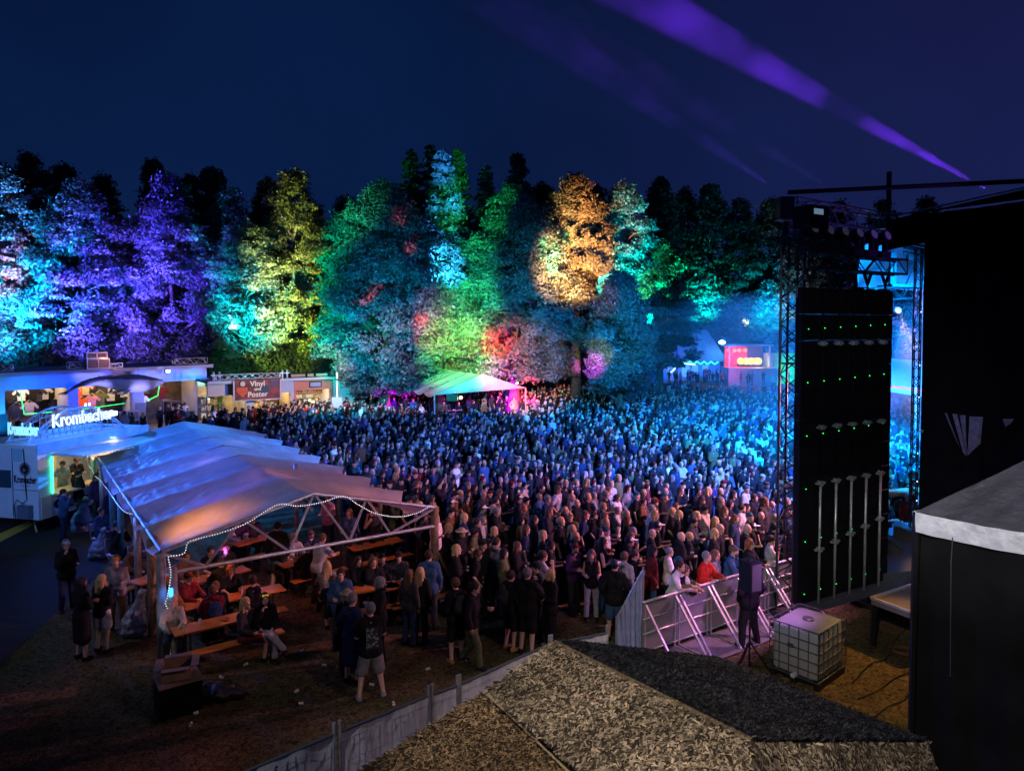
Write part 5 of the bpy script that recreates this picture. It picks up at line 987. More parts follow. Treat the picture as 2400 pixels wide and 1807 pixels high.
# shelves with records, figure of boxes
for i, (a, b, cc) in enumerate(((490,530,(.5,.45,.35)),(532,548,(.06,.25,.06)),(600,640,(.6,.4,.12)),(645,678,(.5,.5,.45)),(700,770,(.5,.5,.42)))):
    o = fr_empty('shop_shelf', KM @ Matrix.Translation((kx(a),2.6,0)), label=['record shelf at the far left of the shop row','green poster wall beside the record shelf','orange stacked goods under the record banner','glass shelf right of the orange goods','counter shelf in the salmon shop'][i], cat='shelf'); L = kx(b)-kx(a); mb = MB()
    mb.box(0,L,0,.4,0,.05)
    for z in (.6,1.1,1.6,2.1): mb.box(0,L,0,.4,z,z+.03)
    mb.build('boards', WOOD, o); mb = MB()
    for z in (.63,1.13,1.63):
        x = .03
        while x < L-.2: w_ = rnd.uniform(.08,.3); mb.box(x, x+w_, .02, .3, z, z+rnd.uniform(.2,.42), m=rnd.randrange(3)); x += w_+.02
    mb.build('goods', [mat('g%d_%d' % (i, q), tuple(min(.8, c*f) for c in cc), .8) for q, f in enumerate((1.2,.6,.25))], o)
for a, b, lb in ((492,570,'shop counter at the left of the shop row'),(700,768,'serving counter of the salmon shop')): o = fr_empty('shop_counter', KM @ Matrix.Translation((kx(a),.4,0)), label=lb, cat='counter'); L = kx(b)-kx(a); MB().box(0,L,0,.6,0,.95).build('counter_body', mat('counter2', (.30,.26,.22), .7), o); MB().box(-.05,L+.05,-.05,.65,.952,1.0).build('counter_top', WOOD, o)
o = fr_empty('shop_sign', KM @ Matrix.Translation((kx(700),.9,2.05)), label='long brown sign board with pale marks hanging in the salmon shop', cat='sign'); L = kx(766)-kx(700); MB().box(0,L,0,.05,0,.42).build('board', mat('brown_board', (.30,.14,.05), .7, noise=.3), o); mb = MB()
for i in range(13): mb.bar((.2+i*(L-.4)/12,-.006,.12),(.2+i*(L-.4)/12+.06*math.sin(i*2.3),-.006,.32), .05, .01)
mb.build('lettering', mat('pale_letters', (.6,.5,.3), .7), o)
o = fr_empty('wall_sign', KM @ Matrix.Translation((kx(725),-.06,2.62)), label='small framed screen on the salmon wall above the shop', cat='sign'); MB().box(0,.9,0,.05,0,.42).build('frame', DARKM, o); MB().box(.07,.83,-.008,-.002,.06,.36).build('panel', mat('lilac_panel', (.35,.35,.55), .6), o)
roof_truss(505,655,3.36,KM,'long turquoise lit truss on the shop row roof above the banner', -.2, .32)
for i, px in enumerate((500,514,661,672)):
    o = fr_empty('steel_upright', KM @ Matrix.Translation((kx(px),-.2,3.36)), label='upright steel piece on the shop roof, %s from the left' % ordn[i], cat='truss piece', group='upright pieces on the shop roof'); mb = MB(); mb.tube([(0,0,0),(0,0,.6)], .07, 8); mb.box(-.16,.16,-.1,.1,.35,.42); mb.build('tube', ALU, o)
for i, (a, b) in enumerate(((688,722),(726,742),(746,775))): o = fr_empty('roof_box', KM @ Matrix.Translation((kx(a),.5,3.35)), label=['long dark box lying on the shop roof','middle short box lying on the shop roof','right box lying on the shop roof by the red lamp'][i], cat='box', group='boxes on the shop roof'); L = kx(b)-kx(a); MB().box(0,L,0,.5,0,.26).build('body', DARKM, o); MB().box(.02,L-.02,-.02,-.002,.03,.22).build('front', mat('cream_front', (.4,.38,.3), .7), o)
flood(KM, kx(803), -.6, 3.75, 'red glowing lamp on the right end of the shop roof', (1,.12,.08), 16, .14); point('red_roof_lamp', KM @ Vector((kx(803),-.9,3.75)), (1,.06,.04), 60, .08)
spot('truss_green', KM @ Vector((kx(600),-4,2.9)), KM @ Vector((kx(595),-.2,3.7)), 4.0, (0,.8,.6), .12, .9, .1, .4)
spot('shop_wash', KM @ Vector((kx(690),-9,4.6)), KM @ Vector((kx(640),0,2.6)), 7, (1,.50,.38), .26, .9, .2, .4)
# banner "Vinyl und Poster"
bp0 = KM @ Vector((kx(543),-.75,0)); bx = kx(653)-kx(543)
o = fr_empty('banner', KM @ Matrix.Translation((kx(541),-.62,1.98)), label='dark red banner reading Vinyl und Poster hung from the roof truss', cat='banner'); L = kx(653)-kx(541)
MB().grid(lambda u, v: (L*u, .03*math.sin(u*14)+.02*math.sin(31*u+4*v), 1.40*v), 60, 8).build('cloth', mat('banner_cloth', (.20,.045,.04), .7, noise=.6, nscale=1.6, bump=.2, bscale=6), o)
MB().box(.0,.10,-.06,-.045,0,1.40).box(0,L,-.062,-.047,0,.06).box(L-.10,L,-.06,-.045,0,1.40).build('border', mat('banner_edge', (.5,.42,.45), .7), o)
BLT = mat('banner_letters', (.80,.55,.45), .6)
for s_, z, sz in (('Vinyl',1.12,.50),('und',.77,.30),('Poster',.40,.50)):
    M = Matrix(((1,0,0,L*.50),(0,0,-1,-.075),(0,1,0,z),(0,0,0,1))); textobj('lettering', s_, sz, M, BLT, .01, o, off=.012)
q = MB().lathe([(0,0),(.17,0),(.17,.008),(0,.01)], (0,0,0), 20).build('disc_mark', mat('pale_mark', (.6,.4,.36), .7), o, loc=(.62,-.07,1.15)); q.rotation_euler = (R(90),0,0)
q = MB().add([(.22,-.07,.62),(.95,-.07,.62),(.62,-.07,.22)], [(0,1,2)]).add([(.22,-.07,.64),(.95,-.07,.64),(.95,-.07,.9),(.22,-.07,.9)], [(0,1,2,3)]).build('triangle_mark', mat('red_mark', (.65,.08,.03), .7), o)
MB().box(L-1.35,L-.85,-.078,-.07,.45,1.0).build('picture', mat('pic1'), o); MB().box(L-.75,L-.2,-.078,-.07,.9,1.3).build('picture', mat('pic3'), o)
# stall right of the shop row, behind the huge tree
A3_ = WD(838,985,58); B3_ = WD(985,975,60); A3_.z = 0; B3_.z = 0; SMt = frame(A3_, B3_); L = (B3_-A3_).length
st = fr_empty('market_stall', SMt, label='pale lit food stall half hidden behind the huge teal tree', cat='stall'); MB().box(0,L,0,.1,0,3.0).build('back_wall', mat('stall_wall', (.5,.5,.42), .8, noise=.2, nscale=4), st); MB().box(-.2,L+.2,-2.2,.2,3.0,3.12).build('roof', WHITEP, st); mb = MB()
for z in (.95,1.4,1.8,2.2): mb.box(.1,L-.1,-.35,-.002,z,z+.04)
for i in range(60): x = rnd.uniform(.2,L-.3); z = rnd.choice((.99,1.44,1.84,2.24)); mb.box(x,x+.15,-.3,-.05,z,z+rnd.uniform(.15,.3), m=rnd.randrange(3))
mb.build('shelf', [WOOD, mat('g0_0'), mat('g4_1')], st); MB().box(0,L,-2,-1.4,0,1.0).build('counter', WHITEP, st); area('stall_light', SMt @ Vector((L/2,-1.2,2.9)), SMt @ Vector((L/2,-.5,.5)), L*.8, .4, (1,.85,.5), 110)
# sign post in front of shops
p = W(791,1012); o = empty('lamp_post', p, 0, 'thin pale post with a small sign before the salmon shop', 'post'); MB().tube([(0,0,0),(0,0,4.2)], .06, 8).build('pole', WHITEP, o, True); MB().box(-.35,.35,-.06,-.03,1.6,2.3).build('sign', mat('lilac_panel'), o)
# ---------------------------------------------------------------- beer trailer
t0 = W(87,1047,2.95); t1 = W(335,1001,2.95); XM = frame(Vector((t0.x,t0.y,0)), Vector((t1.x,t1.y,0))); XL = 4.9; XW = 2.6   # x along serving side, y to the left-back
tr_ = fr_empty('beer_trailer', XM, label='white beer trailer with open serving hatch and a roof sign at the left edge', cat='trailer')
mb = MB(); b0_ = .45
mb.box(0, .12, 0, XW, b0_, 2.9)                       # end wall seen at the left
mb.box(.12, XL, XW-.1, XW, b0_, 2.9); mb.box(XL-.1, XL, .0, XW-.1, b0_, 2.9); mb.box(.12, XL-.1, 0, .10, b0_, 1.20); mb.box(.12, XL-.1, .101, XW-.1, b0_, b0_+.06); mb.box(.12,.55,0,.1,1.20,2.9); mb.box(.55,XL-.1,0,.1,2.55,2.9)
mb.build('body', mat('trailer_white', (.62,.66,.74), .45, noise=.06, nscale=2), tr_)
MB().box(-.15, XL+.1, -.15, XW+.1, 2.9, 3.02).build('roof', WHITEP, tr_)
MB().box(-.17, XL+.1, -.19, -.152, 2.72, 3.06).build('fascia', mat('blue_fascia', (.18,.38,.60), .4, noise=.25, nscale=3), tr_)
MB().box(.4, XL-.15, -1.45, -.20, 2.60, 2.66).build('hatch_flap', WHITEP, tr_)
MB().box(.5, XL-.1, -.32, .5, 1.20, 1.26).build('counter', mat('counter_wood', (.55,.42,.28), .5, noise=.15), tr_)
mb = MB(); mb.box(.6,1.7,1.4,1.5,.6,2.4); mb.box(1.75,2.9,2.2,2.3,.6,2.5); mb.build('inner_panel', mat('inner_cream', (.62,.52,.34), .6), tr_)
mb = MB()
for x in (.92,.98,1.15,1.3): mb.box(x,x+.04,1.385,1.398,1.55,1.85)
mb.build('price_marks', mat('ink', (.08,.06,.04), .6), tr_)
MB().tube([(.52,-.06,1.24),(.52,-.06,2.52)], .035, 8).build('light_strip', mat('green_strip', (0,.4,.3), .4, emis=(.05,1,.45), es=3.0), tr_)
beads('rope_light', [XM @ Vector((.6,-1.45,2.57)), XM @ Vector((3.2,-1.47,2.55))], 'straight string of white light beads under the hatch flap of the beer trailer', .05, .012)
mb = MB(); mb.bar((.5,-.1,1.9),(1.0,-1.2,2.6), .03); mb.build('gas_strut', STEEL, tr_)
mb = MB()
for i in range(9): x = 1.9+i*.28; mb.lathe([(.035,0),(.03,.11),(.04,.14)], (x,.15+.1*(i % 2),1.262), 8)
mb.build('beer_tap', STEEL, tr_)
MB().box(.10,.50,-.03,-.001,b0_,1.19).build('side_panel', mat('beige_panel', (.55,.46,.40), .6), tr_)
# end wall details (end wall plane x = 0, facing -x)
def endw(y, z): return Vector((-.012, y, z))
eM = lambda y, z, off=-.016: Matrix(((0,0,-1,off),(-1,0,0,y),(0,1,0,z),(0,0,0,1)))
INK = mat('dark_ink', (.012,.015,.03), .6)
NAME = 'Krombacher'
textobj('lettering', NAME, .36, eM(.52,1.80), INK, .006, tr_, sx=.50, off=.006)
textobj('small_lettering', '* * * * *', .12, eM(.52,1.58), INK, .006, tr_)
MB().lathe([(0,0),(.17,0),(.17,.006),(0,.008)], (0,0,0), 20).build('emblem', INK, tr_, loc=(-.012,.52,2.17)).rotation_euler = (0,R(-90),0)
q = MB().lathe([(.21,0),(.235,0),(.235,.006),(.21,.006)], (0,0,0), 24).build('emblem_ring', mat('ring_ink', (.2,.22,.25), .6), tr_, loc=(-.012,.52,2.17)); q.rotation_euler = (0,R(-90),0)
MB().lathe([(.0,0),(.04,.0),(.05,.004),(0,.01)], (0,0,0), 12).build('emblem_mark', WHITEP, tr_, loc=(-.021,.52,2.14)).rotation_euler = (0,R(-90),0)
MB().box(-.03,-.001,.62,1.02,2.42,2.84).build('vent_window', mat('pale_cyan', (.30,.50,.62), .4), tr_)
MB().box(-.03,-.001,1.12,1.75,1.50,2.10).build('small_window', mat('dark_glass', (.03,.07,.10), .15), tr_)
MB().box(-.20,-.001,.22,.70,.52,.95).build('gas_locker', mat('locker', (.12,.15,.2), .5), tr_)
MB().tube([(-.03,.56,2.9),(-.04,.50,2.3),(-.05,.46,1.4),(-.06,.42,1.15),(-.06,.6,1.0),(-.06,.85,1.12),(-.06,.95,.9),(-.05,.93,.45)], .014, 6).build('cable', DARKM, tr_)
mb = MB(); mb.bar((-.016,.02,1.45),(-.016,1.0,1.45), .015); mb.bar((-.016,1.04,.5),(-.016,1.04,2.88), .015); mb.build('panel_seam', INK, tr_)
for x in (1.0,3.6): q = MB().lathe([(.12,-.1),(.32,-.1),(.34,0),(.32,.1),(.12,.1)], (0,0,0), 20).build('wheel', DARKM, tr_, True, loc=(x,.12,.33)); q.rotation_euler = (R(90),0,0)
MB().box(.2,XL-.2,.0,.05,.02,b0_-.002).build('skirt', BLK, tr_)
# front serving side lettering and emblem
sM = Matrix(((1,0,0,1.9),(0,0,-1,-.012),(0,1,0,.82),(0,0,0,1))); textobj('lettering', NAME, .42, sM @ Matrix.Translation((.25,0,0)), INK, .006, tr_, sx=.66, off=.008)
MB().lathe([(0,0),(.16,0),(.16,.006),(0,.008)], (0,0,0), 20).build('emblem', INK, tr_, loc=(.75,-.012,.85)).rotation_euler = (R(90),0,0)
# tow gear
mb = MB(); mb.bar((-.02,1.9,.55),(-1.1,1.9,.5), .1); mb.tube([(-1.1,1.9,.5),(-1.1,1.9,0)], .05, 8); mb.build('drawbar', STEEL, tr_)
# roof sign: arched lattice with lit letters
sg = fr_empty('roof_sign', XM @ Matrix.Translation((0,0,3.03)), label='arched blue lattice on the trailer roof carrying glowing white letters', cat='sign')
mb = MB()
for y in (.45, 1.35):
    N = 16; pts = [Vector((.05+4.3*i/N, y, 1.0*math.sin(math.pi*i/N)**.85)) for i in range(N+1)]; mb.tube(pts, .04, 6); mb.tube([(p.x, p.y, p.z*.74) for p in pts], .022, 6); mb.tube([(.05,y,.04),(4.35,y,.04)], .03, 6)
    for i in range(1, N): mb.tube([(pts[i].x,y,.04), pts[i]], .016, 5)
    for i in range(1, N-1): mb.tube([(pts[i].x,y,pts[i].z*.74), pts[i+1]], .012, 5)
for i in range(0, 17, 2): p = pts[i]; mb.tube([(p.x,.45,p.z),(p.x,1.35,p.z)], .016, 5)
mb.build('arch_frame', mat('arch_blue', (.30,.48,.62), .45), sg)
LET = mat('lit_letters', (.9,.9,.9), .4, emis=(.75,.95,1), es=1.7); LET2 = mat('lit_letters_dim', (.6,.7,.8), .4, emis=(.25,.7,.9), es=1.1); LETF = mat('letter_face', (.35,.36,.42), .5, emis=(.5,.62,.85), es=.35)
lm = Matrix(((1,0,0,2.35),(0,0,-1,.36),(0,1,0,.62),(0,0,0,1)))
textobj('lettering', NAME, .62, lm, LET, .03, sg, sx=.88, off=.016); textobj('lettering_face', NAME, .62, lm @ Matrix.Translation((0,0,.03)), LETF, .012, sg, sx=.86, off=-.004)
textobj('rear_lettering', NAME, .60, Matrix(((0,0,-1,.30),(-1,0,0,.9),(0,1,0,.42),(0,0,0,1))), LET2, .03, sg, sx=.42, off=.015)
MB().box(2.42,2.5,.36,.40,1.02,1.12).box(2.6,2.66,.36,.40,1.02,1.12).build('crest', LET, sg)
# lamps of the trailer
area('hatch_light', XM @ Vector((2.6,.9,2.8)), XM @ Vector((2.3,.7,1)), 2.6, .6, (1,.72,.36), 60); point('green_glow', XM @ Vector((.72,-.12,2.3)), (.05,1,.4), 4, .05)
spot('trailer_wash', Vector((-15.5,17.5,4.6)), XM @ Vector((.2,1,1.8)), 3.2, (.16,.36,1), .16, .9, .2, .5)
spot('trailer_roof_wash', Vector((-9,33,6.0)), XM @ Vector((2.4,.6,3.2)), 3.6, (.04,.30,1), .26, .9, .2, .5)
# cool box stool and bag by the trailer
p = W(96,1222); o = empty('open_bin', p, .4, 'small grey bin with tilted lid standing before the trailer', 'bin'); MB().box(-.2,.2,-.18,.18,0,.38).build('body', mat('bin_grey', (.25,.22,.22), .6), o); MB().bar((-.25,-.1,.42),(.28,-.1,.62), .4, .02).build('lid', mat('bin_lid', (.5,.42,.38), .6), o)
o = tag(MB().tube([W(83,1232)+Vector((0,0,.35)), W(81,1240)+Vector((0,0,.2)), W(86,1248)+Vector((0,0,.02))], .03, 8).build('hose', mat('pale_yellow', (.6,.5,.2), .6), smooth=True), 'short pale yellow hose end on the ground before the trailer', 'hose')
sheet('yellow_line', [W(0,1345,.0)+Vector((-1.5,-1.9,0)), W(0,1300)+Vector((-1.5,-1.9,0)), W(66,1222), W(78,1230)], .009, mat('road_yellow', (.55,.36,.04), .8, noise=.25, nscale=6))
# rubbish bags
BAGM = mat('bag_plastic', (.16,.26,.34), .25, noise=.3, nscale=6, bump=.9, bscale=9, spec=.8); BAGC = mat('clear_bag', (.30,.27,.29), .25, noise=.4, nscale=9, bump=1, bscale=10, spec=.8)
def bag(name, p, s, lab, m, tall=1.):
    pr = [('e', A3(0,0,.28*s), A3(.30,.26,.30)*s, .06, 0), ('c', A3(.02,0,.4*s), A3(.10,.03,.62*s*tall), .24*s, .10*s, .08, 0), ('c', A3(-.05,.02,.12*s), A3(-.2,-.1,.1*s), .15*s, .1*s, .05, 0), ('c', A3(.10,.03,.66*s*tall), A3(.15,.03,.76*s*tall), .06*s, .09*s, .05, 0)]
    V, Q, T = soft(pr, .025*s+.005); V = V+.012*s*np.sin(V[:, [1,2,0]]*31/s)+.008*np.sin(V[:, [2,0,1]]*57); o = link(name, npmesh(name, V, Q, m, None, True)); o.location = p; return tag(o, lab, 'rubbish bag', 'rubbish bags by the tent')
bag('rubbish_bag', W(192,1246), 1.15, 'bulging blue rubbish bag leaning behind the woman in the blue jacket', BAGM, 1.25); bag('rubbish_bag', W(318,1490), 1.0, 'crumpled clear rubbish bag at the foot of the brown tent post', BAGC, 1.3); bag('rubbish_bag', W(232,1310), .9, 'dark teal rubbish bag hanging low at a left tent post', BAGM, 1.3)
p = W(505,1640); pr = [('e', A3(0,0,.13), A3(.38,.24,.16), .05, 0), ('e', A3(.3,.1,.10), A3(.25,.2,.12), .05, 0), ('e', A3(-.1,.05,.22), A3(.2,.15,.1), .05, 0)]
V, Q, T = soft(pr, .03); o = link('black_bag', npmesh('black_bag', V+.02*np.sin(V[:, [1,2,0]]*23), Q, mat('black_plastic', (.012,.012,.014), .3, bump=.8, bscale=10, spec=.6), None, True)); o.location = p; tag(o, 'limp black bag lying right of the crate at the front tent post', 'bag')
# flight case with open cardboard box
p = W(418,1665); o = empty('flight_case', p, R(35), 'black case with tan top at the foot of the front tent post', 'case'); MB().box(-.36,.36,-.3,.3,.06,.60).build('case_body', BLK, o); MB().box(-.37,.37,-.31,.31,.60,.64).build('case_top', mat('tan_board', (.20,.14,.10), .8, noise=.2, nscale=6), o)
for x, y in ((-.3,-.24),(.3,-.24),(.3,.24),(-.3,.24)): MB().lathe([(.03,0),(.04,.01),(.04,.05),(.03,.06)], (x,y,0), 8).build('castor', DARKM, o)
o = empty('cardboard_box', p+Vector((-.02,.03,.645)), R(20), 'open cardboard box standing on the black case', 'box'); mb = MB(); w_ = .25
for a in range(4): M = Matrix.Rotation(a*math.pi/2, 4, 'Z'); mb.box(-w_+.004, w_-.004, w_-.012, w_, .01, .24, M); mb.box(-w_+.02,w_-.02,w_,w_+.12,.235,.245, M @ Matrix.Translation((0,0,.0)))
mb.box(-w_+.013,w_-.013,-w_+.013,w_-.013,0.0,.012); mb.build('carton', mat('cardboard', (.30,.19,.12), .85, noise=.15, nscale=8), o)
# blue lamp on the front post
q = TM @ Vector((.14,-.25,1.42)); o = empty('post_lamp', q, 0, 'small blue glowing lamp on the front tent post', 'lamp'); MB().lathe([(.03,-.09),(.045,-.06),(.045,.06),(.03,.09)], (0,0,0), 10).build('glass', mat('blue_lamp', (.05,.2,.8), .3, emis=(.03,.28,1), es=4), o, True); MB().box(-.03,.03,.02,.12,-.05,.05).build('bracket', DARKM, o)
point('blue_post_light', q+Vector((-.05,-.12,0)), (.05,.25,1), 1.5, .05)
q = TM @ Vector((.3,-.22,.42)); o = tag(MB().bar(q, q+Vector((.03,0,.35)), .10, .04).build('blue_panel', mat('blue_cloth2', (.08,.12,.6), .5, emis=(.05,.08,.6), es=.25)), 'small blue glowing panel low on the front tent post', 'lamp')
# ---------------------------------------------------------------- small white tent in the crowd with technicians' tables
zc = 2.6; P_ = [WD(1018,925,46), WD(1232,908,47), WD(1120,880,58), WD(905,905,57)]
zz = 2.7; P_ = [W(1018,926,zz), W(1232,909,zz-.0), W(1085,893,zz+.0)]; a = P_[0]; b = P_[1]; ex = (b-a); ex.z = 0; ey = Vector((-ex.y, ex.x, 0))*1.0; ey = (W(905,904,zz)-a); ey.z = 0
ft_ = empty('white_tent', (a.x,a.y,0), 0, 'small open white tent in the crowd, turquoise and pink lit gable', 'tent'); rh = 1.15; q = Vector((0,0,zz))
rA = ex*.5+Vector((0,0,zz+rh)); rB = rA+ey
TFB = mat('white_vinyl', (.34,.34,.36), .5, noise=.05, transl=.25, bump=.3, bscale=3)
def slope(e0, e1, r0, r1):
    def f(u, v): p = e0.lerp(e1, v).lerp(r0.lerp(r1, v), u); g_ = math.sin(math.pi*((v*5) % 1)); return p-Vector((0,0,.14*g_*(1-u)+.05*g_))
    return f
mb = MB(); mb.grid(slope(q, q+ey, rA, rB), 10, 60); mb.grid(slope(q+ex, q+ex+ey, rA, rB), 10, 60); mb.build('roof_fabric', TFB, ft_, True)
MB().grid(lambda u, v: (q+ex*u).lerp(q+ex*u+Vector((0,0,rh*(1-abs(2*u-1)))), v*1.0)+Vector((.02*math.sin(u*40),-.06,0)), 40, 8).build('gable_cloth', TFB, ft_)
for p in (Vector((0,0,0)), ex, ex+ey, ey): MB().tube([p, p+Vector((0,0,zz))], .05, 8).build('post', STEEL, ft_)
spot('tent_turquoise', (a.x-1,a.y-7,5.6), a+ex*.28+Vector((0,0,.5)), 1.6, (0,.85,.85), 1.3, .9, .1, .4); spot('tent_pink', (b.x,b.y-7,5.6), a+ex*.78+Vector((0,0,.4)), 1.8, (1,.05,.25), 1.5, .9, .1, .4); spot('tent_top', (a.x-3,a.y-6,9), a+ey*.5+Vector((0,0,.8)), 4, (.8,.35,.42), .38, .9, .1, .4)
point('tent_lamp', a+ex*.25+Vector((0,-.15,-.35)), (1,.7,.35), 26, .08); o = MB().lathe([(0,-.1),(.1,-.04),(.1,.04),(0,.1)], (0,0,0), 10).build('tent_lamp', mat('warm_bulb', (.8,.7,.5), .4, emis=(1,.8,.45), es=14)); o.location = a+ex*.27+Vector((0,-.2,-.28)); tag(o, 'warm lamp under the gable of the small white tent', 'lamp')
o = MB().lathe([(0,-.08),(.08,-.03),(.08,.03),(0,.08)], (0,0,0), 10).build('tent_lamp', mat('warm_bulb')); o.location = b+Vector((-.6,-.1,.35))*1; tag(o, 'warm lamp at the right corner of the small white tent beside the purple trunk', 'lamp')
area('tent_magenta', a+ex*.5+ey*.4+Vector((0,0,-.2)), a+ex*.5+ey*.4+Vector((0,0,-2.7)), 4, 4, (.85,.12,1), 170)
MB_ = MB(); MB_.box(-.35,.35,-.08,.08,0,.4); o = MB_.build('screen', DARKM); o.location = a+ex*.18+Vector((0,-.2,-.45)); tag(o, 'small dark screen hanging under the gable of the small white tent', 'screen')
for i, (u, v, lb) in enumerate(((.12,.15,'leftmost table with lit equipment under the small white tent'),(.42,.1,'middle table with lit equipment under the small white tent'),(.72,.1,'right table with lit equipment under the small white tent'),(.4,.55,'rear table with lit equipment under the small white tent'))):
    p = a+ex*u+ey*v; o = empty('mixing_table', (p.x,p.y,0), math.atan2(ex.y,ex.x), lb, 'table', 'equipment tables under the white tent'); MB().box(0,1.6,0,.7,.85,.9).build('tabletop', DARKM, o); MB().box(.05,1.55,.05,.65,.0,.84).build('flight_case', mat('case_m', (.12,.08,.12), .6), o); mb = MB()
    for k in range(14): x = .1+rnd.random()*1.3; y = .1+rnd.random()*.5; mb.box(x,x+.08,y,y+.06,.902,.94, m=k % 3)
    mb.build('control', [mat('ctl1', (.5,.1,.4), .5, emis=(.9,.2,.8), es=1.2), mat('ctl2', (.1,.3,.4), .5, emis=(.1,.6,.8), es=1.2), mat('ctl3', (.4,.4,.4), .5)], o); MB().box(.5,1.0,.45,.5,.902,1.25).build('monitor', DARKM, o)
# purple trunk lights
for px, gy, K in ((1203,985,2.2),(900,998,1.8)):
    g0 = W(px, gy); spot('trunk_light', (g0.x+(.9 if px < 1000 else -.6), g0.y-1.3, .3), (g0.x, g0.y+.6, 2.6), 2.4, (.72,.0,1), K*.45, .8, .05, .1)
# tall truss mast in tent
o = empty('truss_mast', W(1016,1010), 0, 'dark lattice mast at the left corner of the small white tent', 'truss'); mb = MB(); truss(mb, (0,0,0),(0,0,2.9), .35, .03, .4, up=(.6,.8,0), br=.015); mb.build('truss_frame', DARKM, o)
# railings
for i, (x0, y0, x1, y1, lb) in enumerate(((925,988,958,1000,'short pale railing left of the small white tent'),(1268,955,1322,975,'pale railing of the platform right of the purple trunk'),(1290,990,1330,1000,'lower pale railing of the platform in the crowd'))):
    a = W(x0,y0,1.1); b = W(x1,y1,1.1); o = empty('railing', (a.x,a.y,0), 0, lb, 'railing', 'pale railings in the crowd'); mb = MB(); b = b-Vector((a.x,a.y,0)); a = Vector((0,0,1.1)); mb.tube([a,b], .03, 6); mb.tube([a-Vector((0,0,.5)),b-Vector((0,0,.5))], .02, 6); mb.tube([a,(0,0,0)], .03, 6); mb.tube([b,(b.x,b.y,0)], .03, 6); mb.build('rail', WHITEP, o)
# ---------------------------------------------------------------- blue roofed hut, far stage, container
h0 = W(1556,893); h1 = W(1702,893); h0.y = h1.y = (h0.y+h1.y)/2; hd_ = h0.y; sc_h = hd_/FPX
X = lambda px: (px-1200)*sc_h
Z = lambda py: WD(1600, py, hd_).z
hut = empty('hut', (X(1620), hd_, 0), 0, 'low hut with tall blue lit roof at the far side of the field', 'hut'); cx = X(1620)
MB().box(X(1560)-cx, X(1690)-cx, .3, 5, 0, Z(848)).build('wall', mat('hut_wall', (.30,.36,.42), .8, noise=.1), hut)
RFM = mat('hut_roof', (.20,.22,.26), .8, noise=.12, nscale=2, bump=.3, bscale=6)
zt_, zb_ = Z(773), Z(846); mb = MB(); v = [(X(1545)-cx,-.6,zb_),(X(1703)-cx,-.6,zb_),(X(1703)-cx,6,zb_),(X(1545)-cx,6,zb_),(X(1556)-cx,2.4,zt_),(X(1668)-cx,2.4,zt_)]; mb.add(v, [(0,1,5,4),(1,2,5),(2,3,4,5),(3,0,4),(3,2,1,0)]); mb.build('roof', RFM, hut)
MB().box(X(1536)-cx, X(1556)-cx, -.4,.9, 0, Z(768)).lathe([(.6,0),(.5,.3),(0,.45)], (X(1546)-cx,.2,Z(768)), 12).build('chimney', mat('blue_metal', (.10,.25,.45), .5), hut, False)
mb = MB()
for i, (a, b) in enumerate(((1558,1570),(1578,1592),(1600,1618),(1624,1638),(1648,1662))): MB().box(X(a)-cx, X(b)-cx, .27,.298,.5,Z(856)).build('window', mat('hut_window', (.3,.5,.7), .3, emis=(.10,.35,.8), es=.55), hut)
def zig(px0, px1, py0, amp, n): return [Vector((X(px0+(px1-px0)*i/n), hd_-.7, WD(1600, py0+(amp if i % 2 else -amp), hd_).z)) for i in range(n+1)]
o = MB().tube(smooth(zig(1532,1680,850,3,18),4), .09, 6).build('light_tube', mat('green_neon', (0,.4,.3), .4, emis=(.05,1,.55), es=2.0), smooth=True); tag(o, 'wavy green light tube along the eaves of the far hut', 'light tube')
o = MB().tube(smooth([Vector((X(p), hd_-1.2, WD(1600, q_, hd_).z)) for p, q_ in ((1503,878),(1530,878),(1552,878),(1570,870),(1580,860),(1600,852),(1624,854))],5), .08, 6).build('light_tube', mat('white_neon', (.5,.5,.5), .4, emis=(.6,.9,1), es=2.2), smooth=True); tag(o, 'pale light tube curving from the round tree up to the far hut', 'light tube')
o = empty('dome_tent', (X(1532), hd_-2, 0), 0, 'pale blue rounded tent left of the far hut', 'tent'); MB().lathe([(1.6,0),(1.6,.8),(1.35,1.6),(.8,2.2),(0,2.45)], (0,0,0), 20).build('shell', mat('dome_cloth', (.25,.45,.6), .7), o, True)
p = Vector((X(1571), hd_-4, 0)); o = empty('flag_pole', p, 0, 'dark blue mast standing before the far hut', 'mast'); MB().tube([(0,0,0),(0,0,4.4)], .14, 8).build('pole', mat('mast_blue', (.06,.09,.25), .6), o)
lp = Vector((X(1687), hd_-1, WD(1600,802,hd_).z)); o = MB().lathe([(0,-.3),(.4,-.1),(.4,.1),(0,.3)], (0,0,0), 12).build('floodlight', mat('cold_bulb', (.8,.9,1), .4, emis=(.45,.95,1), es=14)); o.location = lp; tag(o, 'brilliant pale cyan floodlight right of the far hut roof', 'floodlight'); point('hut_flood', lp+Vector((0,-1.0,0)), (.03,.4,1), 500, .3)
spot('hut_wash', (cx-2, hd_-20, 6), (cx, hd_+1, 4.4), 6, (.02,.15,1), .50, .9, .3, .3)
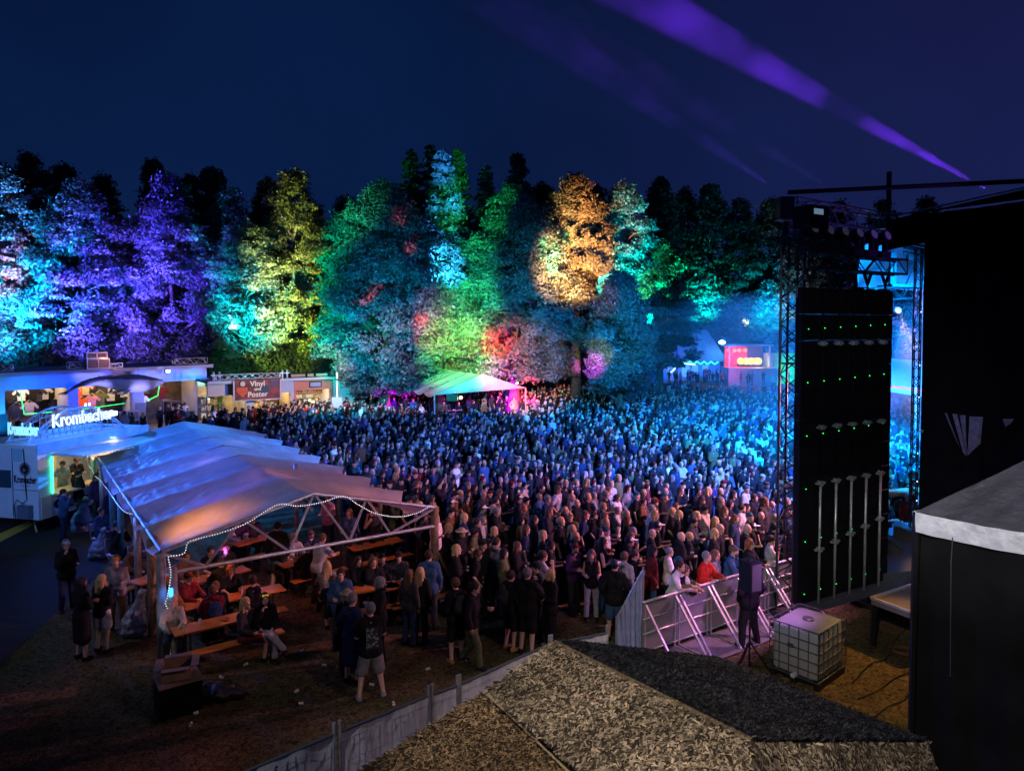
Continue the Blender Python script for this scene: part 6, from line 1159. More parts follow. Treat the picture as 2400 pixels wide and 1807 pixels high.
# far bar stage with red wall
bd = 88.; bxs = bd/FPX; bX = lambda px: (px-1200)*bxs; bZ = lambda py: WD(1700, py, bd).z; bs = empty('far_bar', (bX(1750), bd, 0), 0, 'far open bar with red lit wall and glowing yellow round lamps', 'bar'); c_x = bX(1750)
MB().box(bX(1700)-c_x, bX(1752)-c_x, .2,.4, 0, bZ(812)).build('red_wall', mat('red_wall', (.55,.04,.02), .7, emis=(1,.06,.03), es=.12), bs); MB().box(bX(1752)-c_x, bX(1790)-c_x, .2,.4, 0, bZ(812)).build('dark_wall', mat('navy_wall', (.05,.07,.2), .7), bs)
MB().box(bX(1692)-c_x, bX(1796)-c_x, -2.6,.5, bZ(811), bZ(807)).build('roof', WHITEP, bs); MB().box(bX(1692)-c_x, bX(1806)-c_x, -2.8,.4, 0, bZ(860)).build('platform', mat('plinth', (.30,.24,.26), .8, noise=.3), bs)
for px in (1696,1788): MB().bar((bX(px)-c_x,-2.4,bZ(858)),(bX(px)-c_x,-2.4,bZ(811)), .15).build('post', WHITEP, bs)
for i, px in enumerate((1706,1720,1732,1745)): q = MB().lathe([(0,-.25),(.22,-.15),(.28,0),(.22,.15),(0,.25)], (0,0,0), 10).build('lantern', mat('red_lantern', (.8,.2,.05), .5, emis=(1,.35 if i == 2 else .12,.06), es=2.4), bs, True, loc=(bX(px)-c_x,-.2,bZ(821)))
for i, px in enumerate((1733,1745,1757,1768,1774)): q = MB().lathe([(.0,-.04),(.42,-.04),(.42,.04),(0,.04)], (0,0,0), 16).build('round_lamp', mat('yellow_round', (.8,.5,.05), .5, emis=(1,.62,.06), es=1.7), bs, True, loc=(bX(px)-c_x,-.6-.02*i,bZ(846))); q.rotation_euler = (R(90),0,0)
MB().box(bX(1728)-c_x, bX(1780)-c_x, -.55,-.1, bZ(858), bZ(850)).build('bar_counter', DARKM, bs)
point('bar_red', (bX(1722), bd-1.2, bZ(830)), (1,.08,.04), 500, .3); point('bar_pink', (bX(1700), bd-4, 1.4), (1,.15,.8), 80, .3); point('bar_yellow', (bX(1765), bd-2, 2.5), (1,.6,.1), 200, .3)
o = empty('container', (bX(1822), bd-1, 0), 0, 'bright green lit container right of the far bar', 'container'); mb = MB()
for k in range(16): x = -1.5+3.6*k/16; mb.box(x, x+.13, -.06, 0, .2, 3.6)
mb.box(-1.5,2.1,0,2.4,.1,3.75); mb.build('body', mat('green_steel', (.25,.5,.28), .6, noise=.2, nscale=2), o); spot('container_light', (bX(1822), bd-6, .6), (bX(1822), bd-1, 2), 2.2, (.02,1,.2), .55, .8, .1, .4)
spot('far_ground', (bX(1690), bd-6, 7.5), (bX(1740), bd-7, 0), 11, (.75,.32,.5), .04, .9, .2, .15)
# ---------------------------------------------------------------- tent lamps
TP = lambda x, y, z: TM @ Vector((x, y, z))
point('table_orange', TP(1.35,1.25,1.72), (1,.33,.05), 17, .12); point('table_pink', TP(3.4,3.6,2.3), (1,.30,.42), 12, .12); point('table_red', TP(4.9,1.6,2.0), (1,.28,.16), 9, .12); point('table_lilac', TP(2.6,7.5,2.4), (.62,.35,1), 13, .12); point('table_violet', TP(4.2,11,2.4), (.4,.35,1), 13, .12)
point('rope_glow', TP(2.8,-.5,2.4), (.6,.62,1), 3, .3); point('rope_glow', TP(-.2,-.4,1.0), (.6,.62,1), 1.2, .2)
spot('tent_glow_orange', TP(1.1,1.4,.95), TP(1.1,1.15,2.6), 1.0, (1,.30,.04), 1.7, .9, .1, .5); spot('tent_glow_purple', TP(1.9,2.8,.95), TP(1.9,3.0,2.6), 1.2, (.6,.12,1), .28, .9, .1, .5)
# ---------------------------------------------------------------- people one by one (nearest first)
def at(px, py, **k): return W(px, py, 0)
FN = .0115
def P_(px, py, face, label, **k):
    p = W(px, py, 0); k.setdefault('h', FN if p.y < 17.5 else (.014 if p.y < 21 else .02)); return person(p.x, p.y, face, label, **k)
GW = 'people standing and walking round the beer tent'
def back_print(lx, lz, w_, h_, name='shirt_print', c=(.35,.35,.38), y=-.16, n=14, txt=None):
    def f(o, S):
        base = S['ch']; mb = MB()
        def g(u, v): x = (u-.5)*w_; return (x+lx, y+.10*x*x*6, base[2]+lz+(v-.5)*h_)
        mb.grid(g, 6, 2, m=1); r_ = random.Random(n)
        for i in range(n): x = r_.uniform(-.42,.36)*w_; z = r_.uniform(-.44,.36)*h_; a_ = r_.uniform(.02,.10)*w_*2; b_ = r_.uniform(.04,.16)*h_; yy = y+.6*x*x-.004; mb.add([(lx+x,yy,base[2]+lz+z),(lx+x+a_,yy,base[2]+lz+z+.3*a_),(lx+x+a_*.7,yy,base[2]+lz+z+b_),(lx+x-.01,yy,base[2]+lz+z+b_*.8)], [(0,1,2,3)], 0)
        for q in (0, 1): mb.add([(lx-w_/2, y+.05*q*0+.15*w_*w_-.003, base[2]+lz-h_/2), (lx-w_/2+.012, y+.15*w_*w_-.003, base[2]+lz-h_/2), (lx-w_/2+.012, y+.15*w_*w_-.003, base[2]+lz+h_/2), (lx-w_/2, y+.15*w_*w_-.003, base[2]+lz+h_/2)], [(0,1,2,3)], 0)
        mb.build(name, [mat('print_%g' % c[0], c, .8), mat('print_dark', (.03,.035,.04), .8)], o)
    return f
def backpack(c='charcoal'):
    def f(o, S):
        b = S['ch']; k = ('backpack', c); q = partmesh(k, [('e', A3(0,-.20,b[2]-.02), A3(.15,.09,.22), .03, 0), ('e', A3(0,-.27,b[2]-.10), A3(.10,.05,.10), .03, 0)]+[('c', A3(s*.10,-.13,b[2]+.17), A3(s*.10,.12,b[2]+.05), .02, .02, .02, 0) for s in (-1,1)], .014, CL); col(link('backpack', q, o), COLS[c])
    return f
def cupx(o, S):
    w_ = S['wr'][1]; d = w_-S['el'][1]; d /= np.linalg.norm(d); p = w_+d*.09
    MB().lathe([(.026,-.05),(.034,.08),(.030,.085)], tuple(p), 10).build('cup', mat('beer_cup', (.6,.35,.10), .15, spec=.8), o)
def phonex(o, S):
    w_ = S['wr'][1]; d = w_-S['el'][1]; d /= np.linalg.norm(d); p = w_+d*.10; MB().box(p[0]-.038,p[0]+.038,p[1]-.002,p[1]+.008,p[2]-.06,p[2]+.09).build('phone', mat('phone', (.05,.05,.08), .2, emis=(.5,.65,1), es=.6), o)
def bagx(o, S):
    z = S['pel'][2]; mb = MB(); mb.box(-.30,-.26,-.20,.16,z-.30,z+.06); mb.box(-.302,-.3005,-.17,.13,z-.26,z+.02,m=1); mb.box(-.304,-.3025,-.12,.08,z-.16,z-.06,m=0); mb.bar((-.28,-.1,z+.05),(-.10,-.16,z+.52), .03, .01); mb.build('tote_bag', [mat('bag_black', (.015,.015,.018), .9), mat('bag_print', (.45,.45,.47), .8)], o)
D = dict
P_(870,1637,112,'stout man seen from behind in printed black top and grey shorts', J=('cross','cross','apart'), top=('tshirt','black'), low=('shorts','grey'), hair=('short','grey'), w=1.12, sc_=1.03, shoes='grey', turn=.3, extra=back_print(.0,-.10,.22,.40,'shirt_print',(.22,.33,.36),-.165,26))
P_(826,1600,68,'person in long dark coat carrying a black tote bag with pale print', J=('pocket','pocket','stand'), top=('longdress','navy'), low=None, hair=('short','grey'), w=1.02, extra=bagx, nod=.04)
P_(815,1575,-60,'woman in pale straw sun hat and dark top talking to two men', J=('cup','cup','stand'), top=('hoodie','black'), low=('trousers','charcoal'), hair=('long','blonde'), hat=('sunhat','beige'), w=.95, sc_=.96)
P_(892,1545,200,'woman with grey curly hair in black hoodie facing the sun hat', J=('cross','cross','stand'), top=('hoodie','black'), low=('trousers','black'), hair=('curly','grey'), w=.98, sc_=.98)
P_(800,1520,-75,'man in denim blue jacket behind the straw sun hat', J=('down','cup','stand'), top=('jacket','denim blue'), low=('trousers','charcoal'), hair=('short','dark brown'), nod=.05)
P_(1006,1475,100,'tall man in blue denim jacket and dark cap beside the right tent post', J=('down','down','stand'), top=('jacket','denim blue'), low=('trousers','charcoal'), hair=('short','dark brown'), hat=('cap','black'), sc_=1.04, turn=-.5)
P_(985,1508,75,'woman with very long blonde hair by the right tent post', J=('down','down','stand'), top=('jacket','black'), low=('trousers','charcoal'), hair=('long','blonde'), w=.92, sc_=.96)
P_(960,1512,60,'woman with long fair hair and dark coat just left of the very long haired blonde', J=('down','down','stand'), top=('jacket','charcoal'), low=('trousers','navy'), hair=('long','brown'), w=.92, sc_=.95)
P_(1070,1552,120,'man in black with tan boots and bare shins looking down', J=('cup','cup','stand'), top=('jacket','black'), low=('shorts','black'), hair=('short','brown'), shoes='tan', nod=.06, extra=backpack('charcoal'))
P_(1108,1562,-20,'slim man walking in black jacket and khaki trousers', J=('cup','down','walk'), top=('jacket','black'), low=('trousers','olive'), hair=('short','black'), nod=.06, w=.95, sc_=1.0, turn=.2)
P_(1196,1523,40,'man with backpack, dark shorts and tan shoes', J=('cup','cup','stand'), top=('jacket','black'), low=('shorts','black'), hair=('short','dark brown'), shoes='tan', extra=backpack('charcoal'), sc_=.98)
P_(1235,1532,60,'broad grey haired man in black jacket and black shorts', J=('cup','face','stand'), top=('jacket','black'), low=('shorts','black'), hair=('short','grey'), w=1.12, sc_=1.05)
P_(1386,1453,-95,'woman with long hair in black tank top and pale grey trousers facing the viewpoint', J=('cup','cup','stand'), top=('tanktop','black'), low=('trousers','light grey'), hair=('long','brown'), w=.92, sc_=.96)
P_(1440,1502,80,'man in black jacket, blue shorts and white cap by the sloping fence cloth', J=('pocket','pocket','stand'), top=('jacket','black'), low=('shorts','denim blue'), hat=('cap','white'), hair=('short','black'), beard='black', turn=-.7, sc_=1.03)
P_(1462,1470,50,'man in pale t-shirt and patterned cap behind the sloping fence cloth', J=('down','down','stand'), top=('tshirt','light grey'), low=('trousers','charcoal'), hat=('cap','black'), hair=('short','brown'))
P_(1270,1478,20,'man in white sleeveless top lifting his hand to his face', J=('cup','face','stand'), top=('tshirt','light grey'), low=('trousers','black'), hair=('short','dark brown'), sc_=1.05)
P_(1258,1500,200,'man in black cap and dark shirt in front of the white shirted man', J=('cross','cross','stand'), top=('tshirt','charcoal'), low=('trousers','black'), hat=('cap','black'), hair=('short','black'), beard='brown')
P_(1290,1520,-150,'fair haired woman in black with arms folded in the dark gap', J=('cross','cross','stand'), top=('hoodie','black'), low=('trousers','black'), hair=('bob','blonde'), sc_=.98)
P_(1163,1425,55,'man in grey hooded jacket turned away', J=('down','down','stand'), top=('hoodie','grey'), low=('trousers','denim blue'), hair=('short','dark brown'), turn=-.3)
P_(1345,1440,-50,'man in purple long sleeved shirt and red cap', J=('cup','cup','stand'), top=('shirt','purple'), low=('trousers','charcoal'), hat=('cap','dark red'), hair=('short','black'), beard='brown')
P_(1130,1430,-30,'man in black cap and jacket left of the grey hooded jacket', J=('pocket','pocket','stand'), top=('jacket','black'), low=('trousers','black'), hat=('cap','black'), hair=('short','black'))
# at the barrier
def P_rail(px, py, z_, face, label, **k): p = W(px, py, 0); p = W(px, py, z_); return person(p.x, p.y, face, label, h=k.pop('h', .013), **k)
GB = 'people leaning on the front barrier'
for px, py, lb, k in ((1568,1345,'man in blue grey beanie and green sleeved top at the left end of the barrier',D(J=('rail','rail','stand'),top=('shirt','olive'),hat=('beanie','teal'),hair=('short','grey'))),
  (1592,1362,'person with glasses in white printed t-shirt leaning on the barrier',D(J=('rail','rail','stand'),top=('tshirt','white'),hair=('short','dark brown'),lean=.28)),
  (1640,1372,'person with curly hair in black leaning low on the barrier',D(J=('rail','rail','stand'),top=('hoodie','black'),hair=('curly','brown'),lean=.30,sc_=.92)),
  (1668,1345,'person in bright orange red jacket behind the barrier',D(J=('rail','cup','stand'),top=('jacket','red'),hair=('short','grey'),lean=.15)),
  (1700,1338,'person with long hair and grey hooded top at the barrier',D(J=('down','down','stand'),top=('hoodie','grey'),hair=('long','brown'),sc_=.97)),
  (1735,1330,'bearded man in blue cap and grey blue jacket leaning at the barrier',D(J=('rail','rail','stand'),top=('jacket','denim blue'),hat=('cap','teal'),hair=('short','brown'),beard='brown',lean=.2)),
  (1790,1318,'person with ginger hair at the barrier beside the lattice tower',D(J=('rail','rail','stand'),top=('jacket','black'),hair=('long','ginger')))):
    p = BM.inverted() @ W(px, py, 1.30); p = BM @ Vector((p.x, .42, 0)); person(p.x, p.y, -42 if px < 1700 else -35, lb, h=.013, low=('trousers','charcoal'), **k)
P_(1755,1512,118,'security guard in black standing with hands in pockets behind the loudspeaker', J=('pocket','pocket','apart'), top=('jacket','black'), low=('trousers','black'), hair=('short','black'), w=1.12, sc_=1.05)
# left of the tent
P_(158,1431,-40,'man in bucket cap and black hoodie lifting a hand to his mouth', J=('cup','face','stand'), top=('hoodie','black'), low=('trousers','navy'), hat=('cap','light grey'), hair=('short','brown'))
P_(193,1545,62,'woman with long dark hair in black dress', J=('cross','cross','stand'), top=('longdress','black'), low=None, hair=('long','black'), sc_=.99)
P_(241,1528,75,'blonde woman in black jacket and pale skirt', J=('cup','cup','stand'), top=('jacket','black'), low=('skirt','light grey'), hair=('long','blonde'), sc_=.95, w=.95)
P_(276,1478,-70,'man in tan cap and striped jumper with beige trousers beside the brown tent post', J=('cup','cup','stand'), top=('shirt','grey'), low=('trousers','brown'), hat=('cap','tan'), hair=('short','brown'), nod=.06)
P_(150,1266,20,'woman in blue jacket eating beside the beer trailer', J=('cup','face','stand'), top=('jacket','denim blue'), low=('trousers','navy'), hair=('short','black'), h=.014, sc_=.95)
P_(184,1222,60,'large man in black with folded arms at the trailer counter', J=('cross','cross','stand'), top=('tshirt','black'), low=('trousers','charcoal'), hair=('short','black'), w=1.15, sc_=1.05, h=.014)
# trailer staff
for x, y, f, lb, tp in ((1.75,.75,200,'bartender in light blue shirt bending over the trailer counter','light grey'),(2.5,.9,250,'bartender in dark shirt behind the beer taps','black'),(3.6,.8,270,'third bartender deeper inside the trailer','charcoal')):
    p = XM @ Vector((x,y,b0_+.06)); person(p.x, p.y, f+math.degrees(math.atan2(XM[1][0],XM[0][0])), lb, J=('cup','table','stand'), top=('tshirt',tp), hair=('short','dark brown'), z=.35, h=.016)
# seated under the tent
def seat(ti, x, y, face, label, **k):
    p = TABP[ti][0] @ Vector((x, y, 0)); rot = math.degrees(math.atan2(TABP[ti][0][1][0], TABP[ti][0][0][0])); k.setdefault('J', ('table','table','sit')); return person(p.x, p.y, face+rot, label, h=k.pop('h', FN if p.y < 17.2 else .015), **k)
seat(0,1.30,-.30,-60,'fair haired woman sitting with crossed bare legs at the end of the front table', J=('lap','lap','cross'), top=('shirt','charcoal'), low=('shorts','dark red'), hair=('long','blonde'), w=.92)
seat(0,1.72,-.28,-100,'laughing dark haired woman in black with yellow sunglasses on her head', J=('lap','face','cross'), top=('hoodie','black'), low=('trousers','light grey'), hair=('long','black'), w=.94, extra=lambda o, S: MB().box(-.065,.065,.07,.10,S['hd'][2]+.07,S['hd'][2]+.11).build('sunglasses', mat('yellow_glass', (.8,.5,.02), .2, emis=(1,.6,.05), es=.3), o))
seat(0,.12,.78,-100,'grey blonde woman in beige cardigan at the left end of the front table', top=('shirt','beige'), low=('trousers','charcoal'), hair=('bob','blonde'), w=.95)
seat(0,.95,.84,90,'man in brown red hoodie sitting with his back to the front table', top=('hoodie','dark red'), low=('trousers','charcoal'), hair=('short','brown'), extra=backpack('navy'))
seat(1,1.35,-.30,90,'woman in black tank top with fair bare back sitting at the second table', top=('tanktop','black'), low=('trousers','black'), hair=('short','dark brown'), w=.95)
seat(1,1.15,.86,-90,'person with purple lit hair bowed over the second table', top=('tshirt','black'), low=('trousers','charcoal'), hair=('bob','ginger'), nod=.06)
seat(1,.2,.84,-60,'man in dark red cap and brown jacket behind the left end of the second table', top=('jacket','dark red'), low=('trousers','charcoal'), hat=('cap','dark red'), hair=('short','black'))
seat(1,.55,-.30,80,'man in black bending forward at the left of the second table', top=('jacket','black'), low=('trousers','charcoal'), hair=('short','brown'), lean=.2)
seat(2,.3,.84,-90,'hunched person in brown at the third table', top=('hoodie','brown'), low=('trousers','charcoal'), hair=('short','brown'))
seat(2,.9,.84,-90,'man in black t-shirt looking down at the third table', top=('tshirt','black'), low=('trousers','charcoal'), hair=('short','dark brown'), nod=.06)
seat(2,1.3,.84,-100,'young man with purple lit quiff at the third table', top=('shirt','charcoal'), low=('trousers','charcoal'), hair=('curly','brown'))
seat(2,.7,-.30,90,'person in black jacket with pale arms at the near side of the third table', top=('jacket','black'), low=('trousers','charcoal'), hair=('short','black'))
seat(3,.16,-.30,80,'man in black shirt with large pale picture on his back sitting at the table end', J=('table','table','sit'), top=('tshirt','black'), low=('shorts','black'), hair=('short','dark brown'), w=1.1, extra=back_print(0,.02,.24,.30,'shirt_print',(.42,.42,.42),-.155,34))
seat(3,.25,.84,90,'woman with long blonde hair and grey top seen from behind at the right tables', top=('shirt','grey'), low=('trousers','charcoal'), hair=('long','blonde'), w=.94)
seat(3,1.0,.84,-70,'dark haired smiling woman in black at the right tables', top=('hoodie','black'), low=('trousers','black'), hair=('long','dark brown'), w=.94)
seat(3,1.6,.84,-80,'bearded man in black knitted cap at the right tables', top=('jacket','black'), low=('trousers','black'), hair=None, hat=('beanie','black'), beard='grey')
seat(4,.1,.84,-90,'woman with sunglasses and brown hair in the row behind the bearded man', top=('jacket','black'), low=('trousers','black'), hair=('long','brown'), w=.94)
seat(4,.8,.84,-120,'man in dark cap behind the right tables', top=('jacket','charcoal'), low=('trousers','black'), hat=('cap','black'), hair=('short','black'))
seat(5,.1,.84,-80,'man in blue jacket and pale cap at the middle table', top=('jacket','denim blue'), low=('trousers','black'), hat=('cap','light grey'), hair=('short','brown'))
seat(5,.7,.84,-90,'fair woman in pale hoodie with hood up at the middle table', top=('hoodie','light grey'), low=('trousers','charcoal'), hair=('long','blonde'), w=.93)
seat(5,1.2,.84,-90,'man in grey peaked cap and navy top at the middle table', top=('shirt','navy'), low=('trousers','charcoal'), hat=('cap','grey'), hair=('short','brown'))
seat(5,.5,-.30,90,'man in black jacket with white stripes at the near side of the middle table', top=('jacket','black'), low=('trousers','charcoal'), hair=('short','grey'))
seat(6,.4,.8,-90,'person with pale pointed hood under the back of the tent', top=('hoodie','light grey'), low=('trousers','charcoal'), hat=('hoodup','light grey'), hair=None)
seat(6,1.0,.8,-90,'person in striped dark hat under the back of the tent', top=('jacket','charcoal'), low=('trousers','charcoal'), hat=('beanie','white'), hair=('short','black'))
seat(7,.3,.8,-100,'grey bearded man in grey knitted cap and zip jacket behind the gable truss', top=('jacket','charcoal'), low=('trousers','charcoal'), hat=('beanie','grey'), hair=None, beard='grey')
seat(7,1.0,.8,-60,'man with bald head beside the knitted cap behind the gable truss', top=('shirt','black'), low=('trousers','charcoal'), hair=None)
for px, py, f, lb, k in ((652,1385,95,'tall man in dark jacket and shorts walking up the aisle of the tent',D(J=('down','down','walk'),top=('jacket','black'),low=('shorts','charcoal'),hair=('short','black'),sc_=1.05)),
  (745,1415,60,'man in grey white t-shirt standing bent over the middle of the tent',D(J=('table','table','stand'),top=('tshirt','light grey'),low=('trousers','charcoal'),hair=('short','brown'),lean=.3)),
  (820,1335,-90,'person in denim jacket holding a beer glass behind the gable truss',D(J=('cup','cup','stand'),top=('jacket','denim blue'),low=('trousers','grey'),hair=('long','brown'),extra=cupx)),
  (880,1330,150,'bare shouldered man lifting his arm under the right of the tent',D(J=('face','face','stand'),top=('tanktop','charcoal'),low=('shorts','black'),hair=('short','brown'))),
  (770,1290,-100,'woman in black with pink shoulder strap at the back of the tent',D(J=('cup','cup','stand'),top=('tanktop','pink'),low=('trousers','charcoal'),hair=('short','black'))),
  (560,1320,-50,'person in purple lit jumper standing behind the second row of tables',D(J=('down','down','stand'),top=('shirt','purple'),low=('trousers','charcoal'),hair=('long','brown')))):
    P_(px, py, f, lb, h=.015, **k)
GL_ = 'people between the trailer and the left tent posts'
for px, py, lb, k in ((238,1290,'man in blue lit shirt sitting on a folding chair beyond the left tent posts',D(J=('lap','lap','sit'),top=('shirt','denim blue'),low=('trousers','navy'),hair=('short','brown'))),
  (275,1330,'dark haired person eating between two left tent posts',D(J=('face','face','sit'),top=('jacket','black'),low=('trousers','black'),hair=('short','black'))),
  (300,1395,'person in brown coat bent forward behind the brown tent post',D(J=('table','table','sit'),top=('hoodie','brown'),low=('trousers','charcoal'),hair=('short','brown'),lean=.3)),
  (330,1350,'person in pale top beside the leaning orange plank',D(J=('cup','cup','sit'),top=('shirt','grey'),low=('trousers','charcoal'),hair=('long','blonde'))),
  (262,1265,'standing man in navy far behind the left tent posts',D(top=('jacket','navy'),hair=('short','black'))),(228,1225,'woman with pale scarf near the trailer hatch',D(top=('jacket','purple'),hair=('long','brown')))):
    P_(px, py, -20, lb, h=.016, **k)
def chair(p, face, lab):
    o = empty('folding_chair', p, R(face-90), lab, 'chair', 'chairs beyond the left tent posts'); MB().box(-.21,.21,-.20,.22,.40,.43).build('seat', WHITEP, o); MB().box(-.20,.20,-.24,-.215,.62,.86).build('backrest', WHITEP, o)
    for s in (-.2,.2): MB().tube([(s,-.26,.88),(s,-.20,.42),(s,.24,0)], .013, 6).build('leg', STEEL, o); MB().tube([(s*.95,.20,.42),(s*.95,-.26,0)], .013, 6).build('leg', STEEL, o)
for (px, py), lb in zip(((238,1290),(275,1330),(300,1395),(330,1350)), ('white folding chair under the man in blue farthest left','white folding chair under the dark haired person eating','white folding chair under the person in brown','white folding chair beside the leaning orange plank')): chair(W(px,py), -20, lb)
# small things on the tables
def on_table(ti, x, y, name, lab, fn, grp='things on the beer tables'):
    o = empty(name, TABP[ti][0] @ Vector((x,y,.772)), 0, lab, name.replace('_', ' '), grp); fn(o); return o
CUPM = mat('plastic_cup', (.7,.66,.6), .15, spec=.8)
cup_ = lambda o: MB().lathe([(.028,0),(.036,.11),(.032,.11),(.026,.01)], (0,0,0), 10).build('cup_body', CUPM, o)
for ti, x, y, lb in ((0,.22,.12,'clear cup at the left end of the front table'),(0,.55,.30,'cup in the middle of the front table'),(1,.8,.2,'clear cup at the middle of the second table'),(1,1.25,.3,'cup before the woman in the tank top'),(2,1.2,.25,'cup at the right of the third table'),(3,.3,.2,'cup on the short table end'),(4,.6,.25,'cup before the bearded man'),(5,.3,.2,'tall cup on the middle table'),(5,.9,.3,'second cup on the middle table'),(5,1.1,.1,'third cup on the middle table by the bottles')):
    on_table(ti, x, y, 'cup', lb, cup_)
on_table(0, 1.05, .2, 'ashtray', 'round reddish ashtray on the front orange table', lambda o: MB().lathe([(.06,0),(.075,.03),(.065,.03),(.05,.012)], (0,0,0), 14).build('bowl', mat('red_bowl', (.35,.08,.05), .4), o))
on_table(2, .75, .2, 'paper_sheet', 'crumpled white printed paper on the third table', lambda o: MB().grid(lambda u, v: (.35*u-.17, .2*v-.1, .012+.012*math.sin(u*12+v*5)), 12, 6).build('sheet', mat('paper', (.7,.7,.72), .8), o))
def rack(o):
    mb = MB(); mb.box(-.12,.12,-.08,.08,0,.10); mb.build('crate', WOOD, o)
    for i in range(3): MB().lathe([(.03,0),(.03,.14),(.012,.19),(.012,.24)], (-.07+.07*i,0,.02), 8).build('bottle', mat('brown_glass', (.12,.05,.02), .1), o)
on_table(5, .55, .3, 'bottle_rack', 'small wooden rack with three bottles on the middle table', rack)
# ---------------------------------------------------------------- shop customers and tent staff
shop = []
Z1 = ['at the left pillar of the blue hall','before the left bay of the blue hall','before the middle bay of the blue hall','before the right bay of the blue hall','before the record shelf of the shop row','under the record banner','before the salmon shop','left of the huge teal tree','behind the lamp post']
TOPS = [('tshirt','black'),('hoodie','black'),('jacket','charcoal'),('tshirt','navy'),('hoodie','grey'),('tshirt','light grey'),('jacket','dark red'),('jacket','olive'),('tshirt','white'),('jacket','denim blue'),('hoodie','purple'),('shirt','brown'),('vest','black'),('tshirt','red'),('tshirt','beige')]
HDS = [(('short','dark brown'),None),(('long','blonde'),None),(('short','black'),('cap','black')),(('long','brown'),None),(None,None),(('short','grey'),None),(('short','brown'),('sunhat','beige')),(('curly','dark brown'),None),(('short','black'),('cap','white')),(('short','brown'),('cap','dark red')),(('bob','ginger'),None),(None,('beanie','teal')),(('pony','blonde'),None),(('long','black'),None),(('short','blonde'),None)]
def hdesc(hr, ht):
    if ht: return '%s %s' % (ht[1], {'sunhat': 'sun hat'}.get(ht[0], ht[0]))
    if hr is None: return 'bald head'
    return {'short': 'short %s hair', 'long': 'long %s hair', 'curly': 'curly %s hair', 'bob': '%s bob', 'pony': '%s ponytail'}[hr[0]] % hr[1]
used = set()
def variant(zone, wts):
    for _ in range(4000):
        t = rnd.choices(range(len(TOPS)), wts)[0]; h_ = rnd.choices(range(15), [5,4,3,4,3,3,.5,2,1.5,1.2,1.2,1.5,2,3,2])[0]
        if (zone, t, h_) not in used: used.add((zone, t, h_)); return TOPS[t], HDS[h_]
    return None
WT_ = [24,16,12,6,3,2,2,3,1.5,3,2,3,4,.5,1]
POSES = [('down','down','stand'),('cross','cross','stand'),('cup','cup','stand'),('cup','down','stand'),('pocket','pocket','stand'),('down','face','stand'),('down','phone','stand')]
def crowdp(x, y, face, zone, pose=None, h=.022, sc_=None, z=0, grp='concert crowd'):
    v = variant(zone, WT_)
    if v is None: return None
    (tp, (hr, ht)) = v; nm = {'tshirt': 't-shirt'}.get(tp[0], tp[0])
    lb = '%s %s and %s, %s' % (tp[1], nm, hdesc(hr, ht), zone)
    J = pose or rnd.choices(POSES, [6,5,5,3,3,1,.7])[0]; s = sc_ or rnd.choice((.93,.97,1.0,1.03,1.06))
    bd = 'brown' if hr and hr[0] == 'short' and rnd.random() < .3 else None
    return person(x, y, face, lb, J=J, top=tp, low=('trousers', rnd.choice(['charcoal','black','navy','denim blue','charcoal'])), hair=hr, hat=ht, skin=rnd.choice((0,0,0,1,2,2,3)), h=h, sc_=s, group=grp, beard=bd, z=z)
n_ind = 0
for M, xs, zone, yr in ((HM,(20,120),Z1[1],(-3,-.8)),(HM,(180,300),Z1[2],(-3,-1)),(HM,(335,470),Z1[3],(-3.5,-.6)),(KM,(490,580),Z1[4],(-3,-.6)),(KM,(590,680),Z1[5],(-4,-.5)),(KM,(690,790),Z1[6],(-4,-.6))):
    for i in range(5 if zone in (Z1[1],Z1[2]) else 8):
        x = hx(rnd.uniform(*xs), M); y = rnd.uniform(*yr); p = M @ Vector((x,y,0)); crowdp(p.x, p.y, rnd.choice((90,110,70,-60,0,180,150,-120)), zone, h=.022, grp='people before the shops'); n_ind += 1
exx = W(1232,909,2.7)-W(1018,926,2.7); eyy = W(905,904,2.7)-W(1018,926,2.7)
for u, v, f in ((.1,.45,-60),(.3,.36,-80),(.5,.42,-60),(.62,.35,-40),(.78,.4,-60),(.93,.3,-100),(.2,.8,-70),(.55,.8,-50),(.36,-.12,60),(.85,.8,-30)):
    p = W(1018,926,2.7)+exx*u+eyy*v; crowdp(p.x, p.y, f, 'under the small white tent', h=.022, grp='technicians under the white tent'); n_ind += 1
# ---------------------------------------------------------------- the crowd
exclude = []
def inside(p, poly):
    c = False; n = len(poly)
    for i in range(n):
        a, b = poly[i], poly[(i+1) % n]
        if (a[1] > p[1]) != (b[1] > p[1]) and p[0] < (b[0]-a[0])*(p[1]-a[1])/(b[1]-a[1])+a[0]: c = not c
    return c
q_ = lambda *a: (W(*a, 0).x, W(*a, 0).y)
tr1 = TM @ Vector((WT+.35, .3, 0)); tr2 = TM @ Vector((WT+.7, LT+.5, 0)); hg = lambda *a: (W(*a, 1.65).x, W(*a, 1.65).y)
poly = [(tr1.x, tr1.y), (W(1075,1470).x, W(1075,1470).y), (W(1330,1425).x, W(1330,1425).y), (W(1500,1470).x, W(1500,1470).y), (b0.x+.2, b0.y+.55), (b1.x+.4, b1.y+.55), (BM @ Vector((BL_*1.35,.6,0)))[:2], (16.5,24.5), (23,31), hg(2260,985), hg(2180,940), hg(1880,925), hg(1800,905), hg(1520,893), hg(1490,888), hg(1380,905), hg(1240,905), hg(1000,905), hg(900,912), hg(700,938), hg(610,955), (tr2.x, tr2.y)]
tentbox = [tuple((TM @ Vector(v))[:2]) for v in ((-.5,-1,0),(WT+.3,-1,0),(WT+.3,LT+.4,0),(-.5,LT+.4,0))]
wt_ = W(1018,926,2.7); wbox = [tuple((wt_+exx*u+eyy*v)[:2]) for u, v in ((-.05,-.18),(1.05,-.18),(1.05,1.0),(-.05,1.0))]
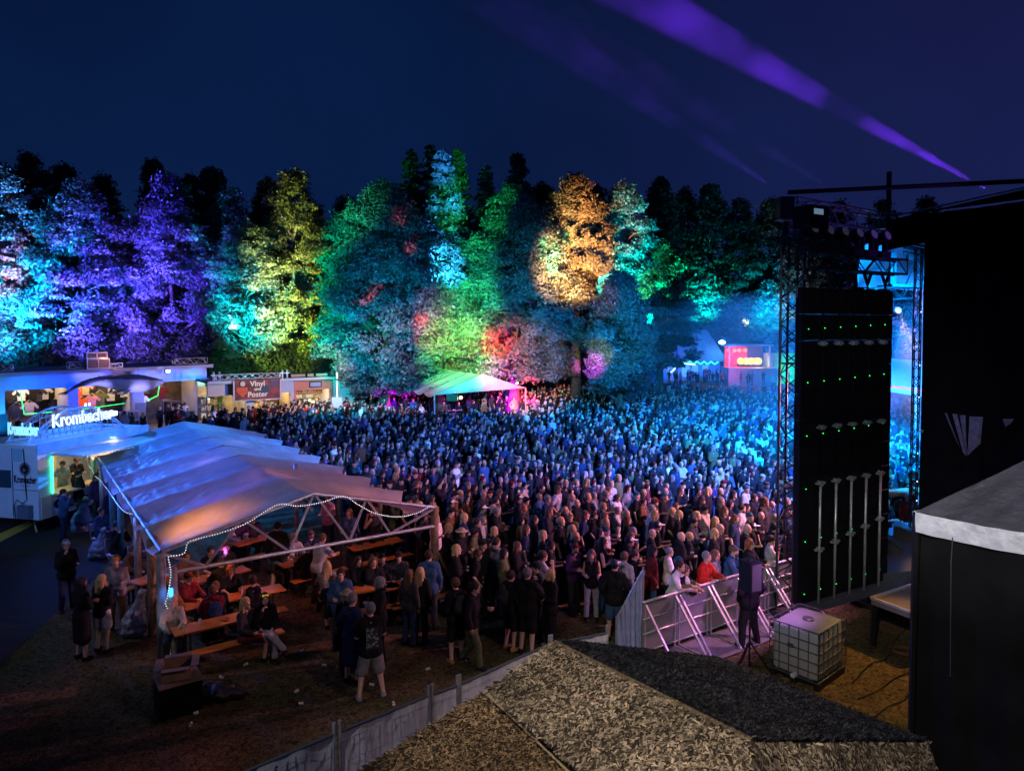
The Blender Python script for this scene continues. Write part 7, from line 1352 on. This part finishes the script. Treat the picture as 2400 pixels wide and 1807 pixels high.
taken = [(o.location.x, o.location.y) for o in C.objects if o.name.split('.')[0] == 'person' and o.parent is None]
cells = {}
def free(x, y, r):
    k = (int(x//1), int(y//1))
    for i in (-1,0,1):
        for j in (-1,0,1):
            for (a, b) in cells.get((k[0]+i, k[1]+j), ()):
                if (a-x)**2+(b-y)**2 < r*r: return False
    return True
def put(x, y): cells.setdefault((int(x//1), int(y//1)), []).append((x, y))
for t in taken: put(*t)
pts_ = []
xs_ = [p[0] for p in poly]; ys_ = [p[1] for p in poly]
for _ in range(26000):
    x = rnd.uniform(min(xs_), max(xs_)); y = rnd.uniform(min(ys_), max(ys_))
    if not inside((x, y), poly) or inside((x, y), tentbox) or inside((x, y), wbox): continue
    r_ = (.50 if y < 30 else (.56 if y < 45 else .66))*rnd.choice((.82,1,1.3))
    if y > 58 and x > 12: r_ = 1.1
    if not free(x, y, r_): continue
    if abs(x/y*FPX+1200-1185) < 14 and 45 < y < 52: continue
    put(x, y); pts_.append((x, y))
pts_.sort(key=lambda p: p[1])
taken_n = len([o for o in C.objects if o.name.split('.')[0] == 'person' and o.parent is None])
def inframe(x, y): px = 1200+FPX*x/y; return px < 2190 and px > 0
near = [p for p in pts_ if inframe(*p)][:max(0, 298-taken_n)]; ns = set(near); far = [p for p in pts_ if p not in ns]
STG = (14.0, 16.0)
def zonename(x, y):
    px = 1200+FPX*x/y*1.0
    r = 'nearest rows' if y < 18.8 else 'second rows' if y < 20.5 else 'middle rows' if y < 22.3 else 'farther rows'
    c = 'by the tent post' if px < 1130 else 'over the walking man' if px < 1270 else 'over the pale trousers' if px < 1420 else 'over the fence cloth' if px < 1560 else 'over the barrier' if px < 1720 else 'by the lattice tower' if px < 1900 else 'past the side screen'
    return r+' '+c
for (x, y) in near:
    f = math.degrees(math.atan2(STG[1]-y, STG[0]-x))+rnd.gauss(0, 9)
    if rnd.random() < .04: f += rnd.uniform(-90, 90)
    crowdp(x, y, f, zonename(x, y), h=.02)
# everyone farther back: one mass
def lowpoly(J, hr, tp):
    S = skel(*J); pr = []
    for p in bprims(S): pr.append(p)
    pr += tprims(S, 1 if tp == 't' else 2, .02)[:-1]
    V, Q, T = soft([(*p[:-1], {0:0,1:1,2:2,3:3,4:3,5:3}[p[-1]]) for p in pr if p[0] != '-'], .05, .03)
    # per face colour class: 0 skin, 1/2 top, 3 low
    nV, nQ, nT = [V], [Q], [np.where(T == 1, 2, T)]; off = len(V)
    if hr: v, q, t_ = soft(hprims(S, hr), .036); nV.append(v); nQ.append(q+off); nT.append(np.full(len(v), 4))
    return np.concatenate(nV), np.concatenate(nQ), np.concatenate(nT)
LPV = [lowpoly(j, h_, t_) for j, h_, t_ in ((POSES[0],'short','t'),(POSES[1],'short','j'),(POSES[2],'long','t'),(POSES[0],'cap','j'),(POSES[4],'long','j'),(POSES[2],'short','t'),(POSES[1],None,'t'),(POSES[6],'sunhat','j'),(POSES[5],'cap','t'),(('up','down','stand'),'short','t'))]
Vs = []; Fs = []; Cs = []; off = 0; rs = np.random.RandomState(5); tw_ = np.array(WT_, float); tw_ /= tw_.sum(); HC = ['dark brown','black','brown','blonde','grey','dark brown','black','light grey','charcoal','dark red']
extra_far = []
for M, n_, xr, yr in ((HM, 22, (330,480), (-9,-3)), (KM, 60, (490,830), (-13,-3))):
    for _ in range(n_): p = M @ Vector((hx(rnd.uniform(*xr), M), rnd.uniform(*yr), 0)); extra_far.append((p.x, p.y))
for _ in range(26): p = W(rnd.uniform(1560,1700), rnd.uniform(895,905)); extra_far.append((p.x, p.y))
for _ in range(16): p = W(rnd.uniform(1690,1860), rnd.uniform(882,915)); extra_far.append((p.x, p.y))
for (x, y) in far+extra_far:
    V, Q, T = LPV[rs.choice(10, p=[.18,.13,.13,.11,.09,.11,.06,.06,.07,.06])]; f = math.atan2(STG[1]-y, STG[0]-x)+rs.normal()*.22-math.pi/2
    if (x, y) in extra_far: f = rs.rand()*6.28
    c, s = math.cos(f), math.sin(f); k = rs.uniform(.86,1.09)
    W_ = np.stack([(V[:, 0]*c-V[:, 1]*s)*k+x, (V[:, 0]*s+V[:, 1]*c)*k+y, V[:, 2]*k], 1)
    cl = np.array([SKIN[rs.randint(4)], (0,0,0), COLS[TOPS[rs.choice(15, p=tw_)][1]], COLS[['charcoal','black','navy','denim blue'][rs.randint(4)]], COLS[HC[rs.randint(10)]]], float)
    Vs.append(W_); Fs.append(Q+off); Cs.append(cl[T[:len(V)]]); off += len(V)
# per-vertex classes share the order of the vertices
o = link('crowd', npmesh('crowd', np.concatenate(Vs), np.concatenate(Fs), mat('crowd_cloth', attr='Col', rough=.8, spec=.2), None, True, attr=np.concatenate(Cs))); tag(o, 'dense concert crowd filling the field behind the near rows', 'crowd', kind='stuff')
for o in C.objects:
    if o.get('label') and len(o['label'].replace('-', ' ').split()) > 16: print('LONG', o.name, len(o['label'].split()), o['label'])
print('CROWD', len(near), len(far), 'persons', len([o for o in C.objects if o.name.split('.')[0] == 'person']), off)
# ---------------------------------------------------------------- beams: cones of smoke shaped like the light, a lamp inside each
def smoke_mat(name, dens, noise=None, colr=(1,1,1)):
    m = bpy.data.materials.new(name); m.use_nodes = True; t = m.node_tree; t.nodes.remove(t.nodes['Principled BSDF']); v = t.nodes.new('ShaderNodeVolumePrincipled'); v.inputs['Color'].default_value = (*colr, 1); v.inputs['Density'].default_value = dens; v.inputs['Anisotropy'].default_value = .0
    t.links.new(v.outputs[0], t.nodes['Material Output'].inputs['Volume'])
    if noise:
        g = t.nodes.new('ShaderNodeTexCoord'); n = t.nodes.new('ShaderNodeTexNoise'); n.inputs['Scale'].default_value = noise; n.inputs['Detail'].default_value = 2; t.links.new(g.outputs['Object'], n.inputs['Vector'])
        r = t.nodes.new('ShaderNodeMapRange'); r.inputs['From Min'].default_value = .40; r.inputs['From Max'].default_value = .62; r.inputs['To Min'].default_value = dens*.08; r.inputs['To Max'].default_value = dens*2.1; t.links.new(n.outputs['Fac'], r.inputs['Value']); t.links.new(r.outputs[0], v.inputs['Density'])
    return m
def beam(S, E, r1, colr, energy, dens, lab, noise=.35):
    S = Vector(S); E = Vector(E); d = E-S; L = d.length; q = d.to_track_quat('Z', 'Y').to_euler(); n = 24; r0 = .06
    m_ = smoke_mat('beam_smoke_%d' % energy, dens, noise); t = m_.node_tree; v = t.nodes['Principled Volume']; r = t.nodes['Map Range']; sx_ = t.nodes.new('ShaderNodeSeparateXYZ'); t.links.new(t.nodes['Texture Coordinate'].outputs['Object'], sx_.inputs[0]); r2 = t.nodes.new('ShaderNodeMapRange'); r2.inputs['From Max'].default_value = L; r2.inputs['To Min'].default_value = .35; r2.inputs['To Max'].default_value = 2.0; t.links.new(sx_.outputs['Z'], r2.inputs['Value']); x_ = t.nodes.new('ShaderNodeMath'); x_.operation = 'MULTIPLY'; t.links.new(r.outputs[0], x_.inputs[0]); t.links.new(r2.outputs[0], x_.inputs[1]); t.links.new(x_.outputs[0], v.inputs['Density'])  # smoke density rises outward to brighten the beam's far end
    o = MB().lathe([(r0*1.6,0),(r1*1.25,L)], (0,0,0), n).build('smoke', m_); o.location = S; o.rotation_euler = q; tag(o, lab, 'smoke', kind='stuff')
    l = bpy.data.lights.new('beam_lamp', 'SPOT'); p = bpy.data.objects.new('beam_lamp', l); C.objects.link(p); back = L*r0/(r1-r0)*.6; p.location = S+d.normalized()*.02; p.rotation_euler = (d).to_track_quat('-Z', 'Y').to_euler(); l.spot_size = 2*math.atan(r1/L)*1.02; l.spot_blend = .55; l.shadow_soft_size = .03; l.color = colr; l.energy = energy
BN = .42
S_ = WD(2318,447,17.6); beam(S_, WD(1350,-90,24.5), .95, (.15,.02,1), 48000, .05, 'violet light beam rising from the stage roof to the top of the picture')
beam(WD(1830,452,22), WD(1080,-60,34), 1.5, (.12,.04,1), 8000, .03, 'faint violet beam left of the bright one')
beam(WD(1960,452,22), WD(1330,60,33), 1.1, (.16,.05,1), 3600, .03, 'second faint violet beam near the bright one')
# stage blue: canopy, smoke in the gap
spot('canopy_blue', WD(2120,700,25), WD(2120,610,31), 3.4, (.02,.22,1), .30, .9, .2, .45)
spot('gap_blue', WD(2320,560,24), WD(2120,1120,20), 3.5, (.02,.22,1), .10, .9, .2, .1)

# smoke drifting off the stage over the right part of the crowd
o = MB().box(-9,13,-10,16,0,8.2).build('smoke_cloud', smoke_mat('stage_smoke', .0065, .12, (.9,.95,1))); o.location = (17,36,.02); tag(o, 'thin blue lit stage smoke over the right part of the crowd', 'smoke', kind='stuff')

spot('gap_haze_blue', (15.5,22.5,8.5), (21,38,2.5), 6, (.01,.22,1), .55, .9, .2, .1)
# cables and a coil on the orange lit ground
def cable(lab, pts, r=.012, m=DARKM): return tag(MB().tube(smooth([W(*p)+Vector((0,0,.02+.02*(i % 2))) for i, p in enumerate(pts)], 6), r, 6).build('cable', m, smooth=True), lab, 'cable', 'cables on the ground backstage')
cable('cable running from the white tank to the stage deck', [(2000,1600),(2040,1560),(2075,1545),(2100,1500),(2130,1470)])
cable('cable crossing the orange lit ground in the middle', [(2010,1640),(2060,1620),(2100,1590),(2140,1575)])
cable('cable lying nearest the black pavilion wall', [(2040,1690),(2080,1660),(2120,1640),(2150,1600)])
q = W(2118,1530); o = MB().tube([q+Vector(((.22+.02*math.sin(a*3))*math.cos(a), (.20+.02*math.cos(a*2.3))*math.sin(a), .02+.002*a)) for a in [i*.35 for i in range(90)]], .010, 6).build('cable_coil', mat('brown_cable', (.12,.05,.03), .6), smooth=True); tag(o, 'coil of thin cable on the orange lit ground beside the black wall', 'cable coil')
# cups and litter on the field
LIT = MB().lathe([(.03,0),(.04,.11),(.035,.11),(.028,.01)], (0,0,0), 8).build('dropped_cup', CUPM).data; bpy.data.objects.remove(bpy.data.objects['dropped_cup'])
for i in range(11):
    px = rnd.uniform(430, 1180); py = rnd.uniform(1500, 1720); p = W(px, py)
    if (py-1807)/(1500-1807) < (px-560)/(1290-560)-.02: continue
    o = link('dropped_cup', LIT); o.scale = (.8,.8,.8); o.location = p+Vector((0,0,.03)); o.rotation_euler = (R(90), 0, rnd.uniform(0, 6.28)); tag(o, 'small clear cup dropped on the trampled grass before the fence', 'cup', 'dropped cups on the grass')

beam(sl+Vector((.1,-.1,-.15)), WD(2190,960,21), .95, (1,.52,.28), 2600, .10, 'warm hazy light cone below the spotlight in the gap beside the screen', .5)
